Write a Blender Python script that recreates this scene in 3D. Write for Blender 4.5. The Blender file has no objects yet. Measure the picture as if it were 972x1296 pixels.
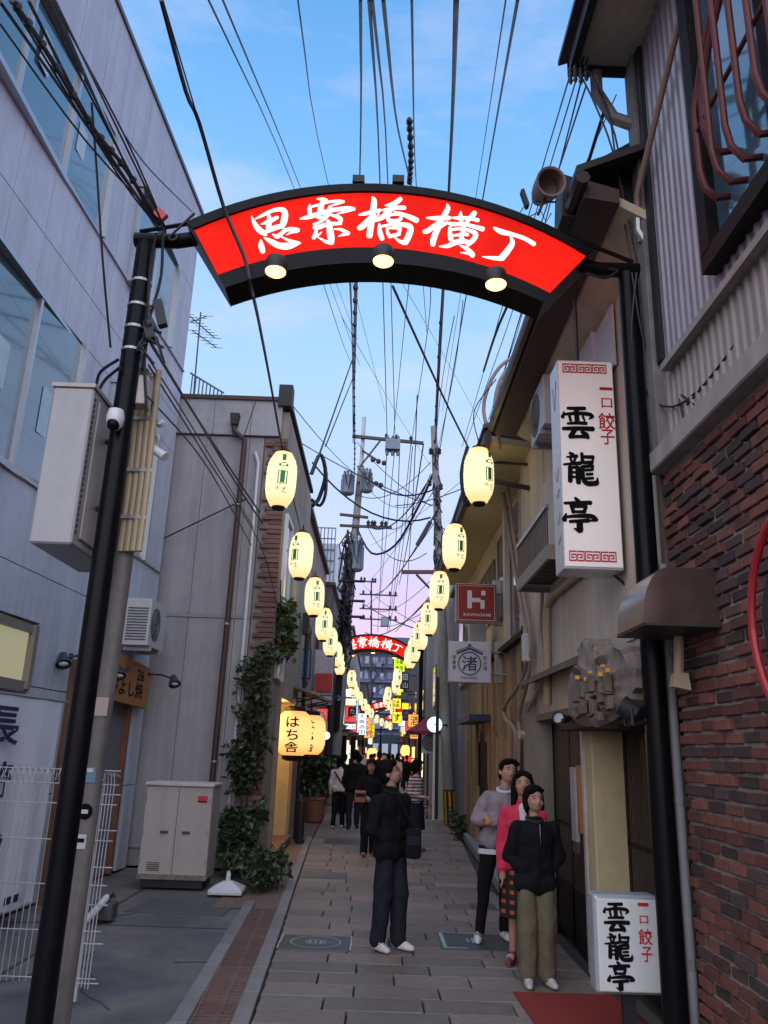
import bpy, bmesh, math, random
from mathutils import Vector, Matrix, noise
R=math.radians
random.seed(7)
scn=bpy.context.scene
COL=scn.collection
# ------------------------------------------------------------------ camera
FP=1002.0; CH=1.75
_y=Vector((-11,-302,-FP)).normalized(); _z=Vector((112,3320,-FP)).normalized()
_z=(_z-_y*_z.dot(_y)).normalized(); _x=_y.cross(_z)
# columns of CM: world axes seen in camera space ; rows give camera axes in world
CAMROT=Matrix(((_x.x,_x.y,_x.z),(_y.x,_y.y,_y.z),(_z.x,_z.y,_z.z)))
cam=bpy.data.cameras.new('camera'); camo=bpy.data.objects.new('camera',cam); COL.objects.link(camo)
cam.sensor_fit='VERTICAL'; cam.sensor_height=24; cam.lens=FP/1296*24; cam.clip_start=.05; cam.clip_end=2000
camo.matrix_world=Matrix.Translation((0,0,CH))@CAMROT.to_4x4()
scn.camera=camo
def ray(px,py): return CAMROT@Vector((px-486,-(py-648),-FP))
def aY(px,py,Y): d=ray(px,py); return Vector((0,0,CH))+d*(Y/d.y)
def aX(px,py,X): d=ray(px,py); return Vector((0,0,CH))+d*(X/d.x)
def gr(px,py,z=0): d=ray(px,py); return Vector((0,0,CH))+d*((z-CH)/d.z)
# ------------------------------------------------------------------ sky, dusk
SUN_EL,SUN_ROT=R(44),R(188)
w=bpy.data.worlds.new('World'); scn.world=w; w.use_nodes=True
nt=w.node_tree; nt.nodes.clear()
out=nt.nodes.new('ShaderNodeOutputWorld'); bg=nt.nodes.new('ShaderNodeBackground'); bg2=nt.nodes.new('ShaderNodeBackground'); add=nt.nodes.new('ShaderNodeAddShader')
sky=nt.nodes.new('ShaderNodeTexSky'); sky.sky_type='NISHITA'; sky.sun_disc=False; sky.sun_elevation=SUN_EL; sky.sun_rotation=SUN_ROT
sky.air_density=1.2; sky.ozone_density=3.0; sky.dust_density=.6
bg.inputs[1].default_value=.012
tc=nt.nodes.new('ShaderNodeTexCoord'); sep=nt.nodes.new('ShaderNodeSeparateXYZ'); ramp=nt.nodes.new('ShaderNodeValToRGB')
mp=nt.nodes.new('ShaderNodeMapping'); mp.inputs['Scale'].default_value=(1.2,1.2,4.5)
nz=nt.nodes.new('ShaderNodeTexNoise'); nz.inputs['Scale'].default_value=2.6; nz.inputs['Detail'].default_value=5; nz.inputs['Roughness'].default_value=.62
cl=nt.nodes.new('ShaderNodeValToRGB'); cl.color_ramp.elements[0].position=.47; cl.color_ramp.elements[1].position=.78
mix=nt.nodes.new('ShaderNodeMix'); mix.data_type='RGBA'; mix.inputs['B'].default_value=(.70,.66,.86,1)
mul=nt.nodes.new('ShaderNodeMath'); mul.operation='MULTIPLY'; mul.inputs[1].default_value=.5
cr=ramp.color_ramp
stops=[(0.0,(.62,.36,.50)),(.10,(.78,.40,.58)),(.17,(.64,.48,.72)),(.26,(.50,.58,.84)),(.45,(.36,.57,.87)),(.62,(.20,.46,.86)),(.80,(.095,.31,.66)),(1.0,(.085,.27,.60))]
while len(cr.elements)<len(stops): cr.elements.new(.5)
for e,(p,c) in zip(cr.elements,stops): e.position=p; e.color=(*c,1)
L=nt.links.new
L(tc.outputs['Generated'],sep.inputs[0]); L(sep.outputs[2],ramp.inputs[0]); L(tc.outputs['Generated'],mp.inputs[0]); L(mp.outputs[0],nz.inputs['Vector'])
L(nz.outputs[0],cl.inputs[0]); L(cl.outputs[0],mul.inputs[0]); L(mul.outputs[0],mix.inputs['Factor']); L(ramp.outputs[0],mix.inputs['A'])
L(mix.outputs['Result'],bg2.inputs[0]); bg2.inputs[1].default_value=.86
L(sky.outputs[0],bg.inputs[0]); L(bg.outputs[0],add.inputs[0]); L(bg2.outputs[0],add.inputs[1]); L(add.outputs[0],out.inputs[0])
sl=bpy.data.lights.new('soft_fill','SUN'); sl.energy=1.95; sl.angle=R(100); sl.color=(1.0,.96,.93)  # soft fill lamp added behind the camera to brighten the shaded walls
so=bpy.data.objects.new('soft_fill',sl); COL.objects.link(so)
_sd=Vector((math.sin(SUN_ROT)*math.cos(SUN_EL),math.cos(SUN_ROT)*math.cos(SUN_EL),math.sin(SUN_EL)))
so.rotation_euler=(-_sd).to_track_quat('-Z','Y').to_euler()
scn.view_settings.view_transform='Standard'; scn.view_settings.look='None'; scn.view_settings.gamma=1; scn.view_settings.exposure=0.52
scn.render.engine='CYCLES'; scn.cycles.use_denoising=True; scn.cycles.max_bounces=6; scn.cycles.diffuse_bounces=3; scn.cycles.glossy_bounces=3
scn.cycles.transparent_max_bounces=6; scn.cycles.sample_clamp_indirect=4; scn.cycles.caustics_reflective=False; scn.cycles.caustics_refractive=False
# ------------------------------------------------------------------ materials
MATS={}
def mat(name,col,rough=.6,metal=0,var=.18,vs=4,bump=0,bs=60,emit=None,es=0,rnd=0,streak=0,spec=.5,coat=0,hue=None,aniso=(1,1,1)):
    if name in MATS: return MATS[name]
    m=bpy.data.materials.new(name); m.use_nodes=True; n=m.node_tree; p=n.nodes['Principled BSDF']; l=n.links.new
    p.inputs['Roughness'].default_value=rough; p.inputs['Metallic'].default_value=metal; p.inputs['Specular IOR Level'].default_value=spec
    if coat: p.inputs['Coat Weight'].default_value=coat
    tcn=n.nodes.new('ShaderNodeTexCoord')
    mpn=n.nodes.new('ShaderNodeMapping'); mpn.inputs['Scale'].default_value=aniso; l(tcn.outputs['Object'],mpn.inputs[0])
    nn=n.nodes.new('ShaderNodeTexNoise'); nn.inputs['Scale'].default_value=vs; nn.inputs['Detail'].default_value=6; nn.inputs['Roughness'].default_value=.65
    l(mpn.outputs[0],nn.inputs['Vector'])
    mr=n.nodes.new('ShaderNodeMapRange'); mr.inputs['From Min'].default_value=.25; mr.inputs['From Max'].default_value=.75
    mr.inputs['To Min'].default_value=1-var; mr.inputs['To Max'].default_value=1+var; l(nn.outputs[0],mr.inputs[0])
    fac=mr.outputs[0]
    if rnd:
        oi=n.nodes.new('ShaderNodeObjectInfo'); m2=n.nodes.new('ShaderNodeMapRange'); m2.inputs['To Min'].default_value=1-rnd; m2.inputs['To Max'].default_value=1+rnd
        l(oi.outputs['Random'],m2.inputs[0]); mm=n.nodes.new('ShaderNodeMath'); mm.operation='MULTIPLY'; l(fac,mm.inputs[0]); l(m2.outputs[0],mm.inputs[1]); fac=mm.outputs[0]
    if streak:
        mp2=n.nodes.new('ShaderNodeMapping'); mp2.inputs['Scale'].default_value=(2.4,2.4,.22); l(tcn.outputs['Object'],mp2.inputs[0])
        n2=n.nodes.new('ShaderNodeTexNoise'); n2.inputs['Scale'].default_value=1.6; n2.inputs['Detail'].default_value=7; n2.inputs['Roughness'].default_value=.7; l(mp2.outputs[0],n2.inputs['Vector'])
        m3=n.nodes.new('ShaderNodeMapRange'); m3.inputs['From Min'].default_value=.42; m3.inputs['From Max'].default_value=.72; m3.inputs['To Min'].default_value=1; m3.inputs['To Max'].default_value=1-streak
        l(n2.outputs[0],m3.inputs[0]); mm=n.nodes.new('ShaderNodeMath'); mm.operation='MULTIPLY'; l(fac,mm.inputs[0]); l(m3.outputs[0],mm.inputs[1]); fac=mm.outputs[0]
    vm=n.nodes.new('ShaderNodeVectorMath'); vm.operation='SCALE'; vm.inputs[0].default_value=col
    l(fac,vm.inputs['Scale'])
    res=vm.outputs[0]
    if hue is not None:
        mx=n.nodes.new('ShaderNodeMix'); mx.data_type='RGBA'; n3=n.nodes.new('ShaderNodeTexNoise'); n3.inputs['Scale'].default_value=vs*.6; n3.inputs['Detail'].default_value=4
        l(tcn.outputs['Object'],n3.inputs['Vector']); 
        m4=n.nodes.new('ShaderNodeMapRange'); m4.inputs['From Min'].default_value=.4; m4.inputs['From Max'].default_value=.62; l(n3.outputs[0],m4.inputs[0])
        fo=m4.outputs[0]
        if rnd:
            oi2=n.nodes.new('ShaderNodeObjectInfo'); mt=n.nodes.new('ShaderNodeMath'); mt.operation='MULTIPLY'; m5=n.nodes.new('ShaderNodeMath'); m5.operation='FRACT'; m6=n.nodes.new('ShaderNodeMath'); m6.operation='MULTIPLY'; m6.inputs[1].default_value=17.3; m7=n.nodes.new('ShaderNodeMapRange'); m7.inputs['From Min'].default_value=.5; m7.inputs['From Max'].default_value=.8; m7.inputs['To Max'].default_value=1.0; mt.operation='ADD'; mt.use_clamp=True; mq=n.nodes.new('ShaderNodeMath'); mq.operation='MULTIPLY'; mq.inputs[1].default_value=.35; l(fo,mq.inputs[0])
            l(oi2.outputs['Random'],m6.inputs[0]); l(m6.outputs[0],m5.inputs[0]); l(m5.outputs[0],m7.inputs[0]); l(mq.outputs[0],mt.inputs[0]); l(m7.outputs[0],mt.inputs[1]); fo=mt.outputs[0]
        l(fo,mx.inputs['Factor']); l(res,mx.inputs['A']); 
        vm2=n.nodes.new('ShaderNodeVectorMath'); vm2.operation='SCALE'; vm2.inputs[0].default_value=hue; l(fac,vm2.inputs['Scale']); l(vm2.outputs[0],mx.inputs['B']); res=mx.outputs['Result']
    l(res,p.inputs['Base Color'])
    if bump:
        bn=n.nodes.new('ShaderNodeTexNoise'); bn.inputs['Scale'].default_value=bs; bn.inputs['Detail'].default_value=5; l(mpn.outputs[0],bn.inputs['Vector'])
        bb=n.nodes.new('ShaderNodeBump'); bb.inputs['Strength'].default_value=bump; bb.inputs['Distance'].default_value=.01; l(bn.outputs[0],bb.inputs['Height']); l(bb.outputs[0],p.inputs['Normal'])
    rr=n.nodes.new('ShaderNodeMapRange'); rr.inputs['To Min'].default_value=max(.03,rough-.12); rr.inputs['To Max'].default_value=min(1,rough+.12); l(nn.outputs[0],rr.inputs[0]); l(rr.outputs[0],p.inputs['Roughness'])
    if emit: p.inputs['Emission Color'].default_value=(*emit,1); p.inputs['Emission Strength'].default_value=es
    MATS[name]=m; return m
def glow(name,col,es,var=.06,vs=6,sample=True):
    m=mat(name,tuple(c*.25 for c in col),rough=.6,emit=col,es=es,var=.05,spec=.05)
    n=m.node_tree; p=n.nodes['Principled BSDF']
    if not sample: m.cycles.emission_sampling='NONE'
    return m
def lampshade(name,mid,end,half,es,lobe=0):
    m=glow(name,mid,es); n=m.node_tree; p=n.nodes['Principled BSDF']; l=n.links.new
    t_=n.nodes.new('ShaderNodeTexCoord'); s_=n.nodes.new('ShaderNodeSeparateXYZ'); l(t_.outputs['Object'],s_.inputs[0])
    a_=n.nodes.new('ShaderNodeMapRange'); a_.inputs['From Min'].default_value=-half; a_.inputs['From Max'].default_value=half; l(s_.outputs[2],a_.inputs[0])
    r_=n.nodes.new('ShaderNodeValToRGB'); c=r_.color_ramp; c.elements[0].color=(*end,1); c.elements[0].position=.0; c.elements[1].color=(*end,1); c.elements[1].position=1.0
    for q in (.22,.42,.62,.82): e=c.elements.new(q); e.color=(*[x*(1.0 if q in(.42,.62) else .93) for x in mid],1)
    l(a_.outputs[0],r_.inputs[0]); l(r_.outputs[0],p.inputs['Emission Color']); return m
def glassm(name,tint,rough=.04):
    return mat(name,tint,rough=rough,var=.1,spec=1.0,coat=.6)
# palette
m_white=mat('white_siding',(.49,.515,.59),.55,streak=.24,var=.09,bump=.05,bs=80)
m_joint=mat('dark_joint',(.16,.16,.18),.8)
m_alu=mat('aluminium_frame',(.42,.43,.46),.35,.7,var=.08)
m_aludk=mat('bronze_frame',(.15,.12,.10),.4,.5,var=.1)
m_glass=glassm('window_glass',(.07,.13,.17))
m_grey=mat('grey_siding',(.33,.31,.32),.7,streak=.3,var=.1,bump=.08,bs=50)
m_stucco=mat('weathered_stucco',(.33,.28,.235),.85,streak=.35,var=.15,bump=.25,bs=30)
m_black=mat('black_gloss_paint',(.005,.005,.006),.32,var=.3,spec=.12)
m_blackm=mat('black_matt',(.015,.015,.017),.6)
m_iron=mat('dark_iron',(.05,.045,.045),.5,.5,var=.3,bump=.1)
m_rust=mat('rusty_iron',(.17,.05,.025),.75,.3,var=.4,vs=12,bump=.2)
m_conc=mat('pole_concrete',(.27,.26,.25),.85,var=.2,bump=.15,bs=80,streak=.2)
m_wire=mat('cable_rubber',(.012,.012,.014),.55,var=.1)
m_steel=mat('galvanised_steel',(.36,.36,.37),.45,.8,var=.15)
m_beige=mat('beige_stucco',(.60,.50,.37),.8,streak=.25,var=.1,bump=.12,bs=60)
m_beigeboard=mat('beige_metal_siding',(.58,.51,.42),.6,streak=.25,var=.08)
m_cream=mat('cream_plaster',(.58,.49,.28),.8,var=.14,streak=.2,bump=.1)
m_brown=mat('brown_eave',(.060,.030,.024),.6,var=.25,bump=.1)
m_corr=mat('corrugated_zinc',(.30,.28,.31),.5,.35,var=.12,streak=.3)
m_corrb=mat('corrugated_beige',(.34,.30,.27),.6,.1,var=.12,streak=.3)
m_wood=mat('weathered_wood',(.22,.17,.12),.8,var=.3,aniso=(8,8,.6),bump=.2,rnd=.25)
m_plank=mat('shop_plank',(.30,.20,.11),.7,var=.3,aniso=(8,8,.7),bump=.2,rnd=.4)
m_signwood=mat('carved_wood',(.225,.18,.15),.9,var=.35,aniso=(2,2,.7),vs=9,bump=.5,bs=18)
m_oran=mat('orange_board',(.36,.155,.05),.6,var=.2,aniso=(5,5,.8))
m_dkwood=mat('dark_lattice_wood',(.016,.012,.010),.6,var=.3,spec=.15)
m_brick=mat('old_red_brick',(.185,.062,.042),.85,var=.3,vs=11,rnd=.45,hue=(.068,.042,.038),bump=.5,bs=45)
m_brick2=mat('facing_brick',(.20,.10,.085),.85,var=.25,vs=9,rnd=.3,bump=.4,bs=45)
m_mortar=mat('mortar',(.23,.21,.19),.95,var=.3,bump=.3)
m_mortdk=mat('old_mortar',(.25,.21,.18),.95,var=.35,bump=.4)
m_slab=mat('paving_stone',(.235,.178,.155),.60,var=.34,vs=5,rnd=.2,bump=.35,bs=70,hue=(.17,.145,.13))
m_bed=mat('paving_bed',(.05,.045,.045),.9)
m_asph=mat('forecourt_concrete',(.155,.135,.12),.75,var=.45,vs=1.6,bump=.5,bs=110,hue=(.10,.10,.105))
m_kerb=mat('kerb_granite',(.22,.20,.195),.75,var=.18,rnd=.12,bump=.2)
m_drain=mat('red_drain_block',(.155,.085,.07),.75,var=.25,rnd=.15,bump=.2)
m_lid=mat('cast_iron_lid',(.10,.10,.105),.5,.6,var=.2,bump=.3)
m_whitep=mat('white_paint',(.75,.75,.75),.4,var=.06); m_fence=mat('fence_wire_paint',(.42,.41,.42),.5,var=.2)
m_whitepl=mat('white_plastic',(.62,.62,.64),.35,var=.06)
m_cab=mat('cabinet_paint',(.43,.38,.35),.5,var=.07,streak=.15)
m_acw=mat('ac_casing',(.50,.49,.50),.45,var=.06)
m_pipeb=mat('beige_pipe',(.42,.33,.21),.5,var=.1)
m_leaf=mat('leaf_green',(.05,.095,.03),.45,var=.6,vs=11,hue=(.07,.085,.02))
m_leafd=mat('leaf_dark',(.024,.045,.020),.45,var=.6,vs=11,hue=(.04,.055,.018))
m_stem=mat('stem_brown',(.07,.05,.03),.85)
m_terra=mat('terracotta',(.30,.13,.08),.8)
m_ink=mat('black_ink',(.006,.006,.007),.7,var=.05,spec=.08)
m_redp=mat('red_print',(.55,.015,.025),.5,var=.05)
m_green=mat('green_print',(.012,.30,.09),.5,var=.05)
m_navy=mat('navy_print',(.02,.02,.08),.5)
m_redmat=mat('red_carpet',(.26,.025,.02),.95,var=.15,bump=.4,bs=200)
m_skin=mat('skin',(.42,.235,.165),.6,var=.08,spec=.25)
m_hair=mat('black_hair',(.006,.005,.005),.75,var=.3,aniso=(6,6,1),spec=.08)
# glowing
g_red=glow('arch_red_panel',(1,.016,.008),.56)
_n=g_red.node_tree; _p=_n.nodes['Principled BSDF']; _t=_n.nodes.new('ShaderNodeTexCoord'); _z=_n.nodes.new('ShaderNodeTexNoise'); _z.inputs['Scale'].default_value=1.7; _z.inputs['Detail'].default_value=1
_m=_n.nodes.new('ShaderNodeMapRange'); _m.inputs['From Min'].default_value=.3; _m.inputs['From Max'].default_value=.7; _m.inputs['To Min'].default_value=.42; _m.inputs['To Max'].default_value=.72
_n.links.new(_t.outputs['Object'],_z.inputs['Vector']); _n.links.new(_z.outputs[0],_m.inputs[0]); _n.links.new(_m.outputs[0],_p.inputs['Emission Strength'])   # tubes behind the panel
g_letter=glow('arch_letter',(1,.93,.88),1.0,sample=False)
g_lant=lampshade('lantern_paper',(1,.84,.50),(1,.62,.24),.37,.86)
g_spot=glow('spot_bulb',(1,.58,.17),3.2)
g_hachi=lampshade('warm_lantern_paper',(1,.60,.22),(.95,.36,.08),.40,.95)
g_white=glow('lit_white_sign',(.85,.93,1),1.0)
g_warmw=glow('lit_warm_sign',(1,.85,.6),.9)
g_yel=glow('lit_yellow_sign',(1,.78,.05),.9)
g_rsign=glow('lit_red_sign',(1,.05,.04),.8)
g_globe=glow('lit_globe',(.72,.95,1),1.5)
g_shopw=glow('lit_window',(.58,.56,.36),.36)
g_ora=glow('lit_orange',(1,.33,.08),2.2)
# ------------------------------------------------------------------ mesh builder
WL={}
SPLIT={'bracket','stay_rod','hanger','leg','clip','yoke','corner_bracket','insulator','brace','carved_stroke','gold_edge'}
class MB:
    def __init__(s): s.v=[]; s.f=[]; s.mi=[]; s.cur=0; s.gs=[]
    def add(s,vs,fs):
        s.gs.append((len(s.v),len(s.f))); k=len(s.v); s.v+=[Vector(p) for p in vs]; s.f+=[tuple(i+k for i in q) for q in fs]; s.mi+=[s.cur]*len(fs); return s
    def bx(s,x0,x1,y0,y1,z0,z1):
        return s.add([(x0,y0,z0),(x1,y0,z0),(x1,y1,z0),(x0,y1,z0),(x0,y0,z1),(x1,y0,z1),(x1,y1,z1),(x0,y1,z1)],[(0,3,2,1),(4,5,6,7),(0,1,5,4),(1,2,6,5),(2,3,7,6),(3,0,4,7)])
    def obx(s,c,ax,ay,az):   # oriented box: centre and half axes
        c=Vector(c);ax=Vector(ax);ay=Vector(ay);az=Vector(az)
        vs=[c+ax*i+ay*j+az*k for k in (-1,1) for (i,j) in ((-1,-1),(1,-1),(1,1),(-1,1))]
        return s.add(vs,[(0,3,2,1),(4,5,6,7),(0,1,5,4),(1,2,6,5),(2,3,7,6),(3,0,4,7)])
    def quad(s,*p): return s.add(p,[tuple(range(len(p)))])
    def tube(s,pts,r,n=8,caps=True):
        pts=[Vector(p) for p in pts]; m=len(pts); rs=r if isinstance(r,(list,tuple)) else [r]*m
        t0=(pts[1]-pts[0]).normalized(); up=Vector((0,0,1)) if abs(t0.z)<.9 else Vector((1,0,0)); u=t0.cross(up).normalized()
        vs=[];fs=[]
        for i,p in enumerate(pts):
            t=((pts[min(i+1,m-1)]-pts[i]).normalized()+(pts[i]-pts[max(i-1,0)]).normalized())
            t=t.normalized() if t.length>1e-6 else t0
            u=(u-t*u.dot(t)); u=u.normalized() if u.length>1e-6 else t.orthogonal().normalized(); v=t.cross(u)
            for k in range(n):
                a=2*math.pi*k/n; vs.append(p+(u*math.cos(a)+v*math.sin(a))*rs[i])
        for i in range(m-1):
            for k in range(n): fs.append((i*n+k,i*n+(k+1)%n,(i+1)*n+(k+1)%n,(i+1)*n+k))
        if caps: fs.append(tuple(range(n-1,-1,-1))); fs.append(tuple((m-1)*n+k for k in range(n)))
        return s.add(vs,fs)
    def lathe(s,prof,c=(0,0,0),n=16,axis=None):
        c=Vector(c); Q=Matrix.Identity(3) if axis is None else Vector(axis).normalized().to_track_quat('Z','Y').to_matrix()
        vs=[];fs=[];m=len(prof)
        for r_,z in prof:
            for k in range(n):
                a=2*math.pi*k/n; vs.append(c+Q@Vector((r_*math.cos(a),r_*math.sin(a),z)))
        for i in range(m-1):
            for k in range(n): fs.append((i*n+k,i*n+(k+1)%n,(i+1)*n+(k+1)%n,(i+1)*n+k))
        fs.append(tuple(range(n-1,-1,-1))); fs.append(tuple((m-1)*n+k for k in range(n)))
        return s.add(vs,fs)
    def prism(s,poly,ext):
        poly=[Vector(p) for p in poly]; e=Vector(ext); n=len(poly)
        vs=poly+[p+e for p in poly]; fs=[tuple(range(n-1,-1,-1)),tuple(range(n,2*n))]+[(i,(i+1)%n,n+(i+1)%n,n+i) for i in range(n)]
        return s.add(vs,fs)
    def ball(s,c,rad,n=10,m=7):
        c=Vector(c); rx,ry,rz=(rad,)*3 if isinstance(rad,(int,float)) else rad
        vs=[c+Vector((0,0,-rz))];fs=[]
        for i in range(1,m):
            t=math.pi*i/m
            for k in range(n):
                a=2*math.pi*k/n; vs.append(c+Vector((rx*math.sin(t)*math.cos(a),ry*math.sin(t)*math.sin(a),-rz*math.cos(t))))
        vs.append(c+Vector((0,0,rz)))
        for k in range(n): fs.append((0,1+(k+1)%n,1+k)); fs.append((len(vs)-1,1+(m-2)*n+k,1+(m-2)*n+(k+1)%n))
        for i in range(m-2):
            for k in range(n): a=1+i*n; fs.append((a+k,a+(k+1)%n,a+n+(k+1)%n,a+n+k))
        return s.add(vs,fs)
    def build(s,name,ms,parent=None,smooth=False,bevel=0,org=None,kind=None,seg=1):
        if name in SPLIT and parent is not None and len(s.gs)>1 and not kind:   # each piece a part of its own
            g=s.gs+[(len(s.v),len(s.f))]
            for (v0,f0),(v1,f1) in zip(g,g[1:]):
                if v1==v0: continue
                q=MB(); q.v=s.v[v0:v1]; q.f=[tuple(i-v0 for i in f) for f in s.f[f0:f1]]; q.mi=[0]*(f1-f0); o=q.build(name,ms,parent,smooth,bevel,org,None,seg)
            return o
        if not isinstance(ms,(list,tuple)): ms=[ms]
        if parent is not None: o0=Vector((0,0,0)) if org is None else Vector(org)
        base=WL[parent.name] if parent is not None else None
        if org is not None: loc=Vector(org)
        elif parent is not None: loc=base.copy()
        else:
            xs=[p.x for p in s.v]; ys=[p.y for p in s.v]; zs=[p.z for p in s.v]; loc=Vector(((min(xs)+max(xs))/2,(min(ys)+max(ys))/2,min(zs)))
        me=bpy.data.meshes.new(name); me.from_pydata([p-loc for p in s.v],[],s.f)
        for m_ in ms: me.materials.append(m_)
        if len(ms)>1:
            for p_,i in zip(me.polygons,s.mi): p_.material_index=i
        bm=bmesh.new(); bm.from_mesh(me); bmesh.ops.recalc_face_normals(bm,faces=bm.faces)
        if bevel: bmesh.ops.bevel(bm,geom=[e for e in bm.edges if len(e.link_faces)==2 and e.calc_face_angle(0)>.5],offset=bevel,segments=seg,affect='EDGES',profile=.6,clamp_overlap=True)
        bm.to_mesh(me); bm.free()
        if smooth:
            me.polygons.foreach_set('use_smooth',[True]*len(me.polygons))
            try: me.set_sharp_from_angle(angle=R(40))
            except Exception: pass
        ob=bpy.data.objects.new(name,me); COL.objects.link(ob)
        if parent is not None: ob.parent=parent; ob.location=loc-base
        else: ob.location=loc
        WL[ob.name]=loc
        if kind: ob['kind']=kind
        return ob
def tag(o,label,cat,group=None):
    o['label']=label; o['category']=cat
    if group: o['group']=group
    return o
def thing(name,label,cat,loc,group=None):
    o=bpy.data.objects.new(name,None); COL.objects.link(o); o.location=loc; o.empty_display_size=.2; WL[o.name]=Vector(loc); return tag(o,label,cat,group)
def inst(src,name,parent,loc,scale=(1,1,1),rot=None):   # copy of a mesh object sharing its data, as a part
    o=src.copy(); COL.objects.link(o); o.parent=parent; o.location=Vector(loc)-(WL[parent.name] if parent else Vector()); o.scale=scale
    if rot: o.rotation_euler=rot
    WL[o.name]=Vector(loc); return o
def copy_tree(o,loc=None,parent=None):
    c=o.copy(); COL.objects.link(c)
    if parent is not None: c.parent=parent
    if loc is not None: c.location=loc; WL[c.name]=Vector(loc)
    for ch in list(o.children): copy_tree(ch,None,c)
    return c
ORD=['first','second','third','fourth','fifth','sixth','seventh','eighth','ninth','tenth','eleventh','twelfth','thirteenth','fourteenth','fifteenth','sixteenth','seventeenth','eighteenth','nineteenth','twentieth']
# ------------------------------------------------------------------ text and brush lettering (made first, while the scene is small)
TMP=bpy.data.scenes.new('workbench')
def _gen(ob):
    TMP.collection.objects.link(ob); vl=TMP.view_layers[0]; vl.update(); dg=vl.depsgraph; me=bpy.data.meshes.new_from_object(ob.evaluated_get(dg))
    TMP.collection.objects.unlink(ob); return me
TXT={}
def pretext(body,off=0.0,res=3):
    c=bpy.data.curves.new('t','FONT'); c.body=body; c.offset=off; c.resolution_u=res; c.size=1; c.fill_mode='FRONT'
    o=bpy.data.objects.new('t',c); me=_gen(o)
    vs=[v.co.copy() for v in me.vertices]; fs=[tuple(p.vertices) for p in me.polygons]
    bpy.data.objects.remove(o); bpy.data.meshes.remove(me)
    xs=[v.x for v in vs]; ys=[v.y for v in vs]; x0,x1,y0,y1=min(xs),max(xs),min(ys),max(ys)
    TXT[body]=([( (v.x-x0)/(x1-x0 or 1),(v.y-y0)/(y1-y0 or 1)) for v in vs],fs,(x1-x0)/(y1-y0 or 1))
for b,o in (('一',.012),('口',.012),('餃',.012),('子',.012),('は',.016),('ち',.016),('舎',.016),('長',.02),('崎',.02),('渚',.012),('思案橋',.008),('和み酒',.008),('思',.008),('案',.008),('橋',.008),('和',.008),('み',.008),('酒',.008),
            ('NAGISA',.012),('KAWAGAMI',.012),('大',.01),('衆',.01),('田',.01),('す',.02),('中華',.01),('料理',.01),('福',.02),('や',.02),('た',.02),('居酒屋',.01),('びよし焼',.01),('26',.01),('寿',.02),('山',.01),('壱',.01),('岐',.01)):
    pretext(b,o)
def text(mb,body,c,w,h,ux=(1,0,0),uz=(0,0,1)):
    vs,fs,_=TXT[body]; c=Vector(c);ux=Vector(ux);uz=Vector(uz)
    mb.add([c+ux*((x-.5)*w)+uz*((y-.5)*h) for x,y in vs],fs); return mb
def cr_pts(P,k=5):
    P=[tuple(p) for p in P]
    if len(P)<3: 
        a,b=P; return [tuple(a[i]+(b[i]-a[i])*t/k for i in range(3)) for t in range(k+1)]
    o=[]
    for i in range(len(P)-1):
        p0=P[max(i-1,0)];p1=P[i];p2=P[i+1];p3=P[min(i+2,len(P)-1)]
        for t in range(k):
            t/=k; o.append(tuple(.5*((2*p1[j])+(-p0[j]+p2[j])*t+(2*p0[j]-5*p1[j]+4*p2[j]-p3[j])*t*t+(-p0[j]+3*p1[j]-3*p2[j]+p3[j])*t**3) for j in range(3)))
    o.append(P[-1]); return o
def brush2d(strokes):   # list of [(x,y,w)...] -> list of (verts2d, faces)
    res=[]
    for S in strokes:
        Q=cr_pts(S); vs=[];fs=[]
        for i,(x,y,wd) in enumerate(Q):
            a=Q[max(i-1,0)];b=Q[min(i+1,len(Q)-1)]; dx,dy=b[0]-a[0],b[1]-a[1]; l=math.hypot(dx,dy) or 1; nx,ny=-dy/l,dx/l; wd=max(wd,2)/2
            vs+=[(x+nx*wd,y+ny*wd),(x-nx*wd,y-ny*wd)]
        for i in range(len(Q)-1): fs.append((2*i,2*i+1,2*i+3,2*i+2))
        # rounded ends
        for e,(q,pp) in enumerate(((Q[0],Q[1]),(Q[-1],Q[-2]))):
            dx,dy=q[0]-pp[0],q[1]-pp[1]; l=math.hypot(dx,dy) or 1; dx/=l;dy/=l; wd=max(q[2],2)/2; nx,ny=-dy,dx; k=len(vs)
            vs+=[(q[0]+nx*wd,q[1]+ny*wd),(q[0]+(nx*.7+dx*.55)*wd,q[1]+(ny*.7+dy*.55)*wd),(q[0]+dx*.75*wd,q[1]+dy*.75*wd),(q[0]+(-nx*.7+dx*.55)*wd,q[1]+(-ny*.7+dy*.55)*wd),(q[0]-nx*wd,q[1]-ny*wd)]
            fs.append((k,k+1,k+2,k+3,k+4))
        res.append((vs,fs))
    return res
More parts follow.
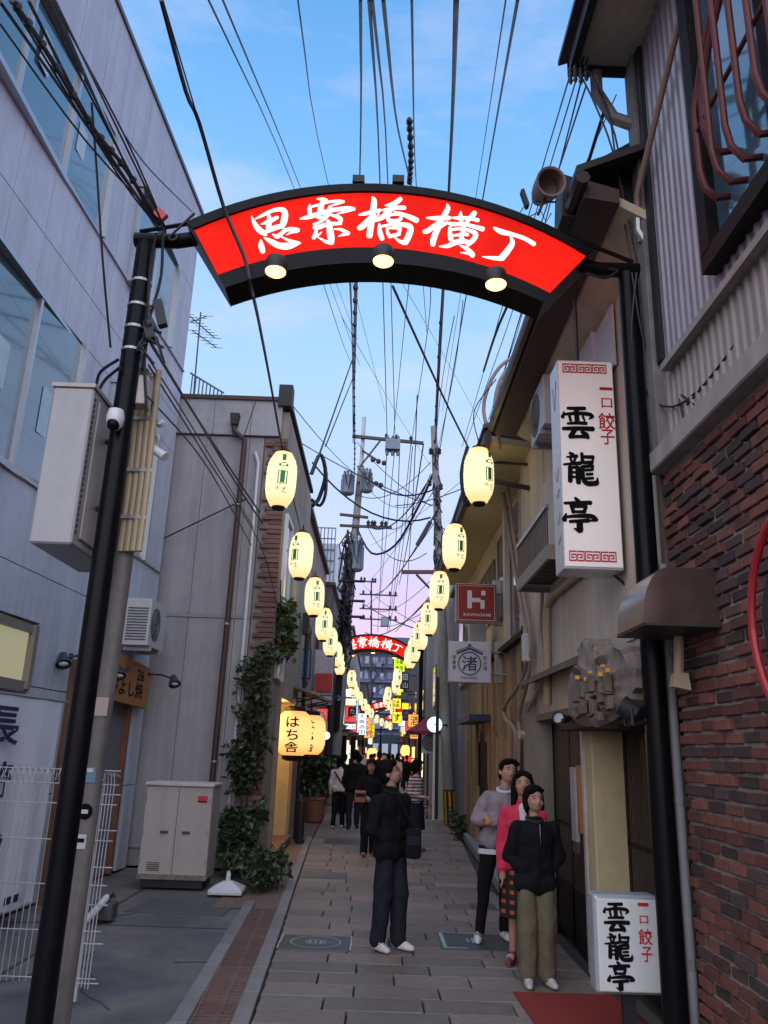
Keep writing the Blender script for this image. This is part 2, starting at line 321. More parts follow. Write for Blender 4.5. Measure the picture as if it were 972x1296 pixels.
ARCH_CH=[(300,240,9.72,[
 [(180,335,10),(215,420,50),(270,500,70),(330,545,60),(365,570,20)],[(230,370,15),(330,320,40),(450,265,45),(560,258,60),(592,310,75),(578,400,80),(552,470,60)],
 [(300,435,15),(400,400,55),(500,350,40)],[(392,325,40),(400,400,60),(385,490,60)],[(340,540,40),(420,500,60),(500,472,60),(560,460,50)],
 [(295,630,20),(300,700,70),(320,775,60)],[(335,600,15),(420,650,60),(520,700,75),(640,705,80),(780,668,20)],[(770,668,30),(700,655,40),(620,630,30),(545,590,15)],
 [(440,560,15),(490,590,50),(540,560,50),(600,512,45),(680,498,50),(755,512,50)],[(740,525,40),(680,535,30),(610,570,10)]]),
(380,240,12.15,[
 [(260,155,20),(340,160,55),(410,180,45)],[(150,240,15),(145,310,65),(150,375,60)],[(180,275,30),(300,245,45),(430,205,40),(600,190,45),(670,200,40)],[(640,215,30),(550,240,30),(440,275,15)],
 [(330,215,60),(320,300,85),(270,420,60)],[(0,465,20),(110,440,65),(250,400,70),(400,350,60),(560,320,65),(740,300,60),(830,315,50)],[(800,325,40),(700,350,40),(570,390,15)],
 [(460,280,60),(450,350,90),(380,440,80),(290,520,45),(200,545,20)],[(270,440,50),(340,450,40)],[(480,410,30),(560,430,60),(620,470,70),(615,510,60)],
 [(215,600,60),(300,590,70),(400,555,60),(520,540,55),(630,540,40)],[(430,500,60),(455,620,95),(475,760,105),(490,840,60)],[(490,840,55),(400,820,50),(330,780,30),(275,755,12)],
 [(250,630,40),(240,690,60),(208,760,60)],[(240,740,35),(280,720,30),(335,665,10)],[(525,625,20),(620,630,40),(700,670,60),(745,690,55)],[(740,700,40),(670,710,40),(590,735,15)]]),
(440,240,9.72,[
 [(140,320,20),(220,305,45),(330,280,50),(400,265,40)],[(300,100,15),(325,150,65),(310,300,75),(290,430,75),(268,580,75)],[(330,290,30),(260,380,60),(190,455,75),(140,485,60)],[(385,310,25),(330,380,20)],
 [(650,125,55),(600,165,60),(530,195,45),(460,205,15)],[(415,265,20),(500,255,45),(600,235,50),(700,235,50)],[(570,180,60),(510,270,70),(430,350,60),(330,400,25)],[(570,285,20),(660,310,40),(760,350,60),(850,392,65)],
 [(495,340,35),(510,395,55),(600,400,50),(655,372,40)],[(655,365,40),(645,325,30),(560,318,35),(515,335,20)],[(390,430,20),(395,530,60),(425,620,55)],[(420,465,30),(540,445,35),(680,445,55),(770,475,70),(755,570,75),(705,665,75)],[(690,668,50),(640,650,40),(580,605,15)],
 [(480,490,25),(495,550,40),(520,595,45)],[(500,490,20),(600,485,40),(640,500,50),(625,550,40)],[(520,590,40),(600,570,45),(640,565,30)]]),
(525,250,9.72,[
 [(145,260,20),(250,265,50),(360,260,55),(430,262,45)],[(395,90,15),(405,150,60),(350,250,65),(290,380,65),(235,500,75),(220,590,60)],[(330,290,40),(240,360,60),(160,420,60),(115,430,55)],[(400,315,40),(330,370,25),(300,400,15)],
 [(460,260,20),(540,265,45),(660,265,40),(775,292,50)],[(565,185,15),(560,240,50),(570,310,50)],[(735,200,60),(700,240,60),(630,320,40)],[(385,320,20),(470,340,50),(600,340,40),(720,370,50),(835,400,60)],
 [(435,375,40),(430,450,55),(445,530,60)],[(450,410,25),(560,395,40),(660,415,40),(745,460,60),(720,530,60),(650,590,55)],[(600,330,40),(590,440,55),(560,540,50)],[(480,480,30),(590,465,40),(650,470,40)],
 [(300,615,15),(400,610,50),(500,565,65),(600,550,60),(660,570,50)],[(550,600,15),(630,640,50),(700,710,65),(705,735,50)],[(690,715,40),(640,700,30),(560,690,10)]]),
(600,270,9.72,[
 [(245,190,30),(330,235,65),(470,270,50),(620,320,50),(735,388,55)],[(440,290,15),(470,370,60),(410,470,75),(335,560,80)],[(340,570,50),(230,560,45),(100,545,10)]])]
KANJI={'雲':[[(190,108,22),(280,108,28),(352,105,28)],[(155,142,12),(140,190,30)],[(160,165,20),(280,152,28),(390,158,30),(420,180,28)],[(415,185,20),(385,200,10)],[(270,110,38),(275,230,38)],[(205,180,22),(215,222,22)],[(330,180,20),(345,220,14)],[(185,248,18),(280,240,25),(360,242,25)],[(140,295,25),(280,290,32),(420,290,35)],[(250,305,35),(205,365,35)],[(200,370,25),(290,362,25),(370,365,25)],[(310,320,20),(350,345,40),(368,370,30)]],
 '龍':[[(185,500,22),(215,515,28)],[(155,535,12),(250,525,28)],[(190,545,20),(200,575,20)],[(235,540,20),(222,575,20)],[(125,600,15),(280,585,28)],[(185,620,35),(180,740,35)],[(185,625,15),(250,622,28)],[(252,622,34),(255,750,38)],[(195,665,18),(245,665,18)],[(195,705,18),(245,705,18)],[(295,500,25),(300,580,28)],[(300,530,22),(400,530,28)],[(300,580,22),(390,575,26)],[(398,540,16),(388,575,20)],[(295,620,35),(295,700,35),(330,755,35),(420,752,35)],[(425,750,30),(430,705,10)],[(300,615,24),(390,605,24)],[(390,605,24),(385,640,22)],[(320,645,20),(380,640,20)],[(330,680,20),(385,675,20)],[(330,715,20),(390,710,20)]],
 '亭':[[(260,900,22),(290,925,28)],[(165,945,20),(280,938,25),(395,935,30)],[(225,960,30),(240,1020,28)],[(235,970,22),(350,965,25)],[(350,965,28),(335,1015,25)],[(240,1015,20),(340,1012,22)],[(175,1035,15),(157,1085,38)],[(175,1060,18),(300,1048,28),(400,1050,32),(440,1078,26)],[(435,1080,22),(385,1085,14)],[(205,1098,22),(370,1085,28)],[(290,1095,45),(290,1170,45)],[(285,1175,30),(240,1155,10)]]}
def kanji(mb,ch,c,w,h,ux=(1,0,0),uz=(0,0,1),nrm=(0,-1,0),bold=1.3):
    bb={'雲':(125,430,92,385),'龍':(120,440,488,775),'亭':(140,450,890,1195)}[ch]
    c=Vector(c);ux=Vector(ux);uz=Vector(uz);nrm=Vector(nrm)
    for i,(vs,fs) in enumerate(brush2d([[(x,y,w_*bold) for x,y,w_ in S] for S in KANJI[ch]])):
        mb.add([c+ux*(((x-bb[0])/(bb[1]-bb[0])-.5)*w)-uz*(((y-bb[2])/(bb[3]-bb[2])-.5)*h)+nrm*(.0002*i) for x,y in vs],fs)
# ------------------------------------------------------------------ ground
gb=MB(); gb.quad((-700,-300,-.12),(700,-300,-.12),(700,900,-.12),(-700,900,-.12)); g=gb.build('ground',m_asph); g['kind']='structure'
def cshift(Y): return 0 if Y<30 else (Y-30)*.022
def lerp(t,P):
    for (a,b),(c,d) in zip(P,P[1:]):
        if t<=c: return b+(d-b)*max(0,(t-a))/(c-a)
    return P[-1][1]
def XL(Y): return lerp(Y,[(3,-.72),(6,-.76),(9,-.88),(11.5,-.99),(16.8,-1.2),(30,-1.45),(130,.75)])
def XR(Y): return lerp(Y,[(3,1.86),(9,1.86),(9.5,1.80),(12.3,1.57),(17.7,1.86),(30,1.95),(130,4.1)])
rb=MB(); pts=[3,6,9,11.5,14,16.8,20,24,30,40,60,80,100,130]
for a,b in zip(pts,pts[1:]): rb.quad((XL(a)-.6,a,-.045),(XR(a)+.15,a,-.045),(XR(b)+.15,b,-.045),(XL(b)-.6,b,-.045))
street=rb.build('street',m_bed); street['kind']='structure'
sb=MB(); sb.bx(-.5,.5,-.5,.5,-.04,0); slab0=None
Y=4.7; row=0; cnt=0; rest=MB()
while Y<128:
    h=.325 if Y<40 else 1.2
    yc=Y+h/2; x=XL(yc); xr=XR(yc); off=(.42 if row%2 else .68)+random.uniform(-.06,.06); gap=.012
    while x<xr-.05:
        x1=min(xr,x+off); 
        if xr-x1<.2: x1=xr
        z=random.uniform(-.003,.002)
        if cnt<296:
            if slab0 is None:
                sb2=MB(); sb2.v=[Vector((v.x*(x1-x-gap)+(x+x1)/2,v.y*(h-gap)+yc,v.z)) for v in sb.v]; sb2.f=list(sb.f); sb2.mi=[0]*6
                base=MB(); base.v=[Vector(v) for v in sb.v]; base.f=list(sb.f); base.mi=[0]*6
                slab0=base.build('paving_slab',m_slab,street,bevel=.008,org=(0,0,0)); o=slab0; o.location=Vector(((x+x1)/2,yc,z))-WL[street.name]; o.scale=(x1-x-gap,h-gap,1)
            else:
                inst(slab0,'paving_slab',street,((x+x1)/2,yc,z),(x1-x-gap,h-gap,1),(random.uniform(-.003,.003),random.uniform(-.003,.003),0))
            cnt+=1
        else: rest.bx(x,x1-gap,Y,Y+h-gap,-.04,z)
        x=x1; off=random.uniform(.6,.74)
    Y+=h; row+=1
rest.build('paving_slab',m_slab,street,kind='stuff')
# pieces between the slabs and the shop fronts
fb=MB(); fb.quad((-6,1,-.03),(-1.16,1,-.03),(-1.36,12.8,-.03),(-6,12.8,-.03)); fo=fb.build('forecourt',m_asph); fo['kind']='structure'
eb=MB(); eb.quad((-1.8,9.95,-.02),(-1.02,9.95,-.02),(-1.25,17,-.02),(-1.9,17,-.02)); eb.quad((-1.9,17,-.02),(-1.25,17,-.02),(-1.45,30,-.02),(-2.2,30,-.02)); e=eb.build('pavement',mat('brown_paving',(.17,.115,.085),.8,var=.25,vs=9,bump=.3)); e['kind']='structure'
# kerb stones both sides of the drain
kb0=None
kt=MB(); kt.bx(-.06,.06,-.36,.36,-.04,.004)
for side in (0,1):
    Yk=4.5
    while Yk<(9.9 if side==0 else 17.5):
        yc=Yk+.36; xl=lerp(yc,[(3,-1.19),(6,-1.24),(10,-1.40)]) if side==0 else XL(yc)-.075
        if kb0 is None: kb0=kt.build('kerb_stone',m_kerb,street,bevel=.006,org=(0,0,0)); kb0.location=Vector((xl,yc,0))-WL[street.name]
        else: inst(kb0,'kerb_stone',street,(xl,yc,0),rot=(0,0,.045))
        Yk+=.73
# slotted drain blocks
db=MB(); 
db.bx(-.17,-.145,-.24,.24,-.05,0);db.bx(.145,.17,-.24,.24,-.05,0);db.bx(-.022,.022,-.24,.24,-.05,0)
for s in (-1,1):
    for k in range(7):
        y=-.235+k*.0783
        xa,xb=(-.145,-.022) if s<0 else (.022,.145)
        db.bx(xa,xb,y-(.018 if k in(0,6) else .016),y+(.018 if k in(0,6) else .016),-.05,-.001)
drain=thing('drain_channel','red brick coloured slotted drain running along the left edge of the paved lane','drain',(-1.05,7,0))
d0=None; Yk=4.4
while Yk<9.9:
    yc=Yk+.25; x=lerp(yc,[(3,-.955),(6,-1.0),(10,-1.2)])
    if d0 is None: d0=db.build('drain_block',m_drain,drain,org=(0,0,0)); d0.location=Vector((x,yc,0))-WL[drain.name]
    else: inst(d0,'drain_block',drain,(x,yc,0),rot=(0,0,.045))
    Yk+=.5
tb=MB(); tb.quad((-1.15,4.3,-.055),(-.78,4.3,-.055),(-1.05,9.9,-.055),(-1.4,9.9,-.055)); tb.build('channel_bed',m_blackm,drain)
# manhole lids
t=thing('manhole_cover','square dark lid with a pale ring set in the paving left of the standing man','manhole cover',(-.5,8.3,0),'lids in the lane')
MB().bx(-.82,-.18,8.02,8.6,-.03,.006).build('plate',m_lid,t,bevel=.004)
b=MB()
for r_ in (.235,.09):
    n=28
    for k in range(n):
        a,a2=2*math.pi*k/n,2*math.pi*(k+1)/n
        b.add([(-.5+r*math.cos(q),8.31+r*math.sin(q),.010) for r,q in ((r_-.008,a),(r_+.006,a),(r_+.006,a2),(r_-.008,a2))],[(0,1,2,3)])
for dx in(-.05,.0,.05): b.quad((-.5+dx-.012,8.27,.010),(-.5+dx+.012,8.27,.010),(-.5+dx+.012,8.35,.010),(-.5+dx-.012,8.35,.010))
b.quad((-.84,8.03,.010),(-.825,8.03,.010),(-.825,8.6,.010),(-.84,8.6,.010)); b.quad((-.175,8.03,.010),(-.16,8.03,.010),(-.16,8.6,.010),(-.175,8.6,.010))
b.build('ring_marking',mat('worn_white_line',(.42,.43,.42),.7,var=.3),t)
t=thing('manhole_cover','dark lid with pale blue painted corner lines between the two groups of people','manhole cover',(1,8.55,0),'lids in the lane')
MB().bx(.68,1.35,8.22,8.92,-.03,.006).build('plate',m_lid,t,bevel=.004)
b=MB()
for (x0,x1,y0,y1) in ((.70,.735,8.24,8.9),(.735,.93,8.24,8.275),(.735,.8,8.87,8.9),(.735,1.3,8.885,8.905),(.95,.97,8.5,8.66),(1.08,1.1,8.5,8.66),(.95,1.1,8.57,8.59),(1.0,1.05,8.48,8.68)):
    b.quad((x0,y0,.010),(x1,y0,.010),(x1,y1,.010),(x0,y1,.010))
b.build('corner_marking',mat('pale_blue_line',(.30,.46,.50),.7,var=.2),t)
for (x0,x1,y0,y1,l) in ((-1.0,-.35,12.2,12.75,'worn square lid in the paving behind the standing man'),(-.85,-.45,11.1,11.4,'small square valve lid in the lane beside the kerb line'),(1.2,1.5,10.3,10.62,'small grille lid in the paving beside the man with folded arms'),(-.95,-.2,16.4,17.3,'large lid in the lane in front of the couple walking away')):
    tag(MB().bx(x0,x1,y0,y1,-.03,.006).build('manhole_cover',m_lid,bevel=.004),l,'manhole cover','lids in the lane')
# ------------------------------------------------------------------ white panelled building, left
def wp(Yc,z,o=0): return Vector((-3.62+.052*(Yc-12.04)+o,Yc-.052*o,z))
W=thing('white_office_building','white panel clad building with large sliding windows at the left edge','building',wp(8,0))
b=MB(); a0,a1=wp(2.5,0,-.05),wp(12.62,0,-.05); b.prism([a0,a1,a1+Vector((-9,.5,0)),a0+Vector((-9,0,0))],(0,0,11.2)); b.build('wall_core',m_joint,W)
us=[3.4,4.1,4.8,5.44,6.14,6.84,7.55,8.26,8.86,9.33,9.79,10.4,11.1,11.77,12.2,12.62]; zs=[.0,1.15,2.3,3.5,4.4,6.45,7.1,8.0,9.6,11.25]
WIN=[(5.44,8.86,4.4,6.45,'a'),(9.79,11.77,4.4,6.45,'b'),(5.44,8.86,8.0,9.6,'c'),(9.79,11.77,8.0,9.6,'d'),(3.4,4.8,4.4,6.45,'e'),(3.4,4.8,8,9.6,'f')]
def inwin(u,z): return any(a<=u<=b_ and c<=z<=d for a,b_,c,d,_ in WIN)
g_=.006
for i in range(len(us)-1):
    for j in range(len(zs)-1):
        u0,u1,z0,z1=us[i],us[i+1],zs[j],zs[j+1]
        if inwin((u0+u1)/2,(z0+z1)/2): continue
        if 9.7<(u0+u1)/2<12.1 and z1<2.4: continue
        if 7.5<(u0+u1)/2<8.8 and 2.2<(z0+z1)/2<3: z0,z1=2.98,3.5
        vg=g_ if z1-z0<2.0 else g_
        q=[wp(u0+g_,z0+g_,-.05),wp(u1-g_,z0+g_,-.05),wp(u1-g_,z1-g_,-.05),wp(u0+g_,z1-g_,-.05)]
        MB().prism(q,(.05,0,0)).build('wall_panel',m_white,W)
b=MB(); b.prism([wp(2.5,11.25,-.3),wp(12.66,11.25,-.3),wp(12.66,11.25,.03),wp(2.5,11.25,.03)],(0,0,.07)); b.build('parapet_cap',m_aludk,W)
def winW(a,c,z0,z1,nm,depth=.09,fr=.05,fm=m_alu,gm=m_glass):
    f=MB()
    f.obx((wp(a,z0)+wp(c,z0))/2+Vector((.0,0,fr/2-.02)),(.06,0,0),(0,(c-a)/2+.03,0),(0,0,fr/2+.01)); 
    f.obx((wp(a,z1)+wp(c,z1))/2+Vector((.0,0,-fr/2)),(.06,0,0),(0,(c-a)/2+.03,0),(0,0,fr/2))
    for yy in (a+fr/2,c-fr/2): f.obx(wp(yy,(z0+z1)/2),(.06,0,0),(0,fr/2,0),(0,0,(z1-z0)/2))
    F=f.build('window',fm,W)
    n=max(1,round((c-a)/1.02)); st=(c-a)/n
    for k in range(n):
        y0,y1=a+k*st,a+(k+1)*st; o=-.035 if k%2 else -.015
        MB().obx((wp(y0,(z0+z1)/2,o)+wp(y1,(z0+z1)/2,o))/2,(.006,0,0),((wp(y1,0)-wp(y0,0))/2)*.98,(0,0,(z1-z0)/2-.03)).build('pane',gm,F)
        if k: MB().obx(wp(y0,(z0+z1)/2,-.01),(.03,0,0),(0,.028,0),(0,0,(z1-z0)/2-.03)).build('mullion',fm,F)
    return F
for a,c,z0,z1,nm in WIN: 
    F=winW(a,c,z0,z1,nm)
# papers stuck inside the panes (seen through the lower and upper windows)
for (yy,zz,h) in ((7.2,5.35,.5),(8.2,5.25,.55),(6.95,9.0,.45),(8.0,8.75,.4)):
    tag(MB().obx(wp(yy,zz,-.006),(.003,0,0),(0,.12,0),(0,0,h/2)).build('paper_notice',mat('pane_paper',(.5,.62,.68),.7)),'pale paper notice stuck to the %s pane of the white building'%{5.35:'lower left',5.25:'lower middle',9.0:'upper left',8.75:'upper middle'}[zz],'notice','papers on the windows')
F=winW(7.3,8.75,2.26,2.94,'lit',fr=.09,fm=mat('khaki_frame',(.22,.19,.16),.5),gm=g_shopw)
# low sill flashing under the window bands
for z in (4.38,7.98): MB().prism([wp(5.3,z,0),wp(12.6,z,0),wp(12.6,z,.03),wp(5.3,z,.03)],(0,0,.02)).build('sill_flashing',m_alu,W)
# shutter, orange frame and board
b=MB()
for k in range(27): 
    z=.05+k*.08; b.prism([wp(10.6,z,-.12),wp(10.6,z+.078,-.12),wp(10.6,z+.06,-.095),wp(10.6,z+.02,-.095)],wp(11.95,0)-wp(10.6,0))
b.build('roller_shutter',mat('shutter_slat',(.10,.085,.08),.55,.3,var=.15),W)
b=MB(); b.obx(wp(11.99,1.12,-.03),(.05,0,0),(0,.045,0),(0,0,1.12)); b.build('door_frame',mat('dark_orange_frame',(.17,.07,.03),.6,var=.25),W,bevel=.004)
b=MB(); b.obx(wp(10.15,1.15,0),(.07,0,0),(0,.36,0),(0,0,1.55)); b.build('timber_pilaster',mat('brown_timber',(.13,.06,.03),.6,var=.3,aniso=(6,6,.7)),W,bevel=.006)
sg=thing('wooden_shop_sign','orange wooden board with brushed black writing over the shutter','sign',wp(11.2,2.3,.15))
b=MB(); b.prism([wp(10.5,2.30,.06),wp(12.35,2.24,.06),wp(12.52,2.80,.06),wp(12.2,2.86,.06),wp(10.5,2.92,.06)],(.06,0,0)); b.build('board',m_oran,sg,bevel=.008)
b=MB(); u=Vector((.052,1,0)).normalized()
text(b,'びよし焼',wp(11.45,2.48,.125),1.3,.22,u); b.build('lettering',m_ink,sg); b=MB(); text(b,'26',wp(11.95,2.70,.125),.3,.16,u); b.build('number',m_ink,sg)
def spot(nm,base,elbow,tip,label,aim=(.35,-.5,-.8),grp='gooseneck lamps over the shutter',m=None):
    m=m or mat('lamp_navy',(.02,.03,.05),.35)
    t=thing(nm,label,'lamp',base,grp)
    MB().tube([base,elbow,tip],.014,8).build('arm',m,t,smooth=True)
    aim=Vector(aim).normalized(); tip=Vector(tip)
    b=MB(); b.lathe([(.02,-.08),(.045,-.06),(.055,.0),(.085,.07),(.09,.10),(.082,.10),(.06,.05)],tip,14,aim); b.build('lamp_head',m,t,smooth=True)
    MB().ball(tip+aim*.085,(.062,.062,.03),10,6).build('bulb',mat('unlit_bulb',(.6,.62,.62),.2),t,smooth=True)
    MB().lathe([(.04,0),(.04,.03)],base,10,(1,0,0)).build('wall_mount',m,t)
    return t
spot('wall_lamp',aY(160,846,11.4),aY(165,846,11.4),aY(150,849,10.9),'dark gooseneck lamp leaning over the orange board, beside the pole')
spot('wall_lamp',wp(12.3,2.75,.1),aY(205,854,12.2),aY(220,860,12.2),'dark gooseneck lamp farthest right on a long arm before the grey wall')
spot('wall_lamp',wp(9.5,2.7,.1),wp(9.5,2.72,.25),aY(80,833,9.4),'dark round lamp on a short arm left of the black pole')
# AC on the white wall
def ac_unit(loc,label,face='x',grp='outdoor air conditioner units',w=.78,d=.32,h=.6,s=1):
    """loc = centre of base; fan side faces +x or -y or -x"""
    t=thing('air_conditioner',label,'air conditioner',loc,grp); P=Vector(loc)
    A={'x':(Vector((0,1,0)),Vector((1,0,0))),'-x':(Vector((0,-1,0)),Vector((-1,0,0))),'-y':(Vector((1,0,0)),Vector((0,-1,0)))}[face]; ux,uy=A
    MB().obx(P+Vector((0,0,h/2)),ux*w/2,uy*d/2,(0,0,h/2)).build('casing',m_acw,t,bevel=.012,seg=2)
    b=MB(); c=P+uy*(d/2+.012)-ux*w*.14+Vector((0,0,h*.5))
    for r_ in (.06,.12,.18,.235): 
        b.tube([c+ux*(r_*math.cos(a))+Vector((0,0,r_*math.sin(a)))-uy*(.0 if r_<.2 else .01) for a in [2*math.pi*k/18 for k in range(19)]],.005,4)
    for k in range(8): a=2*math.pi*k/8; b.tube([c+ux*.05*math.cos(a)+Vector((0,0,.05*math.sin(a))),c+ux*.24*math.cos(a)+Vector((0,0,.24*math.sin(a)))-uy*.01],.005,4)
    b.build('fan_grille',mat('grille_grey',(.22,.22,.22),.5),t)
    MB().lathe([(.24,0),(.24,.004)],P+uy*(d/2+.001)-ux*w*.14+Vector((0,0,h*.5)),20,uy).build('fan_opening',mat('fan_dark',(.10,.09,.085),.6),t)
    b=MB()
    for k in range(12): z=.08+k*.04; b.obx(P-ux*(w/2+.004)*(1)+Vector((0,0,z)),ux*.004,uy*d*.4,(0,0,.008))
    b.build('side_louvre',mat('louvre_dark',(.06,.06,.07),.6),t)
    b=MB(); b.obx(P+ux*w*.3-Vector((0,0,.03)),ux*.02,uy*d*.55,(0,0,.03)); b.obx(P-ux*w*.3-Vector((0,0,.03)),ux*.02,uy*d*.55,(0,0,.03)); b.build('bracket',m_steel,t)
    return t
ac_unit(tuple(wp(11.55,3.05,.24)),'white outdoor unit high on the white wall over the orange board','x',w=.82,d=.36,h=.66)
# banner with vertical kanji on the white wall
bn=thing('cloth_banner','tall white cloth banner with dark kanji behind the wire fence','banner',wp(8.2,.15,.35))
b=MB(); n=14
for i in range(n):
    for j in range(8):
        def P_(i,j): return wp(7.0+2.05*i/n,.15+2.0*j/8,.30+.025*math.sin(i*1.3)*(1-j/9))
        b.quad(P_(i,j),P_(i+1,j),P_(i+1,j+1),P_(i,j+1))
b.build('cloth',mat('banner_cloth',(.74,.74,.80),.85,var=.05),bn,smooth=True)
MB().tube([wp(6.9,2.16,.30),wp(9.2,2.16,.30)],.012,6).build('rod',m_steel,bn)
b=MB(); 
for ch,z in (('長',1.86),('崎',1.36),('や',.80)):
    b=MB(); text(b,ch,wp(7.75,z,.36),.6,.36,u); b.build('kanji',m_navy,bn)
for y0 in (8.1,8.32,8.5): MB().obx(wp(y0,.27,.37),(.002,0,0),(0,.07,0),(0,0,.035)).build('print_mark',m_navy,bn)
# wire mesh fence
fe=thing('wire_fence','white wire mesh fence with curled top before the banner','fence',(-2.8,6.2,0))
b=MB(); x0,x1,Yf=-4.2,-2.05,6.3
k=0; x=x0
while x<=x1+.01:
    b.tube([(x,Yf,.12),(x,Yf,1.42),(x,Yf-.05,1.50),(x,Yf-.02,1.55),(x,Yf+.03,1.52),(x,Yf+.02,1.46)],.0035,4,False); x+=.045
b.build('mesh_wire',m_fence,fe,kind='stuff')
for z in (.15,.45,.75,1.05,1.3,1.44,1.54): MB().tube([(x0,Yf-.004,z),(x1+.14,Yf-.004,z)],.0045,5).build('rail',m_fence,fe)
for x in (x0,x1): MB().tube([(x,Yf+.03,0),(x,Yf+.03,1.45)],.016,8).build('post',m_fence,fe,smooth=True)
b=MB(); z=.5
for k in range(6): b.tube([(x1+.02,Yf,.12+k*.25),(x1+.16,Yf,.12+k*.25)],.005,4)
for k in range(4): b.tube([(x1+.02+k*.03,Yf-.02*k,.1),(x1+.03+k*.03,Yf-.02*k,1.45),(x1+.05+k*.02,Yf-.06,1.53),(x1+.08+k*.02,Yf,1.5)],.004,4)
b.build('end_return',m_fence,fe)
t=thing('brown_signboard','narrow brown wooden signboard leaning at the left edge before the fence','signboard',(-2.6,5.6,.55))
b=MB(); b.bx(-2.82,-2.585,5.6,5.66,.72,1.42); b.build('board',mat('tan_board',(.30,.22,.15),.6,aniso=(6,6,.8),var=.3),t,bevel=.008)
b=MB(); b.bx(-2.80,-2.61,5.58,5.6,.95,1.36); b.build('panel',m_dkwood,t)
b=MB(); b.tube([(-2.60,5.62,.72),(-2.60,5.62,0)],.02,8); b.tube([(-2.8,5.62,.72),(-2.8,5.62,0)],.02,8); b.build('leg',m_iron,t)
b=MB(); b.tube([(-2.62,5.56,.83),(-2.52,5.5,.80),(-2.47,5.5,.74)],[.04,.05,.03],8); b.tube([(-2.47,5.5,.74),(-2.44,5.52,.6),(-2.40,5.5,.55),(-2.37,5.5,.62)],.014,6); b.build('clamp',m_iron,t,smooth=True)
# thrown-down banner pole and weight
t=thing('fallen_stand','white banner stand lying on a grey concrete weight beside the utility conduit','banner stand',(-2.7,8.6,0))
a=gr(92,1185); c=gr(132,1163); b=MB(); b.tube([a+Vector((0,0,.05)),(a+c)/2+Vector((0,0,.10)),c+Vector((0,0,.20))],.035,8); b.build('pole',m_whitepl,t,smooth=True)
MB().bx(c.x-.16,c.x+.10,c.y-.1,c.y+.1,0,.16).build('weight',mat('dark_weight',(.07,.07,.075),.8),t,bevel=.01)
b=MB(); b.tube([c+Vector((.02,0,.18)),c+Vector((.06,0,.24)),c+Vector((.08,0,.2))],.02,6); b.build('hook',m_blackm,t)
# utility cabinet
cb=thing('utility_cabinet','beige metal street cabinet with two handles standing on the forecourt','cabinet',(-2.55,11.2,0))
MB().bx(-2.97,-2.10,10.98,11.55,.10,1.22).build('body',m_cab,cb,bevel=.01)
MB().bx(-2.985,-2.085,10.95,11.58,1.222,1.265).build('lid',mat('cabinet_lid',(.50,.47,.44),.45),cb,bevel=.008)
MB().bx(-2.93,-2.14,11.02,11.5,0,.10).build('plinth',m_blackm,cb)
for x in (-2.68,-2.40): 
    h=MB().bx(x-.05,x+.05,10.965,10.978,.645,.675).build('handle',mat('handle_dark',(.05,.04,.04),.4),cb)
MB().bx(-2.54,-2.535,10.974,10.979,.14,1.2).build('door_gap',m_blackm,cb)
for z in (.28,.62,1.02):
    for x in (-2.955,-2.125): MB().bx(x-.012,x+.012,10.966,10.98,z,z+.07).build('hinge',mat('hinge_grey',(.3,.28,.27),.5,.3),cb)
b=MB()
for k in range(5): b.bx(-2.86+.0*k,-2.70,10.974,10.979,.20+.022*k,.208+.022*k)
b.build('vent_slots',m_blackm,cb,kind='stuff')
MB().bx(-2.98,-2.09,10.972,10.979,.10,.16).build('dirt_band',mat('base_dirt',(.20,.17,.15),.9,var=.5,vs=14),cb)
b=MB(); b.bx(-2.29,-2.16,10.972,10.979,1.03,1.11); b.build('warning_label',mat('red_label',(.55,.03,.06),.5),cb)
b=MB(); b.bx(-2.28,-2.17,10.969,10.971,1.035,1.05); b.build('label_text',m_ink,cb)
# umbrella base
ub=thing('parasol_base','white plastic parasol foot standing beside the cabinet','parasol base',(-1.78,10.8,0))
b=MB(); b.prism([(-1.99,10.6,0),(-1.57,10.6,0),(-1.57,11.0,0),(-1.99,11.0,0)],(0,0,.06)); b.build('tray',m_whitepl,ub,bevel=.02,seg=2)
b=MB(); b.add([(-1.98,10.61,.06),(-1.58,10.61,.06),(-1.58,10.99,.06),(-1.98,10.99,.06),(-1.83,10.76,.14),(-1.73,10.76,.14),(-1.73,10.84,.14),(-1.83,10.84,.14)],[(0,1,5,4),(1,2,6,5),(2,3,7,6),(3,0,4,7),(4,5,6,7)]); b.build('cover',m_whitepl,ub)
MB().lathe([(.03,.14),(.028,.22),(.022,.225),(.022,.25)],(-1.78,10.8,0),12).build('socket',m_whitepl,ub,smooth=True)
# ------------------------------------------------------------------ grey building with brick corner
G=thing('grey_corner_building','grey sided building with brick edged corner, ivy and a lit doorway','building',(-2.6,14,0))
XG=-1.70
b=MB(); b.bx(-9,XG-.62,12.86,17.9,0,7.4); b.bx(XG-.62,XG-.01,12.86,13.95,0,7.4); b.bx(XG-.62,XG-.01,16.6,17.9,0,7.4); b.bx(XG-.62,XG-.01,13.95,16.6,2.62,7.4); b.build('wall_core',m_stucco,G)
us=[-3.72,-2.95,-2.62,-2.16]
for (x0,x1) in ((-3.70,-3.1),(-3.1,-2.35),(-2.35,-2.10)):
    for (z0,z1) in ((.25,3.72),(3.78,6.88)):
        MB().bx(x0+.004,x1-.004,12.80,12.86,z0,z1).build('siding_panel',m_grey,G)
MB().bx(-3.70,-2.1,12.785,12.86,3.725,3.775).build('belt_joint',mat('belt_grey',(.26,.25,.26),.6),G)
for (x0,x1) in ((-3.72,-3.0),(-3.0,-2.35),(-2.35,-1.82)):
    MB().bx(x0+.003,x1-.003,12.74,12.86,6.9,7.55).build('parapet_panel',mat('parapet_grey',(.36,.35,.37),.6,streak=.2),G)
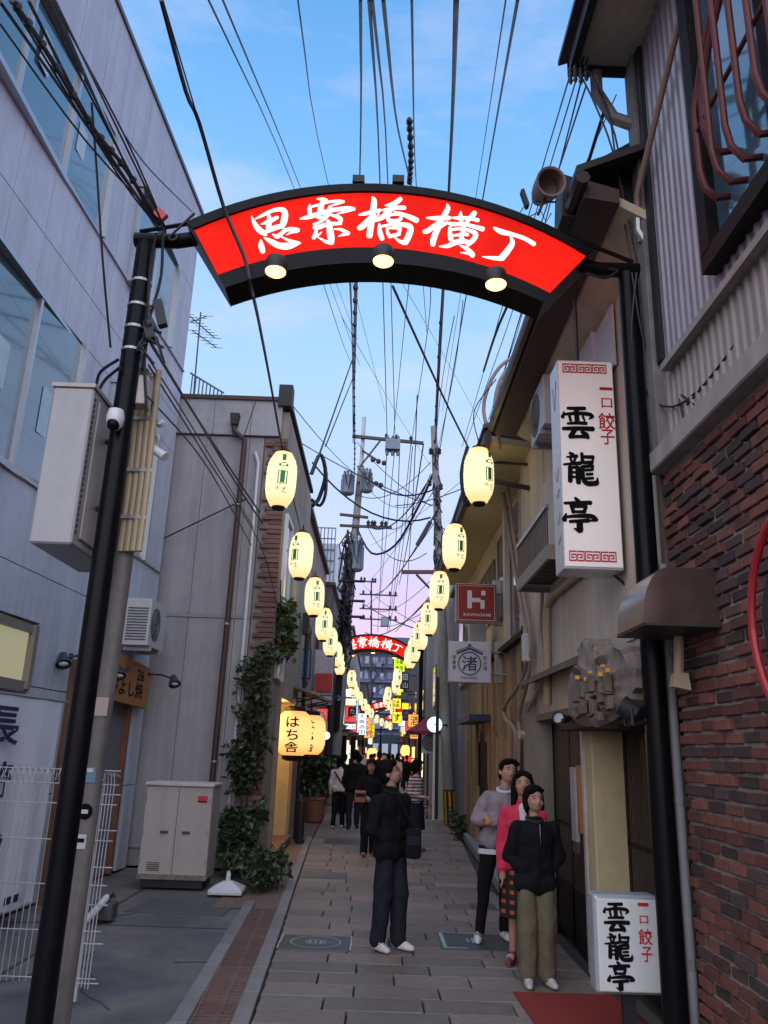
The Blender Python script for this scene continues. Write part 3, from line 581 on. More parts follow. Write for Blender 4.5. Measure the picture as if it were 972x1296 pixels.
MB().bx(-9,-1.68,12.70,17.9,7.55,7.62).build('parapet_cap',m_brown,G)
MB().bx(-1.90,-1.66,12.68,12.95,7.45,7.85).build('corner_box',m_blackm,G)
MB().bx(-3.7,-2.1,12.82,12.86,0,.25).build('plinth',m_conc,G)
# brick quoins at the corner
b0=None; z=.15; k=0
bb=MB(); bb.bx(-.5,.5,-.5,.5,-.5,.5)
while z<6.85:
    wide=.30 if k%2==0 else .20
    x0=-1.70-wide-.06*((k*7)%3)/2
    for (xa,xb) in ((x0,-1.70),):
        c=((xa+xb)/2,12.83,z+.038); sc=(xb-xa,.14+.02*((k*5)%3),.068)
        if b0 is None: b0=bb.build('brick',m_brick2,G,org=(0,0,0)); b0.location=Vector(c)-WL[G.name]; b0.scale=sc
        else: inst(b0,'brick',G,c,sc)
    z+=.082; k+=1
MB().bx(-2.08,-1.69,12.80,12.86,.1,6.88).build('mortar_bed',m_mortar,G)
# street side trim: tall white framed window, alcove
b=MB(); 
for (y0,y1,z0,z1) in ((13.25,13.31,2.9,5.6),(14.1,14.16,2.9,5.6),(13.25,14.16,5.6,5.66),(13.25,14.16,2.84,2.9)): b.bx(XG-.01,XG+.05,y0,y1,z0,z1)
F=b.build('window',m_whitep,G); MB().bx(XG-.03,XG+.01,13.31,14.1,2.9,5.6).build('pane',m_glass,F)
b=MB(); b.bx(XG-.60,XG-.58,13.95,16.6,0,2.62); b.bx(XG-.6,XG,16.58,16.6,0,2.62); b.bx(XG-.6,XG,13.95,13.97,0,2.62); b.bx(XG-.6,XG,13.95,16.6,2.6,2.62); b.build('doorway_lining',m_cream,G)
MB().bx(XG-.6,XG+.12,13.9,16.65,0,.12).build('doorstep',mat('brown_tile',(.20,.11,.07),.6,var=.2),G,bevel=.01)
MB().bx(XG-.58,XG-.54,14.6,15.5,.12,2.1).build('door',mat('ochre_door',(.35,.22,.09),.5,aniso=(5,5,.7)),G,bevel=.005)
for y in (13.9,16.6): MB().bx(XG-.02,XG+.06,y,y+.1,0,2.7).build('door_post',mat('ochre_post',(.33,.25,.17),.6,aniso=(5,5,.7),var=.25),G,bevel=.006)
# recessed ceiling lamp of the doorway
t=thing('doorway_lamp','warm recessed lamp glowing in the ceiling of the yellow doorway','lamp',(XG-.3,15.3,2.5))
MB().lathe([(.06,0),(.07,.03)],(XG-.3,15.3,2.555),12).build('bulb',g_spot,t)
ld=bpy.data.lights.new('doorway_light','POINT'); ld.energy=26; ld.color=(1,.62,.25); ld.shadow_soft_size=.08
lo=bpy.data.objects.new('doorway_light',ld); COL.objects.link(lo); lo.parent=t; lo.location=(0,0,-.1)
# blue-grey pent roofs and the two big lanterns
for i,(y,x,z,l) in enumerate(((16.6,-1.45,2.78,'blue grey little tiled canopy over the nearer warm lantern'),(18.6,-1.35,2.78,'blue grey little canopy behind the nearer one'))):
    t=thing('door_canopy',l,'canopy',(x,y,z),'small canopies')
    b=MB(); b.prism([(x-.35,y-.1,z+.16),(x+.30,y-.1,z),(x+.30,y-.1,z+.05),(x-.35,y-.1,z+.22)],(0,1.0,0)); b.build('roof',mat('slate_blue',(.10,.11,.15),.5,var=.2),t,bevel=.006)
    b=MB(); b.tube([(x-.3,y+.05,z-.1),(x+.2,y+.05,z+.02)],.02,6); b.tube([(x-.3,y+.8,z-.1),(x+.2,y+.8,z+.02)],.02,6); b.build('bracket',m_brown,t)
def hachi(p,label,parts=True):
    t=thing('paper_lantern',label,'lantern',p,'warm lanterns at the doorway'); p=Vector(p)
    prof=[(.16,-.41),(.20,-.40)]+[(.335*(1-abs((k-10)/10)**4*.32)+(.004 if k%2 else -.003),-.38+.76*k/20) for k in range(21)]+[(.20,.40),(.16,.41)]
    MB().lathe([(r,z) for r,z in prof],p,24).build('shade',g_hachi,t,smooth=True)
    MB().lathe([(.19,.40),(.20,.41),(.20,.47),(.12,.5)],p,16).build('top_ring',m_dkwood,t)
    MB().lathe([(.12,-.5),(.20,-.47),(.20,-.40),(.19,-.39)],p,16).build('bottom_ring',m_dkwood,t)
    MB().tube([p+Vector((0,0,.48)),p+Vector((0,0,.72))],.012,6).build('hanger',m_dkwood,t)
    b=MB()
    def wrap(ch,z,w,h):
        vs,fs,_=TXT[ch]; vv=[]
        for x,y in vs:
            a=((x-.5)*w)/.335; vv.append(p+Vector((.346*math.sin(a),-.346*math.cos(a),z+(y-.5)*h)))
        b.add(vv,fs)
    for a in (('は',.20,.24,.19),('ち',-.03,.22,.19),('舎',-.25,.27,.19)):
        b=MB(); wrap(*a); b.build('character',m_ink,t)
hachi(aY(372,928,15.6),'big round warm paper lantern with black hiragana, the nearer of two by the doorway')
hachi(aY(392,930,17.6),'warm paper lantern half hidden behind the nearer hiragana lantern')
# ------------------------------------------------------------------ down pipes on the grey wall
t=thing('downpipe','dark brown rain pipe with a funnel head on the grey wall','drainpipe',(-2.5,12.68,0),'rain pipes')
b=MB(); b.tube([(-2.62,12.68,7.05),(-2.62,12.68,6.95),(-2.42,12.68,6.78),(-2.42,12.68,6.6),(-2.46,12.68,.2)],.045,10); b.build('pipe',m_brown,t,smooth=True)
b=MB(); b.prism([(-2.70,12.60,7.25),(-2.54,12.60,7.25),(-2.57,12.60,7.04),(-2.67,12.60,7.04)],(0,.16,0)); b.build('funnel',m_blackm,t,bevel=.006)
for z in (1.5,3.6,5.6): MB().lathe([(.055,0),(.055,.03)],(-2.44,12.68,z),10).build('clip',m_steel,t)
t=thing('downpipe','thin white rain pipe beside the brick corner of the grey wall','drainpipe',(-2.1,12.76,0),'rain pipes')
b=MB(); b.tube([(-2.24,12.76,6.6),(-2.17,12.76,6.4),(-2.17,12.76,2.5),(-2.2,12.76,.2)],.028,8); b.build('pipe',m_whitepl,t,smooth=True)
t=thing('sign_bracket','dark steel sign box and thin pole on the street side of the grey building','bracket',(-1.6,17,4))
b=MB(); b.bx(-1.66,-1.52,17.0,17.3,4.1,4.55); b.build('box',m_blackm,t); b=MB(); b.tube([(-1.55,17.1,0),(-1.55,17.1,4.1)],.04,8); b.build('pole',m_blackm,t,smooth=True)
# ------------------------------------------------------------------ plants
def leafcloud(mb,pts,n,rad,size,seed,droop=.4):
    rnd=random.Random(seed)
    for _ in range(n):
        c=Vector(rnd.choice(pts)); d=Vector((rnd.gauss(0,1),rnd.gauss(0,1),rnd.gauss(0,1))).normalized()*rad*rnd.random()**.45
        p=c+d; s=size*rnd.choice((.45,.7,.9,1.1,1.5))*rnd.uniform(.85,1.15)
        a=Vector((rnd.gauss(0,1),rnd.gauss(0,1),rnd.gauss(0,.7)-droop)).normalized(); q=a.cross(Vector((rnd.gauss(0,1),rnd.gauss(0,1),rnd.gauss(0,1)))).normalized()*s*.36
        up=a.cross(q).normalized()*s*.12
        mb.add([p,p+a*s*.45+q+up,p+a*s,p+a*s*.45-q+up],[(0,1,2),(0,2,3)])
def plant(name,label,cat,pts,n,rad,size,seed,m=m_leaf,stems=None,grp=None):
    b=MB(); leafcloud(b,pts,n,rad,size,seed); t=thing(name,label,cat,(pts[0][0],pts[0][1],min(p[2] for p in pts)),grp)
    b.build('foliage',m,t,kind='stuff')
    if stems:
        for s in stems: MB().tube(s,.012,5).build('stem',m_stem,t,smooth=True)
    return t
rv=random.Random(3)
iv=[(-1.92+rv.uniform(-.18,.22),12.62,1.2+k*.07) for k in range(30)]
plant('ivy_plant','dense dark ivy climbing the brick corner of the grey building','ivy',iv+[(-2.1+rv.uniform(-.1,.1),12.6,1.3+.06*k) for k in range(8)],1750,.17,.085,11,m_leafd,[[(-1.85,12.7,0),(-1.95,12.7,1.5),(-1.8,12.7,3.2)],[(-1.9,12.7,.2),(-2.05,12.68,1.4),(-2.0,12.68,2.5)]])
iv2=[(-1.62+rv.uniform(-.05,.12),12.95+rv.uniform(-.1,.5),3.15+k*.055) for k in range(18)]
plant('ivy_plant','lighter green vine hanging from the street side of the brick corner','ivy',iv2,420,.17,.12,12,m_leaf,[[(-1.66,12.9,4.4),(-1.62,13.0,3.1)]])
pts=[(-1.5+rv.uniform(-.34,.26),11.2+rv.uniform(-.3,.7),.12+rv.uniform(0,.34)) for _ in range(24)]
plant('low_shrub','bushy green shrub spreading over the foot of the brick corner','shrub',pts,1700,.16,.072,13,m_leafd,[[(-1.5,11.4,0),(-1.4,11.3,.3)],[(-1.6,11.5,0),(-1.75,11.4,.4)]])
pts=[(-1.95+rv.uniform(-.3,.3),12.3+rv.uniform(-.3,.2),.25+rv.uniform(0,.6)) for _ in range(16)]
plant('low_shrub','darker shrub behind the parasol foot against the grey wall','shrub',pts,800,.18,.11,14,m_leafd)
pc=gr(397,1040)
t=thing('potted_plant','leafy green plant in a terracotta pot on the left of the lane','potted plant',pc)
MB().lathe([(.20,0),(.24,.1),(.29,.52),(.32,.53),(.32,.60),(.27,.60),(.26,.55)],pc,18).build('pot',m_terra,t,smooth=True)
b=MB(); leafcloud(b,[(pc.x+rv.uniform(-.32,.32),pc.y+rv.uniform(-.2,.2),.75+rv.uniform(0,.8)) for _ in range(24)],900,.2,.15,21); b.build('foliage',m_leafd,t,kind='stuff')
MB().tube([pc+Vector((0,0,.5)),pc+Vector((.03,0,1.3))],.02,5).build('stem',m_stem,t)
pts=[(1.62+rv.uniform(-.05,.1),9.15+rv.uniform(-.15,.6),.1+rv.uniform(0,.45)) for _ in range(12)]
plant('low_shrub','small dark plant at the wall foot behind the woman in pink','shrub',pts,420,.13,.09,15,m_leafd)
pts=[(1.86+rv.uniform(-.06,.1),18.4+rv.uniform(-.7,1.6),.1+rv.uniform(0,.3)) for _ in range(12)]
plant('low_shrub','low dark greenery at the foot of the striped utility pole','shrub',pts,420,.14,.09,16,m_leafd)
pts=[(1.95,5.62,.36),(1.93,5.6,.46),(1.95,5.6,.28)]
plant('small_weed','wispy weed growing beside the little lightbox sign','weed',pts,60,.06,.05,17,m_leafd,[[(1.95,5.6,0),(1.93,5.6,.5)]])
t=thing('black_bollard','short black bollard at the kerb beside the terracotta pot','bollard',gr(379,1066))
q=gr(379,1066); MB().lathe([(.10,0),(.10,.05),(.075,.06),(.07,.72),(.08,.73),(.06,.78),(.02,.79)],q,14).build('post',m_blackm,t,smooth=True)
# ------------------------------------------------------------------ arch with lettering
def arch_gate(Y,dx,label,full=True):
    t=thing('gateway_arch',label,'gateway arch',(dx,Y,4.7),'red arches over the lane'); P=Vector((dx,Y,0))
    # arc edges traced in the sign plane (x,z)
    def arc(p0,p1,p2,n=24):  # circle through three points
        (ax,ay),(bx_,by),(cx,cy)=p0,p1,p2
        d=2*(ax*(by-cy)+bx_*(cy-ay)+cx*(ay-by)); ux=((ax*ax+ay*ay)*(by-cy)+(bx_**2+by**2)*(cy-ay)+(cx**2+cy**2)*(ay-by))/d; uy=((ax*ax+ay*ay)*(cx-bx_)+(bx_**2+by**2)*(ax-cx)+(cx**2+cy**2)*(bx_-ax))/d
        r=math.hypot(ax-ux,ay-uy); a0=math.atan2(ay-uy,ax-ux); a1=math.atan2(cy-uy,cx-ux)
        return [(ux+r*math.cos(a0+(a1-a0)*k/n),uy+r*math.sin(a0+(a1-a0)*k/n)) for k in range(n+1)]
    q=lambda px,py:(lambda v:(v.x,v.z))(aY(px,py,5.0))
    top=arc(q(236,284),q(503,237),q(750,319)); q2=lambda px,py:(lambda v:(v.x,v.z))(aY(px,py,5.20)); bot=arc((q(283,384)[0],q2(283,384)[1]),(q(505,355)[0],q2(505,355)[1]),(q(688,402)[0],q2(688,402)[1]))
    rt=arc(q(246,292),q(503,246),q(742,325)); rbm=arc(q(276,349),q(505,316),q(696,372))
    def ring(lo,hi,y0,y1,nm,m):
        b=MB(); n=len(lo)
        vs=[]
        for (x,z),(x2,z2) in zip(lo,hi): vs+=[P+Vector((x,y0,z)),P+Vector((x2,y0,z2)),P+Vector((x,y1,z)),P+Vector((x2,y1,z2))]
        fs=[]
        for i in range(n-1):
            a=4*i; c=a+4; fs+=[(a,c,c+1,a+1),(a+3,c+3,c+2,a+2),(a+1,c+1,c+3,a+3),(a+2,c+2,c,a)]
        fs+=[(0,1,3,2),(4*n-4,4*n-2,4*n-1,4*n-3)]
        b.add(vs,fs); return b.build(nm,m,t)
    ring(rbm,rt,-.004,.26,'lit_panel',g_red)
    ring(rt,top,-.03,.28,'top_rim',m_black)
    ring(bot,rbm,-.012,.24,'lower_band',m_black)
    for (a0,a1,b0,b1) in ((rbm[0],rt[0],bot[0],top[0]),(rbm[-1],rt[-1],bot[-1],top[-1])):
        b=MB(); b.prism([P+Vector((a0[0],-.02,a0[1])),P+Vector((a1[0],-.02,a1[1])),P+Vector((b1[0],-.02,b1[1])),P+Vector((b0[0],-.02,b0[1]))],(0,.29,0)); b.build('end_cap',m_black,t)
    for ox,oy,sc,S in ARCH_CH:
        b=MB(); k=0
        for vs,fs in brush2d(S):
            vv=[]
            for x,y in vs:
                v=aY(ox+x/sc,oy+y/sc,5.0); vv.append(P+Vector((v.x,-.010-.0003*k,v.z)))
            b.add(vv,fs); k+=1
        b.build('kanji',g_letter,t)
    # spot lamps hung below the band
    for (px,py) in ((351,352),(485,339),(625,368)):
        v=aY(px,py,5.0); c=P+Vector((v.x,-.10,v.z+.02))
        l=MB(); l.tube([c+Vector((0,.11,.06)),c+Vector((0,.03,.08)),c],.02,8); l.lathe([(.075,-.03),(.082,.02),(.07,.07),(.03,.10)],c,16); L_=l.build('spot_lamp',m_blackm,t,smooth=True)
        MB().lathe([(.0,-.062),(.05,-.056),(.072,-.04),(.074,-.03)],c,16).build('bulb',g_spot,L_,smooth=True)
    return t,P
def arch_posts(t,P,dz=0):
    for s,(x,zt) in ((-1,(-1.84,5.36)),(1,(1.76,5.24))):
        MB().lathe([(.14,-dz),(.14,.02-dz),(.075,.03-dz),(.072,zt-.04),(.0,zt-.03)],P+Vector((x,.12,0)),18).build('post',m_black,t,smooth=True)
        e=P+Vector((x-.05*s*-1*-1,.12,zt)); i=P+Vector(((-1.42 if s<0 else 1.38),.12,zt+.04 if s<0 else zt+.03))
        MB().tube([P+Vector((x+.09*s,.12,zt)),P+Vector((x-.22*s,.12,zt)),i],.055,12).build('arm',m_black,t,smooth=True)
A1,P1=arch_gate(5.0,0,'large glowing red arch with white brushed kanji nearest the camera, across the whole lane')
arch_posts(A1,P1)
b=MB(); b.tube([(-1.9,5.1,5.42),(-1.2,5.12,5.60)],.016,6); b.tube([(1.8,5.1,5.30),(1.1,5.12,5.62)],.016,6); b.build('stay_rod',m_black,A1)
for px,py in ((503,236),(453,236)):
    v=aY(px,py,5.1); MB().bx(v.x-.04,v.x+.05,5.03,5.14,v.z-.01,v.z+.05).build('junction_cap',m_blackm,A1)
v=aY(474,814,30); A2,P2=arch_gate(30,v.x+.02,'second red arch further down the lane with the same white kanji')
dz=(v.z-5.45)*.85; arch_posts(A2,P2,dz); A2.location.z+=dz
v=aY(489,893,66); A3,P3=arch_gate(66,v.x+.05,'third red arch far down the lane, partly hidden by yellow signs')
dz=max(-.6,min(1.2,v.z-5.45)); arch_posts(A3,P3,dz); A3.location.z+=dz
v=aY(500,905,92); A4,P4=arch_gate(92,v.x+.3,'fourth and farthest red arch at the end of the lane'); arch_posts(A4,P4)
# horn speaker on the arch
v=aY(693,236,5.1); t=thing('horn_speaker','grey pink horn loudspeaker mounted on top of the nearest red arch','loudspeaker',v)
ax=Vector((.12,-1,-.25)).normalized()
b=MB(); b.lathe([(.085,-.02),(.10,.05),(.115,.2),(.118,.21),(.10,.205),(.085,.08),(.03,.04)],v-ax*.12,18,ax); b.build('horn',mat('horn_grey',(.20,.13,.12),.6,var=.25),t,smooth=True)
b=MB(); b.lathe([(.06,0),(.08,.1)],v-ax*.22,14,ax); b.build('driver',m_iron,t,smooth=True)
b=MB(); b.tube([v+Vector((-.02,0,-.1)),v+Vector((-.08,0,-.26))],.012,6); b.tube([v+Vector((-.1,0,-.14)),v+Vector((.06,0,-.14))],.008,5); b.build('stand',m_blackm,t)
q=aY(664,252,5.1); MB().obx(q,(.012,0,.006),(0,.03,0),(-.02,0,.07)).build('transmitter',m_blackm,t)
b=MB(); b.tube([q+Vector((0,0,-.06)),q+Vector((-.05,0,-.14)),q+Vector((.03,0,-.16)),q+Vector((.12,0,-.10)),q+Vector((.16,0,-.2)),q+Vector((.2,0,-.12))],.005,5); b.build('lead',m_wire,t)
# conduit pole, equipment box, little boxes
t=thing('conduit_pole','weathered grey steel pole carrying a bundle of beige conduits behind the black arch post','utility pole',(-1.84,5.45,0))
MB().tube([(-1.84,5.45,0),(-1.81,5.45,3.3),(-1.87,5.45,4.45)],.062,14).build('pole',mat('stained_steel',(.20,.18,.165),.6,.2,var=.3,streak=.4),t,smooth=True)
for k,(dx,zt) in enumerate(((-.02,4.25),(.025,4.32),(.07,4.38),(.115,4.40))):
    x=-1.80+dx; MB().tube([(x,5.38-.01*k,3.02),(x-.0,5.38-.01*k,3.5),(x-.02,5.38-.01*k,zt)],.024,8).build('conduit',m_pipeb,t,smooth=True)
MB().bx(-1.95,-1.83,5.33,5.41,4.42,4.72).build('rusty_plate',m_rust,t,bevel=.004)
for z in (3.25,3.6,4.0): MB().bx(-1.86,-1.66,5.335,5.345,z,z+.025).build('clamp_band',m_steel,t)
for z,w in ((1.98,.07),(1.55,.055),(1.32,.06),(1.15,.05)):
    (MB().lathe([(w*.8,-.002),(w*.8,.002)],(-1.83,5.384,z),16,(0,-1,0)) if z==1.32 else MB().bx(-1.87,-1.87+w*1.4,5.383,5.387,z-w,z+w*.7)).build('sticker',{1.98:mat('pink_paper',(.5,.38,.36),.7),1.55:mat('blue_sticker',(.14,.27,.36),.6),1.32:m_ink,1.15:m_whitepl}[z],t)
t=thing('grey_junction_box','small beige junction box strapped above the conduits','junction box',(-1.79,5.1,4.05))
MB().bx(-1.83,-1.70,5.12,5.24,4.03,4.25).build('case',m_cab,t,bevel=.006)
t=thing('cctv_camera','white and black dome camera on the black arch post','camera',(-1.84,4.9,3.8))
b=MB(); b.lathe([(.03,-.09),(.055,-.06),(.06,.0),(.05,.05)],(-1.84,4.98,3.86),14); b.build('housing',m_whitepl,t,smooth=True); MB().ball((-1.84,4.96,3.80),.045,12,8).build('lens',m_black,t,smooth=True)
t=thing('post_lamp','small white tube lamp sticking out beside the conduits','lamp',(-1.62,5.4,3.7))
b=MB(); b.tube([(-1.72,5.4,3.82),(-1.58,5.35,3.72)],[.03,.035],10); b.build('tube',m_whitepl,t,smooth=True); MB().lathe([(.035,0),(.02,.03)],(-1.66,5.4,4.0),10,(0,-1,0)).build('knob',m_whitepl,t)
t=thing('equipment_box','large pale grey equipment cabinet hung high on the left post','equipment box',(-2.15,5.0,2.96))
MB().bx(-2.30,-2.02,5.0,5.9,2.97,4.08).build('casing',mat('box_grey',(.37,.36,.37),.55,streak=.2,var=.08),t,bevel=.012)
MB().bx(-2.31,-2.01,4.99,5.91,4.082,4.11).build('lid',m_cab,t)
b=MB()
for k in range(24): z=3.05+k*.041; b.bx(-2.018,-2.012,5.03,5.045,z,z+.022)
b.build('vent_slots',m_blackm,t)
MB().bx(-2.018,-2.003,5.10,5.82,3.03,4.02).build('door',m_cab,t,bevel=.005)
b=MB(); b.tube([(-2.0,5.3,3.3),(-1.86,5.3,3.3)],.02,6); b.tube([(-2.0,5.3,3.8),(-1.86,5.3,3.8)],.02,6); b.build('bracket',m_iron,t)
for z in (4.42,4.60,4.78,4.98): MB().lathe([(.077,0),(.077,.02)],(-1.84,5.12,z),16).build('clamp_band',m_steel,A1)
b=MB()
rq=random.Random(9)
for k in range(9):
    p=Vector((-1.72+rq.uniform(-.06,.06),5.08,4.6+rq.uniform(-.15,.22))); b.tube([p,p+Vector((rq.uniform(-.08,.08),rq.uniform(-.05,.05),rq.uniform(-.1,.1))),p+Vector((rq.uniform(-.06,.1),0,rq.uniform(-.22,.05)))],.012,5)
b.obx((-1.66,5.08,4.72),(.03,0,.01),(0,.03,0),(-.03,0,.10)); b.obx((-1.72,5.08,4.58),(.03,0,.01),(0,.03,0),(-.02,0,.07)); b.build('cable_splice',m_wire,A1)

# print on the pole stickers, trailing ivy strands, seams and patch in the forecourt
for (z,w,m) in ((1.32,.03,m_whitepl),(1.57,.03,m_whitepl),(1.15,.03,m_ink)):
    MB().bx(-1.855,-1.855+w*1.5,5.380,5.3815,z-.012,z+.012).build('sticker_print',m,bpy.data.objects['conduit_pole'])
rv=random.Random(51); iv_=bpy.data.objects['ivy_plant']
for k in range(9):
    x=-1.95+rv.uniform(-.25,.3); z=rv.uniform(1.6,3.2); p_=[Vector((x,12.58,z))]
    for j in range(5): p_.append(p_[-1]+Vector((rv.uniform(-.06,.06),rv.uniform(-.06,.01),-.11)))
    MB().tube(p_,.006,4).build('stem',m_stem,iv_)
fo_=bpy.data.objects['forecourt']
b=MB(); b.bx(-4.4,-1.3,8.9,8.93,-.03,-.026); b.bx(-2.9,-2.87,3,12.7,-.03,-.0255); b.build('seam',mat('seam_dark',(.05,.048,.046),.9),fo_)
b=MB(); b.prism([(-2.7,9.6,-.03),(-1.6,9.5,-.03),(-1.55,10.3,-.03),(-2.6,10.45,-.03)],(0,0,.006)); b.build('patch',mat('concrete_patch',(.095,.09,.088),.85,var=.35,vs=5,bump=.4),fo_)
for k in range(5):
    p_=[Vector((rv.uniform(-3.6,-1.5),rv.uniform(5.5,9),-.028))]; d=rv.uniform(0,6.28)
    for j in range(7): d+=rv.uniform(-.5,.5); p_.append(p_[-1]+Vector((math.cos(d)*.18,math.sin(d)*.18,0)))
    MB().tube(p_,.006,4).build('crack',mat('seam_dark',(.05,.048,.046)),fo_)
# ------------------------------------------------------------------ brick and corrugated building, right foreground
XR0=1.90
B=thing('brick_building','old building with red brick ground floor under grey corrugated metal at the right edge','building',(2.4,4.2,0))
b=MB(); b.bx(XR0+.03,6,2.2,5.08,0,7.6); b.build('wall_core',m_mortdk,B)
MB().bx(XR0+.012,XR0+.03,2.2,5.09,.0,3.62).build('mortar_bed',m_mortdk,B)
rr=random.Random(5); b0=None; z=.02; k=0; rest=MB(); cnt=0
rows=[]
while z<3.58:
    y=5.10-(.0 if k%2 else .11); 
    if k%2==0: rows.append((5.10-.105,5.10-.005,z))
    while y>3.35:
        L_=.21*rr.uniform(.93,1.05); rows.append((y-L_,y-.012,z)); y-=L_+.006
    z+=.073; k+=1
rows.sort(key=lambda r:-(r[1]>3.9)*10-r[2]*.1)
for (ya,yb,z) in rows:
    px=rr.uniform(-.012,.012); c=(XR0+.02+px,(ya+yb)/2,z+.03+rr.uniform(-.003,.003)); sc=(.06,yb-ya-.006,.054+rr.uniform(-.004,.004))
    if cnt<298:
        rot=(rr.uniform(-.02,.02),0,rr.uniform(-.03,.03))
        if b0 is None: q=MB(); q.bx(-.5,.5,-.5,.5,-.5,.5); b0=q.build('brick',m_brick,B,bevel=.07,org=(0,0,0)); b0.location=Vector(c)-WL[B.name]; b0.scale=sc
        else: inst(b0,'brick',B,c,sc,rot)
        cnt+=1
    else: rest.obx(c,(sc[0]/2,0,0),(0,sc[1]/2,0),(0,0,sc[2]/2))
if rest.v: rest.build('brick',m_brick,B,kind='stuff')
MB().bx(XR0-.09,XR0+.03,2.2,5.12,3.62,3.765).build('stone_ledge',mat('ledge_mortar',(.36,.32,.28),.85,streak=.25,bump=.2),B,bevel=.01)
def corr(mb,y0,y1,z0,z1,x,p=.092,dp=.014):
    ys=[];y=y0
    while y<y1:
        for f_,dx in ((0,0),(.16,-dp),(.38,-dp),(.54,0)): 
            if y+f_*p<y1: ys.append((y+f_*p,x+dx))
        y+=p
    ys.append((y1,x))
    for (a,xa),(c,xc) in zip(ys,ys[1:]): mb.quad((xa,a,z0),(xc,c,z0),(xc,c,z1),(xa,a,z1))
b=MB(); corr(b,2.2,4.98,4.36,7.2,XR0); b.build('corrugated_wall',m_corr,B)
b=MB(); corr(b,2.2,4.98,3.765,4.28,XR0+.01); b.build('corrugated_skirt',m_corrb,B)
b=MB(); b.prism([(XR0+.02,2.2,4.26),(XR0-.07,2.2,4.25),(XR0-.07,2.2,4.30),(XR0+.02,2.2,4.37)],(0,2.6,0)); b.build('flashing_ledge',mat('flashing',(.30,.26,.23),.5,streak=.2),B)
MB().bx(XR0-.035,XR0+.03,4.87,4.95,4.38,7.1).build('corner_trim',m_blackm,B)
MB().bx(XR0-.06,XR0+.06,4.96,5.13,3.77,7.12).build('corner_post',mat('grey_weathered_post',(.20,.185,.175),.85,var=.35,streak=.4,bump=.3),B,bevel=.006)
b=MB(); b.bx(XR0-.01,XR0+.05,5.13,5.2,2.9,6.8); b.build('edge_board',mat('brown_edge',(.14,.085,.06),.7,streak=.3),B)
# eave
b=MB(); b.bx(1.44,2.4,2.2,5.08,7.12,7.16); b.build('soffit',mat('soffit_cream',(.62,.52,.40),.75,streak=.3,var=.12),B)
b=MB(); b.bx(1.38,1.44,2.2,5.12,7.06,7.22); b.bx(1.38,2.4,5.08,5.14,7.06,7.22); b.build('fascia',m_blackm,B)
b=MB(); b.prism([(1.32,2.2,7.225),(1.32,5.2,7.225),(3.5,5.2,8.1),(3.5,2.2,8.1)],(0,0,.05)); b.build('roof',m_iron,B)
b=MB(); b.tube([(1.6,5.1,7.06),(1.6,5.1,6.86),(1.72,5.1,6.62),(1.92,5.06,6.5)],.05,8); b.build('gutter_pipe',mat('pipe_greybrown',(.17,.15,.14),.6),B,smooth=True)
# window with dark frame in the corrugated wall
b=MB(); 
for (y0,y1,z0,z1) in ((3.86,3.98,4.55,6.6),(2.6,3.98,4.45,4.56),(2.6,3.98,6.5,6.6),(3.05,3.11,4.56,6.5)): b.bx(XR0-.10,XR0+.02,y0,y1,z0,z1)
F=b.build('window',m_dkwood,B); MB().bx(XR0-.03,XR0+.01,2.6,3.05,4.56,6.5).build('pane',m_glass,F); MB().bx(XR0-.03,XR0+.01,3.11,3.86,4.56,6.5).build('pane',m_glass,F)
rl=thing('window_guard','rust red bent pipe guard in front of the upper right window','railing',(1.66,3.6,4.7)); RM=mat('rust_red_pipe',(.12,.026,.022),.55,.2,var=.35,vs=10)
for z0,z1,yo in ((4.78,6.9,3.70),(5.0,6.9,3.60)):
    MB().tube([(1.88,yo,z0),(1.80,yo,z0-.02),(1.74,yo,z0+.04),(1.72,yo,z0+.15),(1.72,yo,5.35),(1.72,yo-.14,5.55),(1.72,2.6,6.5 if z0<4.9 else 6.25)],.021,8).build('top_pipe',RM,rl,smooth=True)
for k in range(5):
    y=3.5-.17*k; MB().tube([(1.88,y,4.72),(1.78,y,4.70),(1.72,y,4.78),(1.70,y,4.9),(1.70,y,6.2+.1*k)],.019,8).build('bar',RM,rl,smooth=True)
MB().tube([(1.72,3.7,5.2),(1.72,2.6,5.2)],.014,8).build('cross_bar',RM,rl,smooth=True)
t=thing('wall_conduit','long brown pipe running slanted across the corrugated wall','pipe',(1.85,4.9,5.7))
MB().tube([(1.84,5.02,5.42),(1.82,4.98,5.68),(1.81,4.94,5.78),(1.83,4.1,6.35),(1.84,3.5,6.8)],.024,8).build('pipe',mat('conduit_brown',(.28,.18,.14),.6),t,smooth=True)
b=MB(); b.tube([(1.82,4.99,5.72),(1.82,5.0,5.5),(1.86,5.0,5.42)],.032,8); b.build('elbow',m_steel,t,smooth=True)
# grey drain pipe at the brick corner
t=thing('downpipe','grey rain pipe standing against the brick corner beside the black post','drainpipe',(1.87,5.16,0),'rain pipes')
MB().tube([(1.87,5.15,0),(1.87,5.15,3.0)],.038,10).build('pipe',mat('pvc_grey',(.25,.25,.26),.5,streak=.25),t,smooth=True)
for z in (.6,1.5,2.4): MB().lathe([(.044,0),(.044,.05)],(1.87,5.15,z),10).build('socket',m_steel,t)
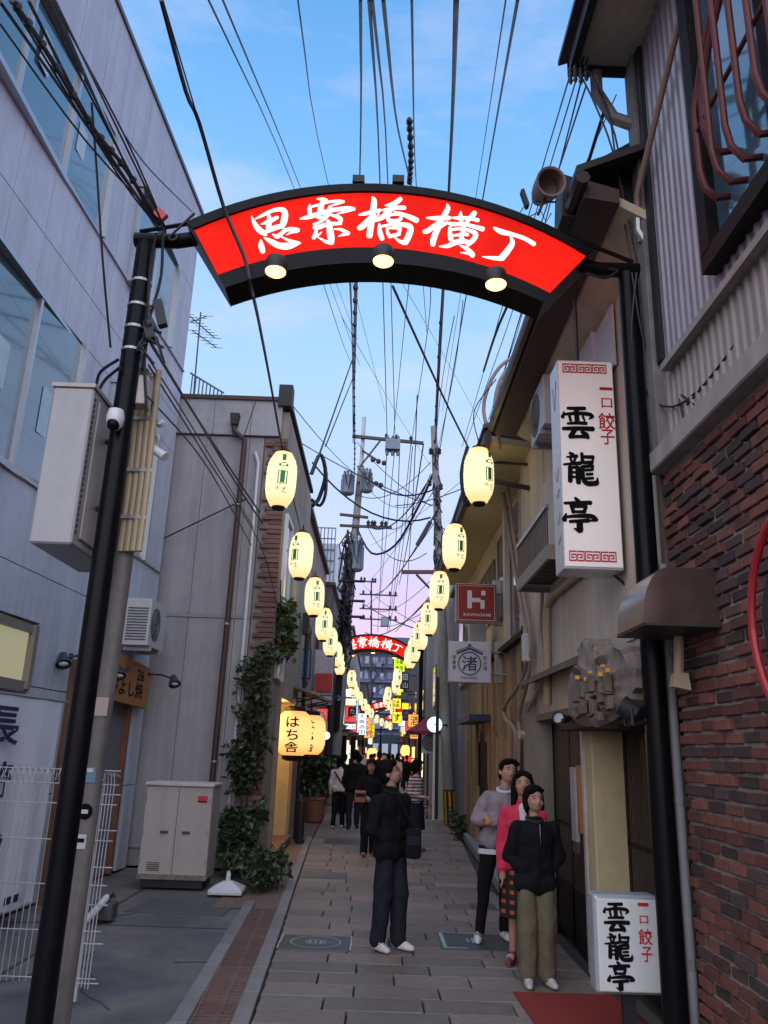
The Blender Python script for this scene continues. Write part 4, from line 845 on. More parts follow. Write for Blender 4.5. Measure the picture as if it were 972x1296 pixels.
# metal hood on the brick wall
t=thing('vent_hood','curved bronze metal vent hood sticking out of the brick wall','vent hood',(1.68,4.6,2.45))
prof=[(1.90,2.80)]+[(1.62-.17*math.sin(a)*.9+.0,2.48+.32*math.cos(a)) for a in [0,.3,.6,.9,1.2,1.57]]+[(1.90,2.48)]
b=MB(); b.prism([(x,4.38,z) for x,z in prof],(0,.5,0)); b.build('hood',mat('bronze_sheet',(.22,.15,.13),.25,.85,var=.12),t,smooth=True)
MB().bx(1.47,1.9,4.36,4.90,2.465,2.478).build('lip',m_iron,t)
b=MB(); b.tube([(1.80,4.75,2.48),(1.80,4.8,2.25)],.03,8); b.prism([(1.76,4.75,2.25),(1.84,4.75,2.25),(1.85,4.75,2.15),(1.74,4.75,2.17)],(0,.06,0)); b.build('drip_pipe',m_pipeb,t)
# big red ring sign cut by the right frame edge
t=thing('round_red_sign','red rimmed round dark sign cut by the right picture edge','sign',(1.72,3.72,2.3))
c=aX(1012,778,1.72)
b=MB(); b.tube([c+Vector((0,.42*math.cos(a),.47*math.sin(a))) for a in [2*math.pi*k/36 for k in range(37)]],.020,8,False); b.build('rim',mat('sign_red',(.36,.02,.025),.4),t,smooth=True)
MB().lathe([(.30,-.01),(.30,.01)],c,30,(1,0,0)).build('disc',m_blackm,t); MB().tube([c,c+Vector((.22,0,0))],.02,6).build('bracket',m_iron,t)
# ------------------------------------------------------------------ restaurant
XF=1.92
T=thing('gyoza_restaurant','beige two storey restaurant with dark lattice doors and deep brown eave','building',(2.4,8,0))
b=MB(); b.bx(XF+.35,7,5.2,10.6,0,5.9); b.bx(XF+.02,XF+.36,5.2,10.6,2.30,5.75); b.build('wall_core',m_beige,T)
y=5.22
while y<9.0:
    MB().bx(XF,XF+.02,y+.002,min(y+.24,9.05)-.002,2.62,4.9).build('siding_board',m_beigeboard,T); y+=.24
MB().bx(XF-.0,XF+.02,9.06,10.58,2.4,5.7).build('wall_panel',m_beige,T)
MB().bx(XF-.02,XF+.27,7.25,7.55,0,2.30).build('pillar',m_cream,T,bevel=.012)
MB().bx(XF-.04,XF-.02,7.50,7.57,.0,2.30).build('pillar_edge',mat('pale_trim',(.55,.50,.45),.6,streak=.3),T)
MB().bx(XF+.31,XF+.35,7.3,7.5,0,2.3).build('inner_jamb',m_cream,T)
def lattice(y0,y1,nm,x,z1=2.12):
    b=MB(); b.bx(x-.03,x+.03,y0,y0+.06,0,z1); b.bx(x-.03,x+.03,y1-.06,y1,0,z1); b.bx(x-.03,x+.03,y0,y1,z1-.07,z1); b.bx(x-.03,x+.03,y0,y1,0,.5); b.bx(x-.03,x+.03,y0,y1,1.05,1.09)
    D=b.build('lattice_door',m_dkwood,T); 
    MB().bx(x+.02,x+.024,y0,y1,.5,z1-.07).build('door_glass',mat('dark_door_glass',(.012,.010,.009),.15),D)
    y=y0+.10; o=None
    while y<y1-.07:
        if o is None: o=MB().bx(x-.028,x-.005,y-.011,y+.011,.5,z1-.07).build('lattice_bar',mat('lattice_bar',(.05,.036,.028),.5),D); y_0=y
        else:
            c=o.copy(); COL.objects.link(c); c.parent=D; c.location=o.location+Vector((0,y-y_0,0))
        y+=.062
    return D
lattice(7.7,8.65,'l',XF+.13); lattice(8.63,9.6,'l',XF+.17); lattice(5.3,6.25,'l',XF+.30); lattice(6.25,7.2,'l',XF+.27)
MB().bx(XF-.02,XF+.36,9.62,10.58,0,2.4).build('end_wall',m_stucco,T)
MB().bx(XF+.352,XF+.40,5.2,10.6,0,2.3).build('entrance_back',m_dkwood,T)
MB().bx(XF-.03,XF+.12,7.6,9.7,2.14,2.22).build('door_lintel',mat('lintel_wood',(.17,.12,.085),.7,aniso=(5,.7,5)),T,bevel=.005)
MB().bx(XF-.005,XF+.02,7.6,9.7,2.22,2.6).build('transom_panel',m_beige,T)
b=MB(); b.prism([(XF-.20,7.6,2.60),(XF+.02,7.6,2.70),(XF+.02,7.6,2.62),(XF-.20,7.6,2.54)],(0,2.2,0)); b.build('pent_board',mat('old_pent',(.16,.12,.10),.75,streak=.3),T)
MB().bx(XF-.24,XF+.3,5.25,7.5,1.98,2.04).build('sign_shelf',m_dkwood,T)
# eave with gutter
b=MB(); b.prism([(1.40,4.9,5.70),(1.66,4.9,5.66),(1.66,4.9,5.78),(1.40,4.9,5.86)],(0,4.55,0)); b.build('eave_board',m_brown,T)
b=MB(); b.tube([(1.37,4.8,5.80),(1.37,9.5,5.80)],.055,8); b.build('gutter',mat('gutter_brown',(.05,.028,.024),.4),T,smooth=True)
b=MB(); b.prism([(1.66,4.95,5.68),(1.95,4.95,5.52),(1.95,4.95,5.60),(1.66,4.95,5.76)],(0,4.45,0)); b.build('soffit',mat('soffit_ochre',(.60,.49,.34),.75,streak=.25),T)
b=MB(); b.prism([(1.34,4.85,5.88),(4.5,4.85,7.3),(4.5,9.5,7.3),(1.34,9.5,5.88)],(0,0,.06)); b.build('roof',m_iron,T)
b=MB(); b.prism([(1.30,5.16,5.74),(1.50,5.16,5.70),(1.52,5.16,6.05),(1.32,5.16,6.12)],(0,.3,0)); b.build('gutter_head',m_blackm,T)
b=MB(); b.prism([(1.42,5.15,5.78),(1.95,5.15,5.6),(1.95,5.15,6.5),(1.5,5.15,6.2)],(0,.1,0)); b.build('gable_board',m_blackm,T)
# pink-lit metal panel upper storey near the sign
b=MB(); b.bx(XF-.02,XF+.0,6.0,7.4,4.92,5.5)
b.build('upper_panel',m_whitepl,T)
b=MB(); b.prism([(1.93,5.3,5.0),(1.93,5.3,5.66),(2.6,6.9,5.66),(2.6,6.9,5.0)],(.02,-.01,0)); b.build('side_panel',m_beige,T)
ac_unit((1.76,7.85,5.02),'white outdoor unit under the eave above the tall lightbox sign','-x',w=.7,d=.28,h=.56)
MB().bx(XF-.06,XF+.01,6.5,7.2,4.95,5.52).build('white_shutter_box',m_whitepl,T)
# balcony with railing
bl=thing('balcony','little balcony with slim dark railings and grated floor beside the tall sign','balcony',(1.75,8,3.6))
b=MB()
for k in range(9): y=7.28+k*.17; b.bx(1.55,1.92,y,y+.12,3.60,3.63)
b.build('floor_grating',m_iron,bl)
b=MB(); b.bx(1.545,1.575,7.2,8.82,3.52,3.66); b.bx(1.575,1.92,8.79,8.82,3.52,3.66); b.bx(1.575,1.92,7.2,7.23,3.52,3.66); b.build('floor_frame',mat('balcony_beam',(.30,.25,.2),.6),bl)
b=MB(); b.bx(1.54,1.58,7.2,8.82,4.02,4.06); b.bx(1.58,1.92,8.78,8.82,4.02,4.06); b.build('top_rail',m_alu,bl)
o=None
for k in range(17):
    y=7.22+k*.099
    if o is None: o=MB().bx(1.552,1.568,y,y+.016,3.66,4.02).build('baluster',m_aludk,bl)
    else: c=o.copy(); COL.objects.link(c); c.parent=bl; c.location=o.location+Vector((0,k*.099,0))
# tall lightbox sign
sg=thing('lightbox_sign','tall white box sign with three black kanji and red key bands','sign',(1.65,6.0,3.2),'kanji lightbox signs')
_a,_b=aY(706,455,6),aY(788,722,6); YS=6.0; x0,x1,z0,z1=_a.x,_b.x,_b.z,_a.z
m_box=mat('lightbox_face',(.78,.72,.70),.45,var=.05,streak=.1,emit=(1,.88,.85),es=.13)
MB().bx(x0-.005,x1+.012,YS,YS+.30,z0,z1).build('casing',mat('lightbox_case',(.62,.60,.60),.3,.2,var=.08,streak=.2),sg,bevel=.006)
MB().bx(x0,x1,YS-.015,YS,z0+.02,z1-.02).build('face_panel',m_box,sg)
KS=6.4/1002
for ch,(cx,cy,wpx,hpx) in {'雲':(731,535,42,42),'龍':(735,593,44,42),'亭':(734,652,44,44)}.items():
    b=MB(); p=aY(cx,cy,YS-.02); kanji(b,ch,(p.x,YS-.018,p.z),wpx*KS,hpx*KS*1.07); b.build('kanji',m_ink,sg)
for ch,(cx,cy,wpx,hpx) in {'一':(767,492,17,4),'口':(768,510,14,13),'餃':(768,533,22,22),'子':(769,553,18,20)}.items():
    b=MB(); p=aY(cx,cy,YS-.02); text(b,ch,(p.x,YS-.019,p.z),wpx*KS,hpx*KS*1.05); b.build('small_kanji',m_redp,sg)
def keyband(mb,xa,xb,zc,h,y,n=6):
    w=(xb-xa)/n; s=h/7
    for k in range(n):
        cx=xa+w*(k+.5); fl=-1 if k%2 else 1
        S=w*.94/7
        def bar(i0,i1,j0,j1):
            X0=cx+fl*(i0-3.5)*S; X1=cx+fl*(i1-3.5)*S; mb.bx(min(X0,X1),max(X0,X1),y-.002,y,zc+(j0-3.5)*s,zc+(j1-3.5)*s)
        bar(0,7,6,7); bar(0,1,0,6); bar(1,7,0,1); bar(6,7,1,5); bar(2,6,4,5); bar(2,3,2,4); bar(3,5,2,3)
b=MB(); keyband(b,x0+.03,x1-.045,z1-.085,.085,YS-.016); b.build('key_pattern',m_redp,sg)
b=MB(); keyband(b,x0+.03,x1-.045,z0+.10,.085,YS-.016); b.build('key_pattern',m_redp,sg)
b=MB(); b.tube([(x0+.2,YS+.15,z1),(x0+.2,YS+.15,5.62)],.02,6); b.tube([(x1-.02,YS+.2,z0+.02),(1.95,YS+.1,z0-.12)],.012,6); b.build('hanger',m_iron,sg)
# side writing traces on the box edge
b=MB()
for f,h in ((.84,.24),(.45,.10),(.36,.06),(.24,.09),(.14,.05)): z=z0+f*(z1-z0); b.tube([(x0-.007,YS+.08,z+h/2),(x0-.007,YS+.15,z-h/2),(x0-.007,YS+.22,z+h/2)],.0025,4)
b.build('edge_lettering',mat('faded_print',(.36,.37,.42),.6),sg,kind='stuff')
# small standing lightbox
st=thing('standing_sign','small rounded lightbox sign with the same kanji on a black stand at the doorway','sign',(1.64,5.6,0),'kanji lightbox signs')
b=MB(); b.bx(1.435,1.855,5.60,5.76,.335,.91); b.build('casing',mat('stand_case',(.42,.45,.48),.3,.3,var=.06),st,bevel=.03,seg=3)
b=MB(); b.bx(1.455,1.845,5.585,5.60,.355,.885); b.build('face_panel',mat('stand_face',(.70,.72,.70),.35,var=.06,streak=.12),st,bevel=.012,seg=2)
for ch,(cx,cy,wpx,hpx) in {'雲':(780,1161,34,35),'龍':(783,1199,36,33),'亭':(786,1236,35,35)}.items():
    b=MB(); p=aY(cx,cy,5.58); kanji(b,ch,(p.x,5.583,p.z),wpx*4.95/1002,hpx*4.95/1002*.98); b.build('kanji',m_ink,st)
for ch,(cx,cy,wpx,hpx) in {'一':(814,1145,14,4),'口':(815,1164,11,9),'餃':(817,1186,18,18),'子':(819,1208,14,17)}.items():
    b=MB(); p=aY(cx,cy,5.58); text(b,ch,(p.x,5.582,p.z),wpx*4.95/1002,hpx*4.95/1002*1.04); b.build('small_kanji',m_redp,st)
MB().bx(1.62,1.70,5.66,5.72,.0,.34).build('post',m_blackm,st); MB().bx(1.45,1.87,5.5,5.86,0,.03).build('base_plate',m_blackm,st,bevel=.006)
tag(MB().prism([(1.12,6.86,.004),(1.88,6.86,.004),(1.98,4.6,.004),(1.20,4.6,.004)],(0,0,.014)).build('door_mat',m_redmat),'red carpet mat lying on the paving in front of the doorway','mat')
# carved wood name board with gold coloured tips
cs=thing('carved_wood_sign','irregular carved slab of driftwood with gold topped characters over the doorway','sign',(1.75,6.7,2.05))
out_=[(720,905),(718,872),(722,852),(733,838),(730,822),(738,810),(748,808),(754,822),(760,834),(770,824),(772,816),(786,813),(799,818),(805,836),(804,862),(800,885),(792,900),(776,912),(755,921),(736,918)]
XS=1.66
def sp(px,py,x): return aX(px,py,x)
b=MB(); n=len(out_); cen=sp(762,868,XS-.04)
fr=[sp(px,py,XS) for px,py in out_]; rq=random.Random(14); fine=[]
for i in range(n):
    for k_ in range(3): q=fr[i].lerp(fr[(i+1)%n],k_/3); fine.append(q+Vector((0,rq.uniform(-.03,.03),rq.uniform(-.012,.012)))*(k_>0))
fr=fine; n=len(fr); bk=[p+Vector((.15,0,0)) for p in fr]; rings=[fr]
for f_ in (.90,.74,.56,.36,.18):
    rings.append([cen.lerp(p,f_)+Vector((-.02-.05*noise.noise(Vector((p.y*4*f_,p.z*6*f_,1.5)))-.035*noise.noise(Vector((p.y*9*f_,p.z*16*f_,4.5))),0,0)) for p in fr])
vs=sum(rings,[])+bk; fs=[]
for i in range(n):
    j=(i+1)%n
    for r_ in range(len(rings)-1): fs.append((r_*n+i,r_*n+j,(r_+1)*n+j,(r_+1)*n+i))
    fs.append((j,i,len(rings)*n+i,len(rings)*n+j))
fs+=[tuple((len(rings)-1)*n+i for i in range(n)),tuple(len(rings)*n+i for i in reversed(range(n)))]
b.add(vs,fs); so_=b.build('slab',m_signwood,cs,smooth=True)
b=MB(); rq=random.Random(4)
for (px,py,w,h) in ((729,880,7,26),(727,903,6,14),(737,872,6,22),(738,896,8,18),(748,868,7,24),(750,892,8,22),(760,880,8,26),(758,905,9,12),(768,866,7,26),(771,890,7,20),(735,888,14,4),(752,880,14,4),(766,876,14,4),(766,895,12,4),(749,905,12,4),(733,905,12,4)):
    for q_ in range(1):
        p=sp(px+rq.uniform(-1,1),py+rq.uniform(-2,2),XS-.075); k_=p.y*.96/1002
        b.obx(p,(.022,0,0),(0,w*k_*1.1,rq.uniform(-.01,.01)),(0,0,h*k_*.42))
b.build('carved_stroke',mat('carved_grey',(.15,.11,.085),.75,var=.4,vs=14,bump=.5,bs=25),cs,bevel=.004)
b=MB()
for (px,py,w,h) in ((728,858,2,6),(739,860,2,6),(744,851,1,4),(757,854,2.5,7),(766,849,3,7),(760,843,1,4)):
    p=sp(px,py,XS-.11); k_=p.y*.96/1002; b.prism([p+Vector((0,w*k_*1.3,-h*k_*.5)),p+Vector((0,-w*k_*1.3,-h*k_*.3)),p+Vector((0,-w*k_*.7,h*k_*.5)),p+Vector((0,w*k_*.3,h*k_*.3))],(.03,0,0))
b.build('gold_edge',mat('bright_gold',(.80,.42,.08),.3,.35),cs)  # small wedges in an even gold colour above the carved strokes
b=MB(); b.tube([(1.72,7.2,2.2),(1.98,7.2,2.2)],.02,6); b.tube([(1.72,6.2,2.2),(1.98,6.2,2.2)],.02,6); b.tube([(1.72,6.6,2.4),(1.98,6.6,2.4)],.02,6); b.build('bracket',m_iron,cs)
def flood(p,aim,label):
    t=thing('flood_lamp',label,'lamp',p,'lamps around the carved sign'); p=Vector(p); aim=Vector(aim).normalized()
    b=MB(); b.lathe([(.035,-.08),(.06,-.06),(.065,.05),(.05,.055),(.045,.03)],p,14,aim); b.build('head',m_blackm,t,smooth=True)
    MB().lathe([(.0,.035),(.048,.035),(.048,.04),(.0,.045)],p,14,aim).build('lens',mat('lamp_lens',(.5,.5,.5),.08,coat=.5),t,smooth=True)
    b=MB(); b.tube([p+Vector((-.0,-.07,0)),p+Vector((0,-.08,-.10)),p+Vector((0,.08,-.10)),p+Vector((0,.07,0))],.010,6); b.tube([p+Vector((0,0,-.1)),p+Vector((.22,.02,-.06))],.014,6); b.build('yoke',m_blackm,t,smooth=True)
flood(sp(709,910,1.72),(-.5,-.7,.2),'black flood lamp with a clear lens left of the carved sign')
flood(sp(795,897,1.60),(-.6,.2,.4),'black spot lamp at the lower right edge of the carved sign')
# menu board by the lattice door
t=thing('menu_board','narrow menu board with pale sheet and red wooden plate on the door jamb','menu board',(1.85,7.66,1.3))
MB().bx(1.84,1.87,7.66,7.84,1.02,1.66).build('pale_sheet',mat('menu_paper',(.40,.38,.37),.5),t); MB().bx(1.855,1.90,7.58,7.655,1.1,1.68).build('wood_plate',m_oran,t); MB().bx(1.845,1.87,7.68,7.83,.92,1.015).build('dark_sheet',m_aludk,t)
# beige downpipe and cable conduits on the wall
t=thing('downpipe','beige rain pipe with elbow running down the boarded wall','drainpipe',(1.86,9.2,2.4),'rain pipes')
MB().tube([(1.87,6.9,3.42),(1.87,8.55,3.42),(1.87,8.75,3.36),(1.87,8.8,3.2),(1.87,8.9,2.3)],.042,10).build('pipe',m_pipeb,t,smooth=True)
t=thing('cable_riser','thick bundle of beige conduits and cables bending up the wall towards the eave','cable riser',(1.85,10,2.5))
for k,(dx,pts) in enumerate(((0,[(652,960),(652,925),(640,910),(638,895),(655,870),(664,850),(668,815),(662,780),(655,740),(648,700),(640,640),(632,600),(622,560),(612,520),(618,490),(632,465),(652,450)]),(1,[(656,980),(657,930),(657,905),(668,860),(672,815),(668,780),(660,740),(652,690),(646,640),(640,600),(632,560),(626,520),(630,490),(640,470),(655,455)]),(2,[(668,900),(682,872),(690,850),(688,830),(684,800),(686,740),(676,700)]))):
    P_=[]
    for i,(px,py) in enumerate(pts):
        f=i/(len(pts)-1); X=1.84 if py>560 else 1.84-.5*min(1,(560-py)/90)
        if k==2: X=1.86
        P_.append(aX(px,py,X) if py>560 or k==2 else aY(px,py,9.9-.2*k))
    MB().tube([Vector(q) for q in cr_pts([tuple(p) for p in P_],3)],.026 if k<2 else .022,7).build('conduit',mat('conduit_pinkbeige',(.30,.22,.18),.6,var=.15),t,smooth=True)
p=aX(666,820,1.80); MB().obx(p,(.05,0,0),(0,.06,0),(0,0,.17)).build('splice_box',m_acw,t,bevel=.015)
p=aX(663,930,1.80); MB().lathe([(.0,0),(.05,0),(.05,.06),(.0,.06)],p,10,(-1,-.2,0)).build('cable_gland',m_pipeb,t)
# kerb step on the right
t=MB(); t.prism([(1.66,10.7,0),(2.2,10.7,0),(2.4,18.5,0),(1.94,18.5,0)],(0,0,.15)); st_=t.build('door_step',mat('step_stone',(.22,.23,.25),.8,bump=.3,var=.2),bevel=.012); tag(st_,'low stone step running along the foot of the plank clad shop','step')
# ------------------------------------------------------------------ plank shop with cream upper floor
N=thing('plank_clad_shop','shop with weathered vertical planks below a cream upper floor with dark windows','building',(2.5,14,0))
XN=2.06
b=MB(); b.bx(XN+.05,8,10.7,18.6,0,5.7); b.build('wall_core',m_beige,N)
MB().bx(XN,XN+.05,10.62,18.6,3.45,5.62).build('upper_wall',mat('cream_wall',(.66,.56,.38),.8,streak=.2,var=.08),N)
for y in (10.9,12.35): MB().bx(XN-.09,XN,y,y+.2,3.3,5.6).build('pilaster',mat('pale_pilaster',(.52,.48,.42),.7),N)
def winN(y0,y1,z0,z1,n):
    f=MB(); f.bx(XN-.035,XN-.002,y0-.03,y1+.03,z0-.04,z0); f.bx(XN-.035,XN-.002,y0-.03,y1+.03,z1,z1+.04); f.bx(XN-.035,XN-.002,y0-.03,y0,z0,z1); f.bx(XN-.035,XN-.002,y1,y1+.03,z0,z1)
    for k in range(1,n): f.bx(XN-.03,XN-.002,y0+(y1-y0)*k/n-.02,y0+(y1-y0)*k/n+.02,z0,z1)
    F=f.build('window',m_aludk,N)
    for k in range(n): MB().bx(XN-.02,XN-.012,y0+(y1-y0)*k/n+.02,y0+(y1-y0)*(k+1)/n-.02,z0,z1).build('pane',m_glass,F)
winN(12.6,13.5,3.95,5.3,1); winN(14.0,16.4,4.1,5.1,4); winN(11.2,12.2,3.5,4.9,2)
b=MB()
for k in range(9): b.prism([(XN-.03,11.25,5.0+k*.05),(XN-.06,11.25,5.0+k*.05),(XN-.03,11.25,5.04+k*.05)],(0,.9,0))
b.build('louvre',m_acw,N)
b=MB(); b.prism([(1.38,9.75,5.70),(2.1,9.75,5.62),(2.1,9.75,5.70),(1.38,9.75,5.80)],(0,9.2,0)); b.build('eave_soffit',mat('soffit_yellow',(.46,.38,.22),.75,var=.1),N)
b=MB(); b.bx(1.30,1.38,9.7,19,5.66,5.84); b.build('fascia',m_brown,N)
b=MB(); b.prism([(1.28,9.65,5.86),(4.5,9.65,7.1),(4.5,19,7.1),(1.28,19,5.86)],(0,0,.06)); b.build('roof',m_iron,N)
b=MB(); b.prism([(XN-.14,10.7,3.38),(XN+.03,10.7,3.44),(XN+.03,10.7,3.30),(XN-.14,10.7,3.30)],(0,7.9,0)); b.build('cornice',m_dkwood,N)
MB().bx(XN-.14,XN+.02,10.62,10.75,2.6,3.42).build('cornice_end',m_dkwood,N)
# vertical planks
bb=MB(); bb.bx(-.5,.5,-.5,.5,-.5,.5); b0=None; rp=random.Random(8); y=10.75
while y<18.5:
    w_=rp.uniform(.16,.24); zc=[.16,1.15+rp.uniform(-.2,.2),2.2+rp.uniform(-.3,.3),3.3]
    for za,zb in zip(zc,zc[1:]):
        if (11.0<y<11.75 and zb<2.4) or (14.6<y<16.2 and za<2.0 and zb<2.45): continue
        c=(XN-.03+rp.uniform(-.012,.012),y+w_/2,(za+zb)/2); sc=(.05,w_-.008,zb-za-.008)
        if b0 is None: b0=bb.build('plank',m_plank,N,org=(0,0,0)); b0.location=Vector(c)-WL[N.name]; b0.scale=sc
        else: inst(b0,'plank',N,c,sc)
    y+=w_
MB().bx(XN-.0,XN+.049,10.7,18.6,0,3.3).build('backing',m_dkwood,N)
MB().bx(XN-.02,XN-.002,11.05,11.7,.16,2.0).build('door',m_dkwood,N); MB().bx(XN-.015,XN-.0,14.7,16.1,.16,2.15).build('door',m_dkwood,N)
MB().bx(1.62,XN-.03,14.3,16.4,2.3,2.42).build('door_awning',mat('navy_awning',(.03,.04,.07),.5),N,bevel=.01)
ac_unit((1.72,14.2,3.47),'pale outdoor unit standing on the cornice between the red and the white box signs','-x',w=.72,d=.3,h=.58)
def boxsign(name,label,pa,pb,Y,face,depth=.16,edge=None):
    a=aY(*pa,Y); c=aY(*pb,Y); x0,x1,z0,z1=min(a.x,c.x),max(a.x,c.x),min(a.z,c.z),max(a.z,c.z)
    t=thing(name,label,'sign',((x0+x1)/2,Y,z0),'box signs on the shop fronts')
    MB().bx(x0,x1,Y,Y+depth,z0,z1).build('casing',edge or m_acw,t,bevel=.008); MB().bx(x0+.012,x1-.012,Y-.006,Y,z0+.012,z1-.012).build('face_panel',face,t)
    b=MB(); b.tube([(x1,Y+depth/2,z0+.15),(XN,Y+depth/2,z0+.15)],.02,6); b.tube([(x1,Y+depth/2,z1-.15),(XN,Y+depth/2,z1-.15)],.02,6); b.build('bracket',m_steel,t)
    return t,x0,x1,z0,z1
t,x0,x1,z0,z1=boxsign('box_sign','square red box sign with a white letter H shaped mark and small capitals',(577,738),(629,789),13,mat('deep_red_face',(.30,.018,.015),.45,var=.06))
W_=x1-x0;H_=z1-z0; b=MB(); P=lambda u,v:(x0+u*W_,z0+v*H_)
for (u0,u1,v0,v1) in ((.28,.39,.36,.82),(.60,.70,.36,.58),(.39,.60,.52,.63),(.62,.72,.70,.82)):
    (xa,za),(xb,zb)=P(u0,v0),P(u1,v1); b.bx(xa,xb,12.986,12.993,za,zb)
for (u0,u1,v0,v1) in ((.05,.95,.055,.065),(.05,.95,.935,.945),(.05,.06,.065,.935),(.94,.95,.065,.935)):
    (xa,za),(xb,zb)=P(u0,v0),P(u1,v1); b.bx(xa,xb,12.989,12.993,za,zb)
text(b,'KAWAGAMI',(x0+.52*W_,12.990,z0+.20*H_),.66*W_,.075*H_); b.build('lettering',m_whitep,t)
t,x0,x1,z0,z1=boxsign('box_sign','square white box sign with an indigo roof and ringed kanji emblem',(568,811),(622,865),12.5,mat('white_face',(.55,.52,.56),.45,var=.05))
W_=x1-x0;H_=z1-z0; b=MB(); yy=12.488
cx,cz,r_=x0+.49*W_,z0+.46*H_,.265*W_
for k in range(36):
    a,a2=2*math.pi*k/36,2*math.pi*(k+1)/36
    b.add([(cx+q*math.cos(w_),yy,cz+q*math.sin(w_)) for q,w_ in ((r_-.012,a),(r_+.006,a),(r_+.006,a2),(r_-.012,a2))],[(0,1,2,3)])
text(b,'渚',(cx,yy,cz),.36*W_,.36*H_)
for s in (-1,1):
    for o,th in ((0,.05),(.065,.02)):
        b.quad((cx,yy,z0+(.80+o)*H_),(cx,yy,z0+(.80+o+th)*H_),(cx+s*(.31+o*.3)*W_,yy,z0+(.67+o+th)*H_),(cx+s*(.31+o*.3)*W_,yy,z0+(.67+o)*H_))
b.quad((cx-.05*W_,yy,z0+.89*H_),(cx+.05*W_,yy,z0+.89*H_),(cx+.03*W_,yy,z0+.93*H_),(cx-.03*W_,yy,z0+.93*H_))
for ch,v in (('思',.60),('案',.48),('橋',.36)): text(b,ch,(x0+.13*W_,yy,z0+v*H_),.085*W_,.10*H_)
for ch,v in (('和',.60),('み',.48),('酒',.36)): text(b,ch,(x0+.85*W_,yy,z0+v*H_),.085*W_,.10*H_)
text(b,'NAGISA',(cx,yy,z0+.115*H_),.38*W_,.06*H_); b.build('lettering',m_navy,t)
p=aY(627,838,12.9); tag(MB().bx(p.x-.0,p.x+.14,12.9,13.02,p.z-.33,p.z+.33).build('fuse_box',m_cab,bevel=.01),'beige wall box behind the white emblem sign','box')
p=aY(632,762,13.3); tag(MB().bx(p.x-.1,p.x+.14,13.3,13.42,p.z-.4,p.z+.38).build('fuse_box',m_acw,bevel=.01),'pale wall box beside the red box sign','box')
# ------------------------------------------------------------------ lanterns over the lane
def lantern_meshes(p,label,grp):
    t=thing('paper_lantern',label,'lantern',p,grp); p=Vector(p)
    prof=[(.085,-.375),(.12,-.36)]+[(.198*(1-abs((k-12)/12)**3.6*.42)+(.0025 if k%2 else -.002),-.35+.70*k/24) for k in range(25)]+[(.12,.36),(.085,.375)]
    sh=MB().lathe(prof,p,16).build('shade',g_lant,t,smooth=True)
    b=MB(); b.lathe([(.085,.37),(.088,.375),(.085,.40),(.0,.40)],p,12); b.build('top_ring',m_dkwood,t)
    b=MB(); b.lathe([(.0,-.41),(.075,-.41),(.088,-.385),(.088,-.365)],p,12); b.build('bottom_ring',m_dkwood,t)
    b=MB(); b.tube([p+Vector((0,0,.40)),p+Vector((0,0,.52))],.010,5); b.tube([p+Vector((-.06,0,.40)),p+Vector((0,0,.46)),p+Vector((.06,0,.40))],.006,4); b.build('hanger',m_wire,t)
    def curved(mb,x0,x1,z0,z1,rr=.2025,ang=0):
        n=3
        for i in range(n):
            q=[]
            for (f,z) in ((i,z0),(i+1,z0),(i+1,z1),(i,z1)):
                x=x0+(x1-x0)*f/n; a=x/.2+ang; q.append(p+Vector((rr*math.sin(a),-rr*math.cos(a),z)))
            mb.quad(*q)
    b=MB(); curved(b,-.022,.026,.20,.285); curved(b,-.060,-.046,-.11,.06);curved(b,.050,.064,-.11,.06);curved(b,-.028,.032,-.105,.055); curved(b,-.060,.064,.052,.062); curved(b,-.060,.064,-.118,-.11)
    curved(b,-.058,-.03,.13,.155); curved(b,.034,.062,.13,.155); curved(b,-.03,.034,.16,.172); curved(b,-.058,.062,.122,.131)
    b.build('bottle_print',m_green,t,kind='stuff')
    b=MB()
    for k,(x,z,w,h) in enumerate(((-.07,-.20,.008,.04),(-.05,-.20,.008,.04),(-.02,-.20,.006,.035),(.01,-.19,.04,.008),(.012,-.215,.03,.008),(.0,-.235,.05,.007),(.035,-.20,.008,.05),(.055,-.24,.012,.012),(-.03,-.135,.02,.01),(-.06,-.172,.03,.004),(.0,-.172,.04,.004))):
        curved(b,x,x+w,z,z+h)
    b.build('small_print',mat('faded_ink',(.12,.10,.04),.6),t,kind='stuff')
    return t
LL=[((356,607),9.8),((381,703),12.6),((398,755),15.6),((410,790),18.6),((418,812),21.6),((425,828),24.6),((430,840),27.6)]
RL=[((606,602),9.8),((575,692),12.6),((556,747),15.6),((543,783),18.6),((532,805),21.6),((524,822),24.6),((519,832),27.6)]
proto=None; ang=random.Random(2)
for side,LST,nm in (('left',LL,'left'),('right',RL,'right')):
    for i,(px,Y) in enumerate(LST):
        p=aY(*px,Y); lab='glowing cream paper lantern with green print, %s from the camera in the %s row'%(ORD[i],nm); g='paper lanterns strung over the lane'
        if proto is None: proto=lantern_meshes(p,lab,g); L1=proto
        else: L1=copy_tree(proto,p); tag(L1,lab,'lantern',g)
        L1.rotation_euler=(0,ang.uniform(-.03,.03),(.2 if i==0 else ang.uniform(-.5,.5))+(.45 if side=='right' and i==0 else 0))
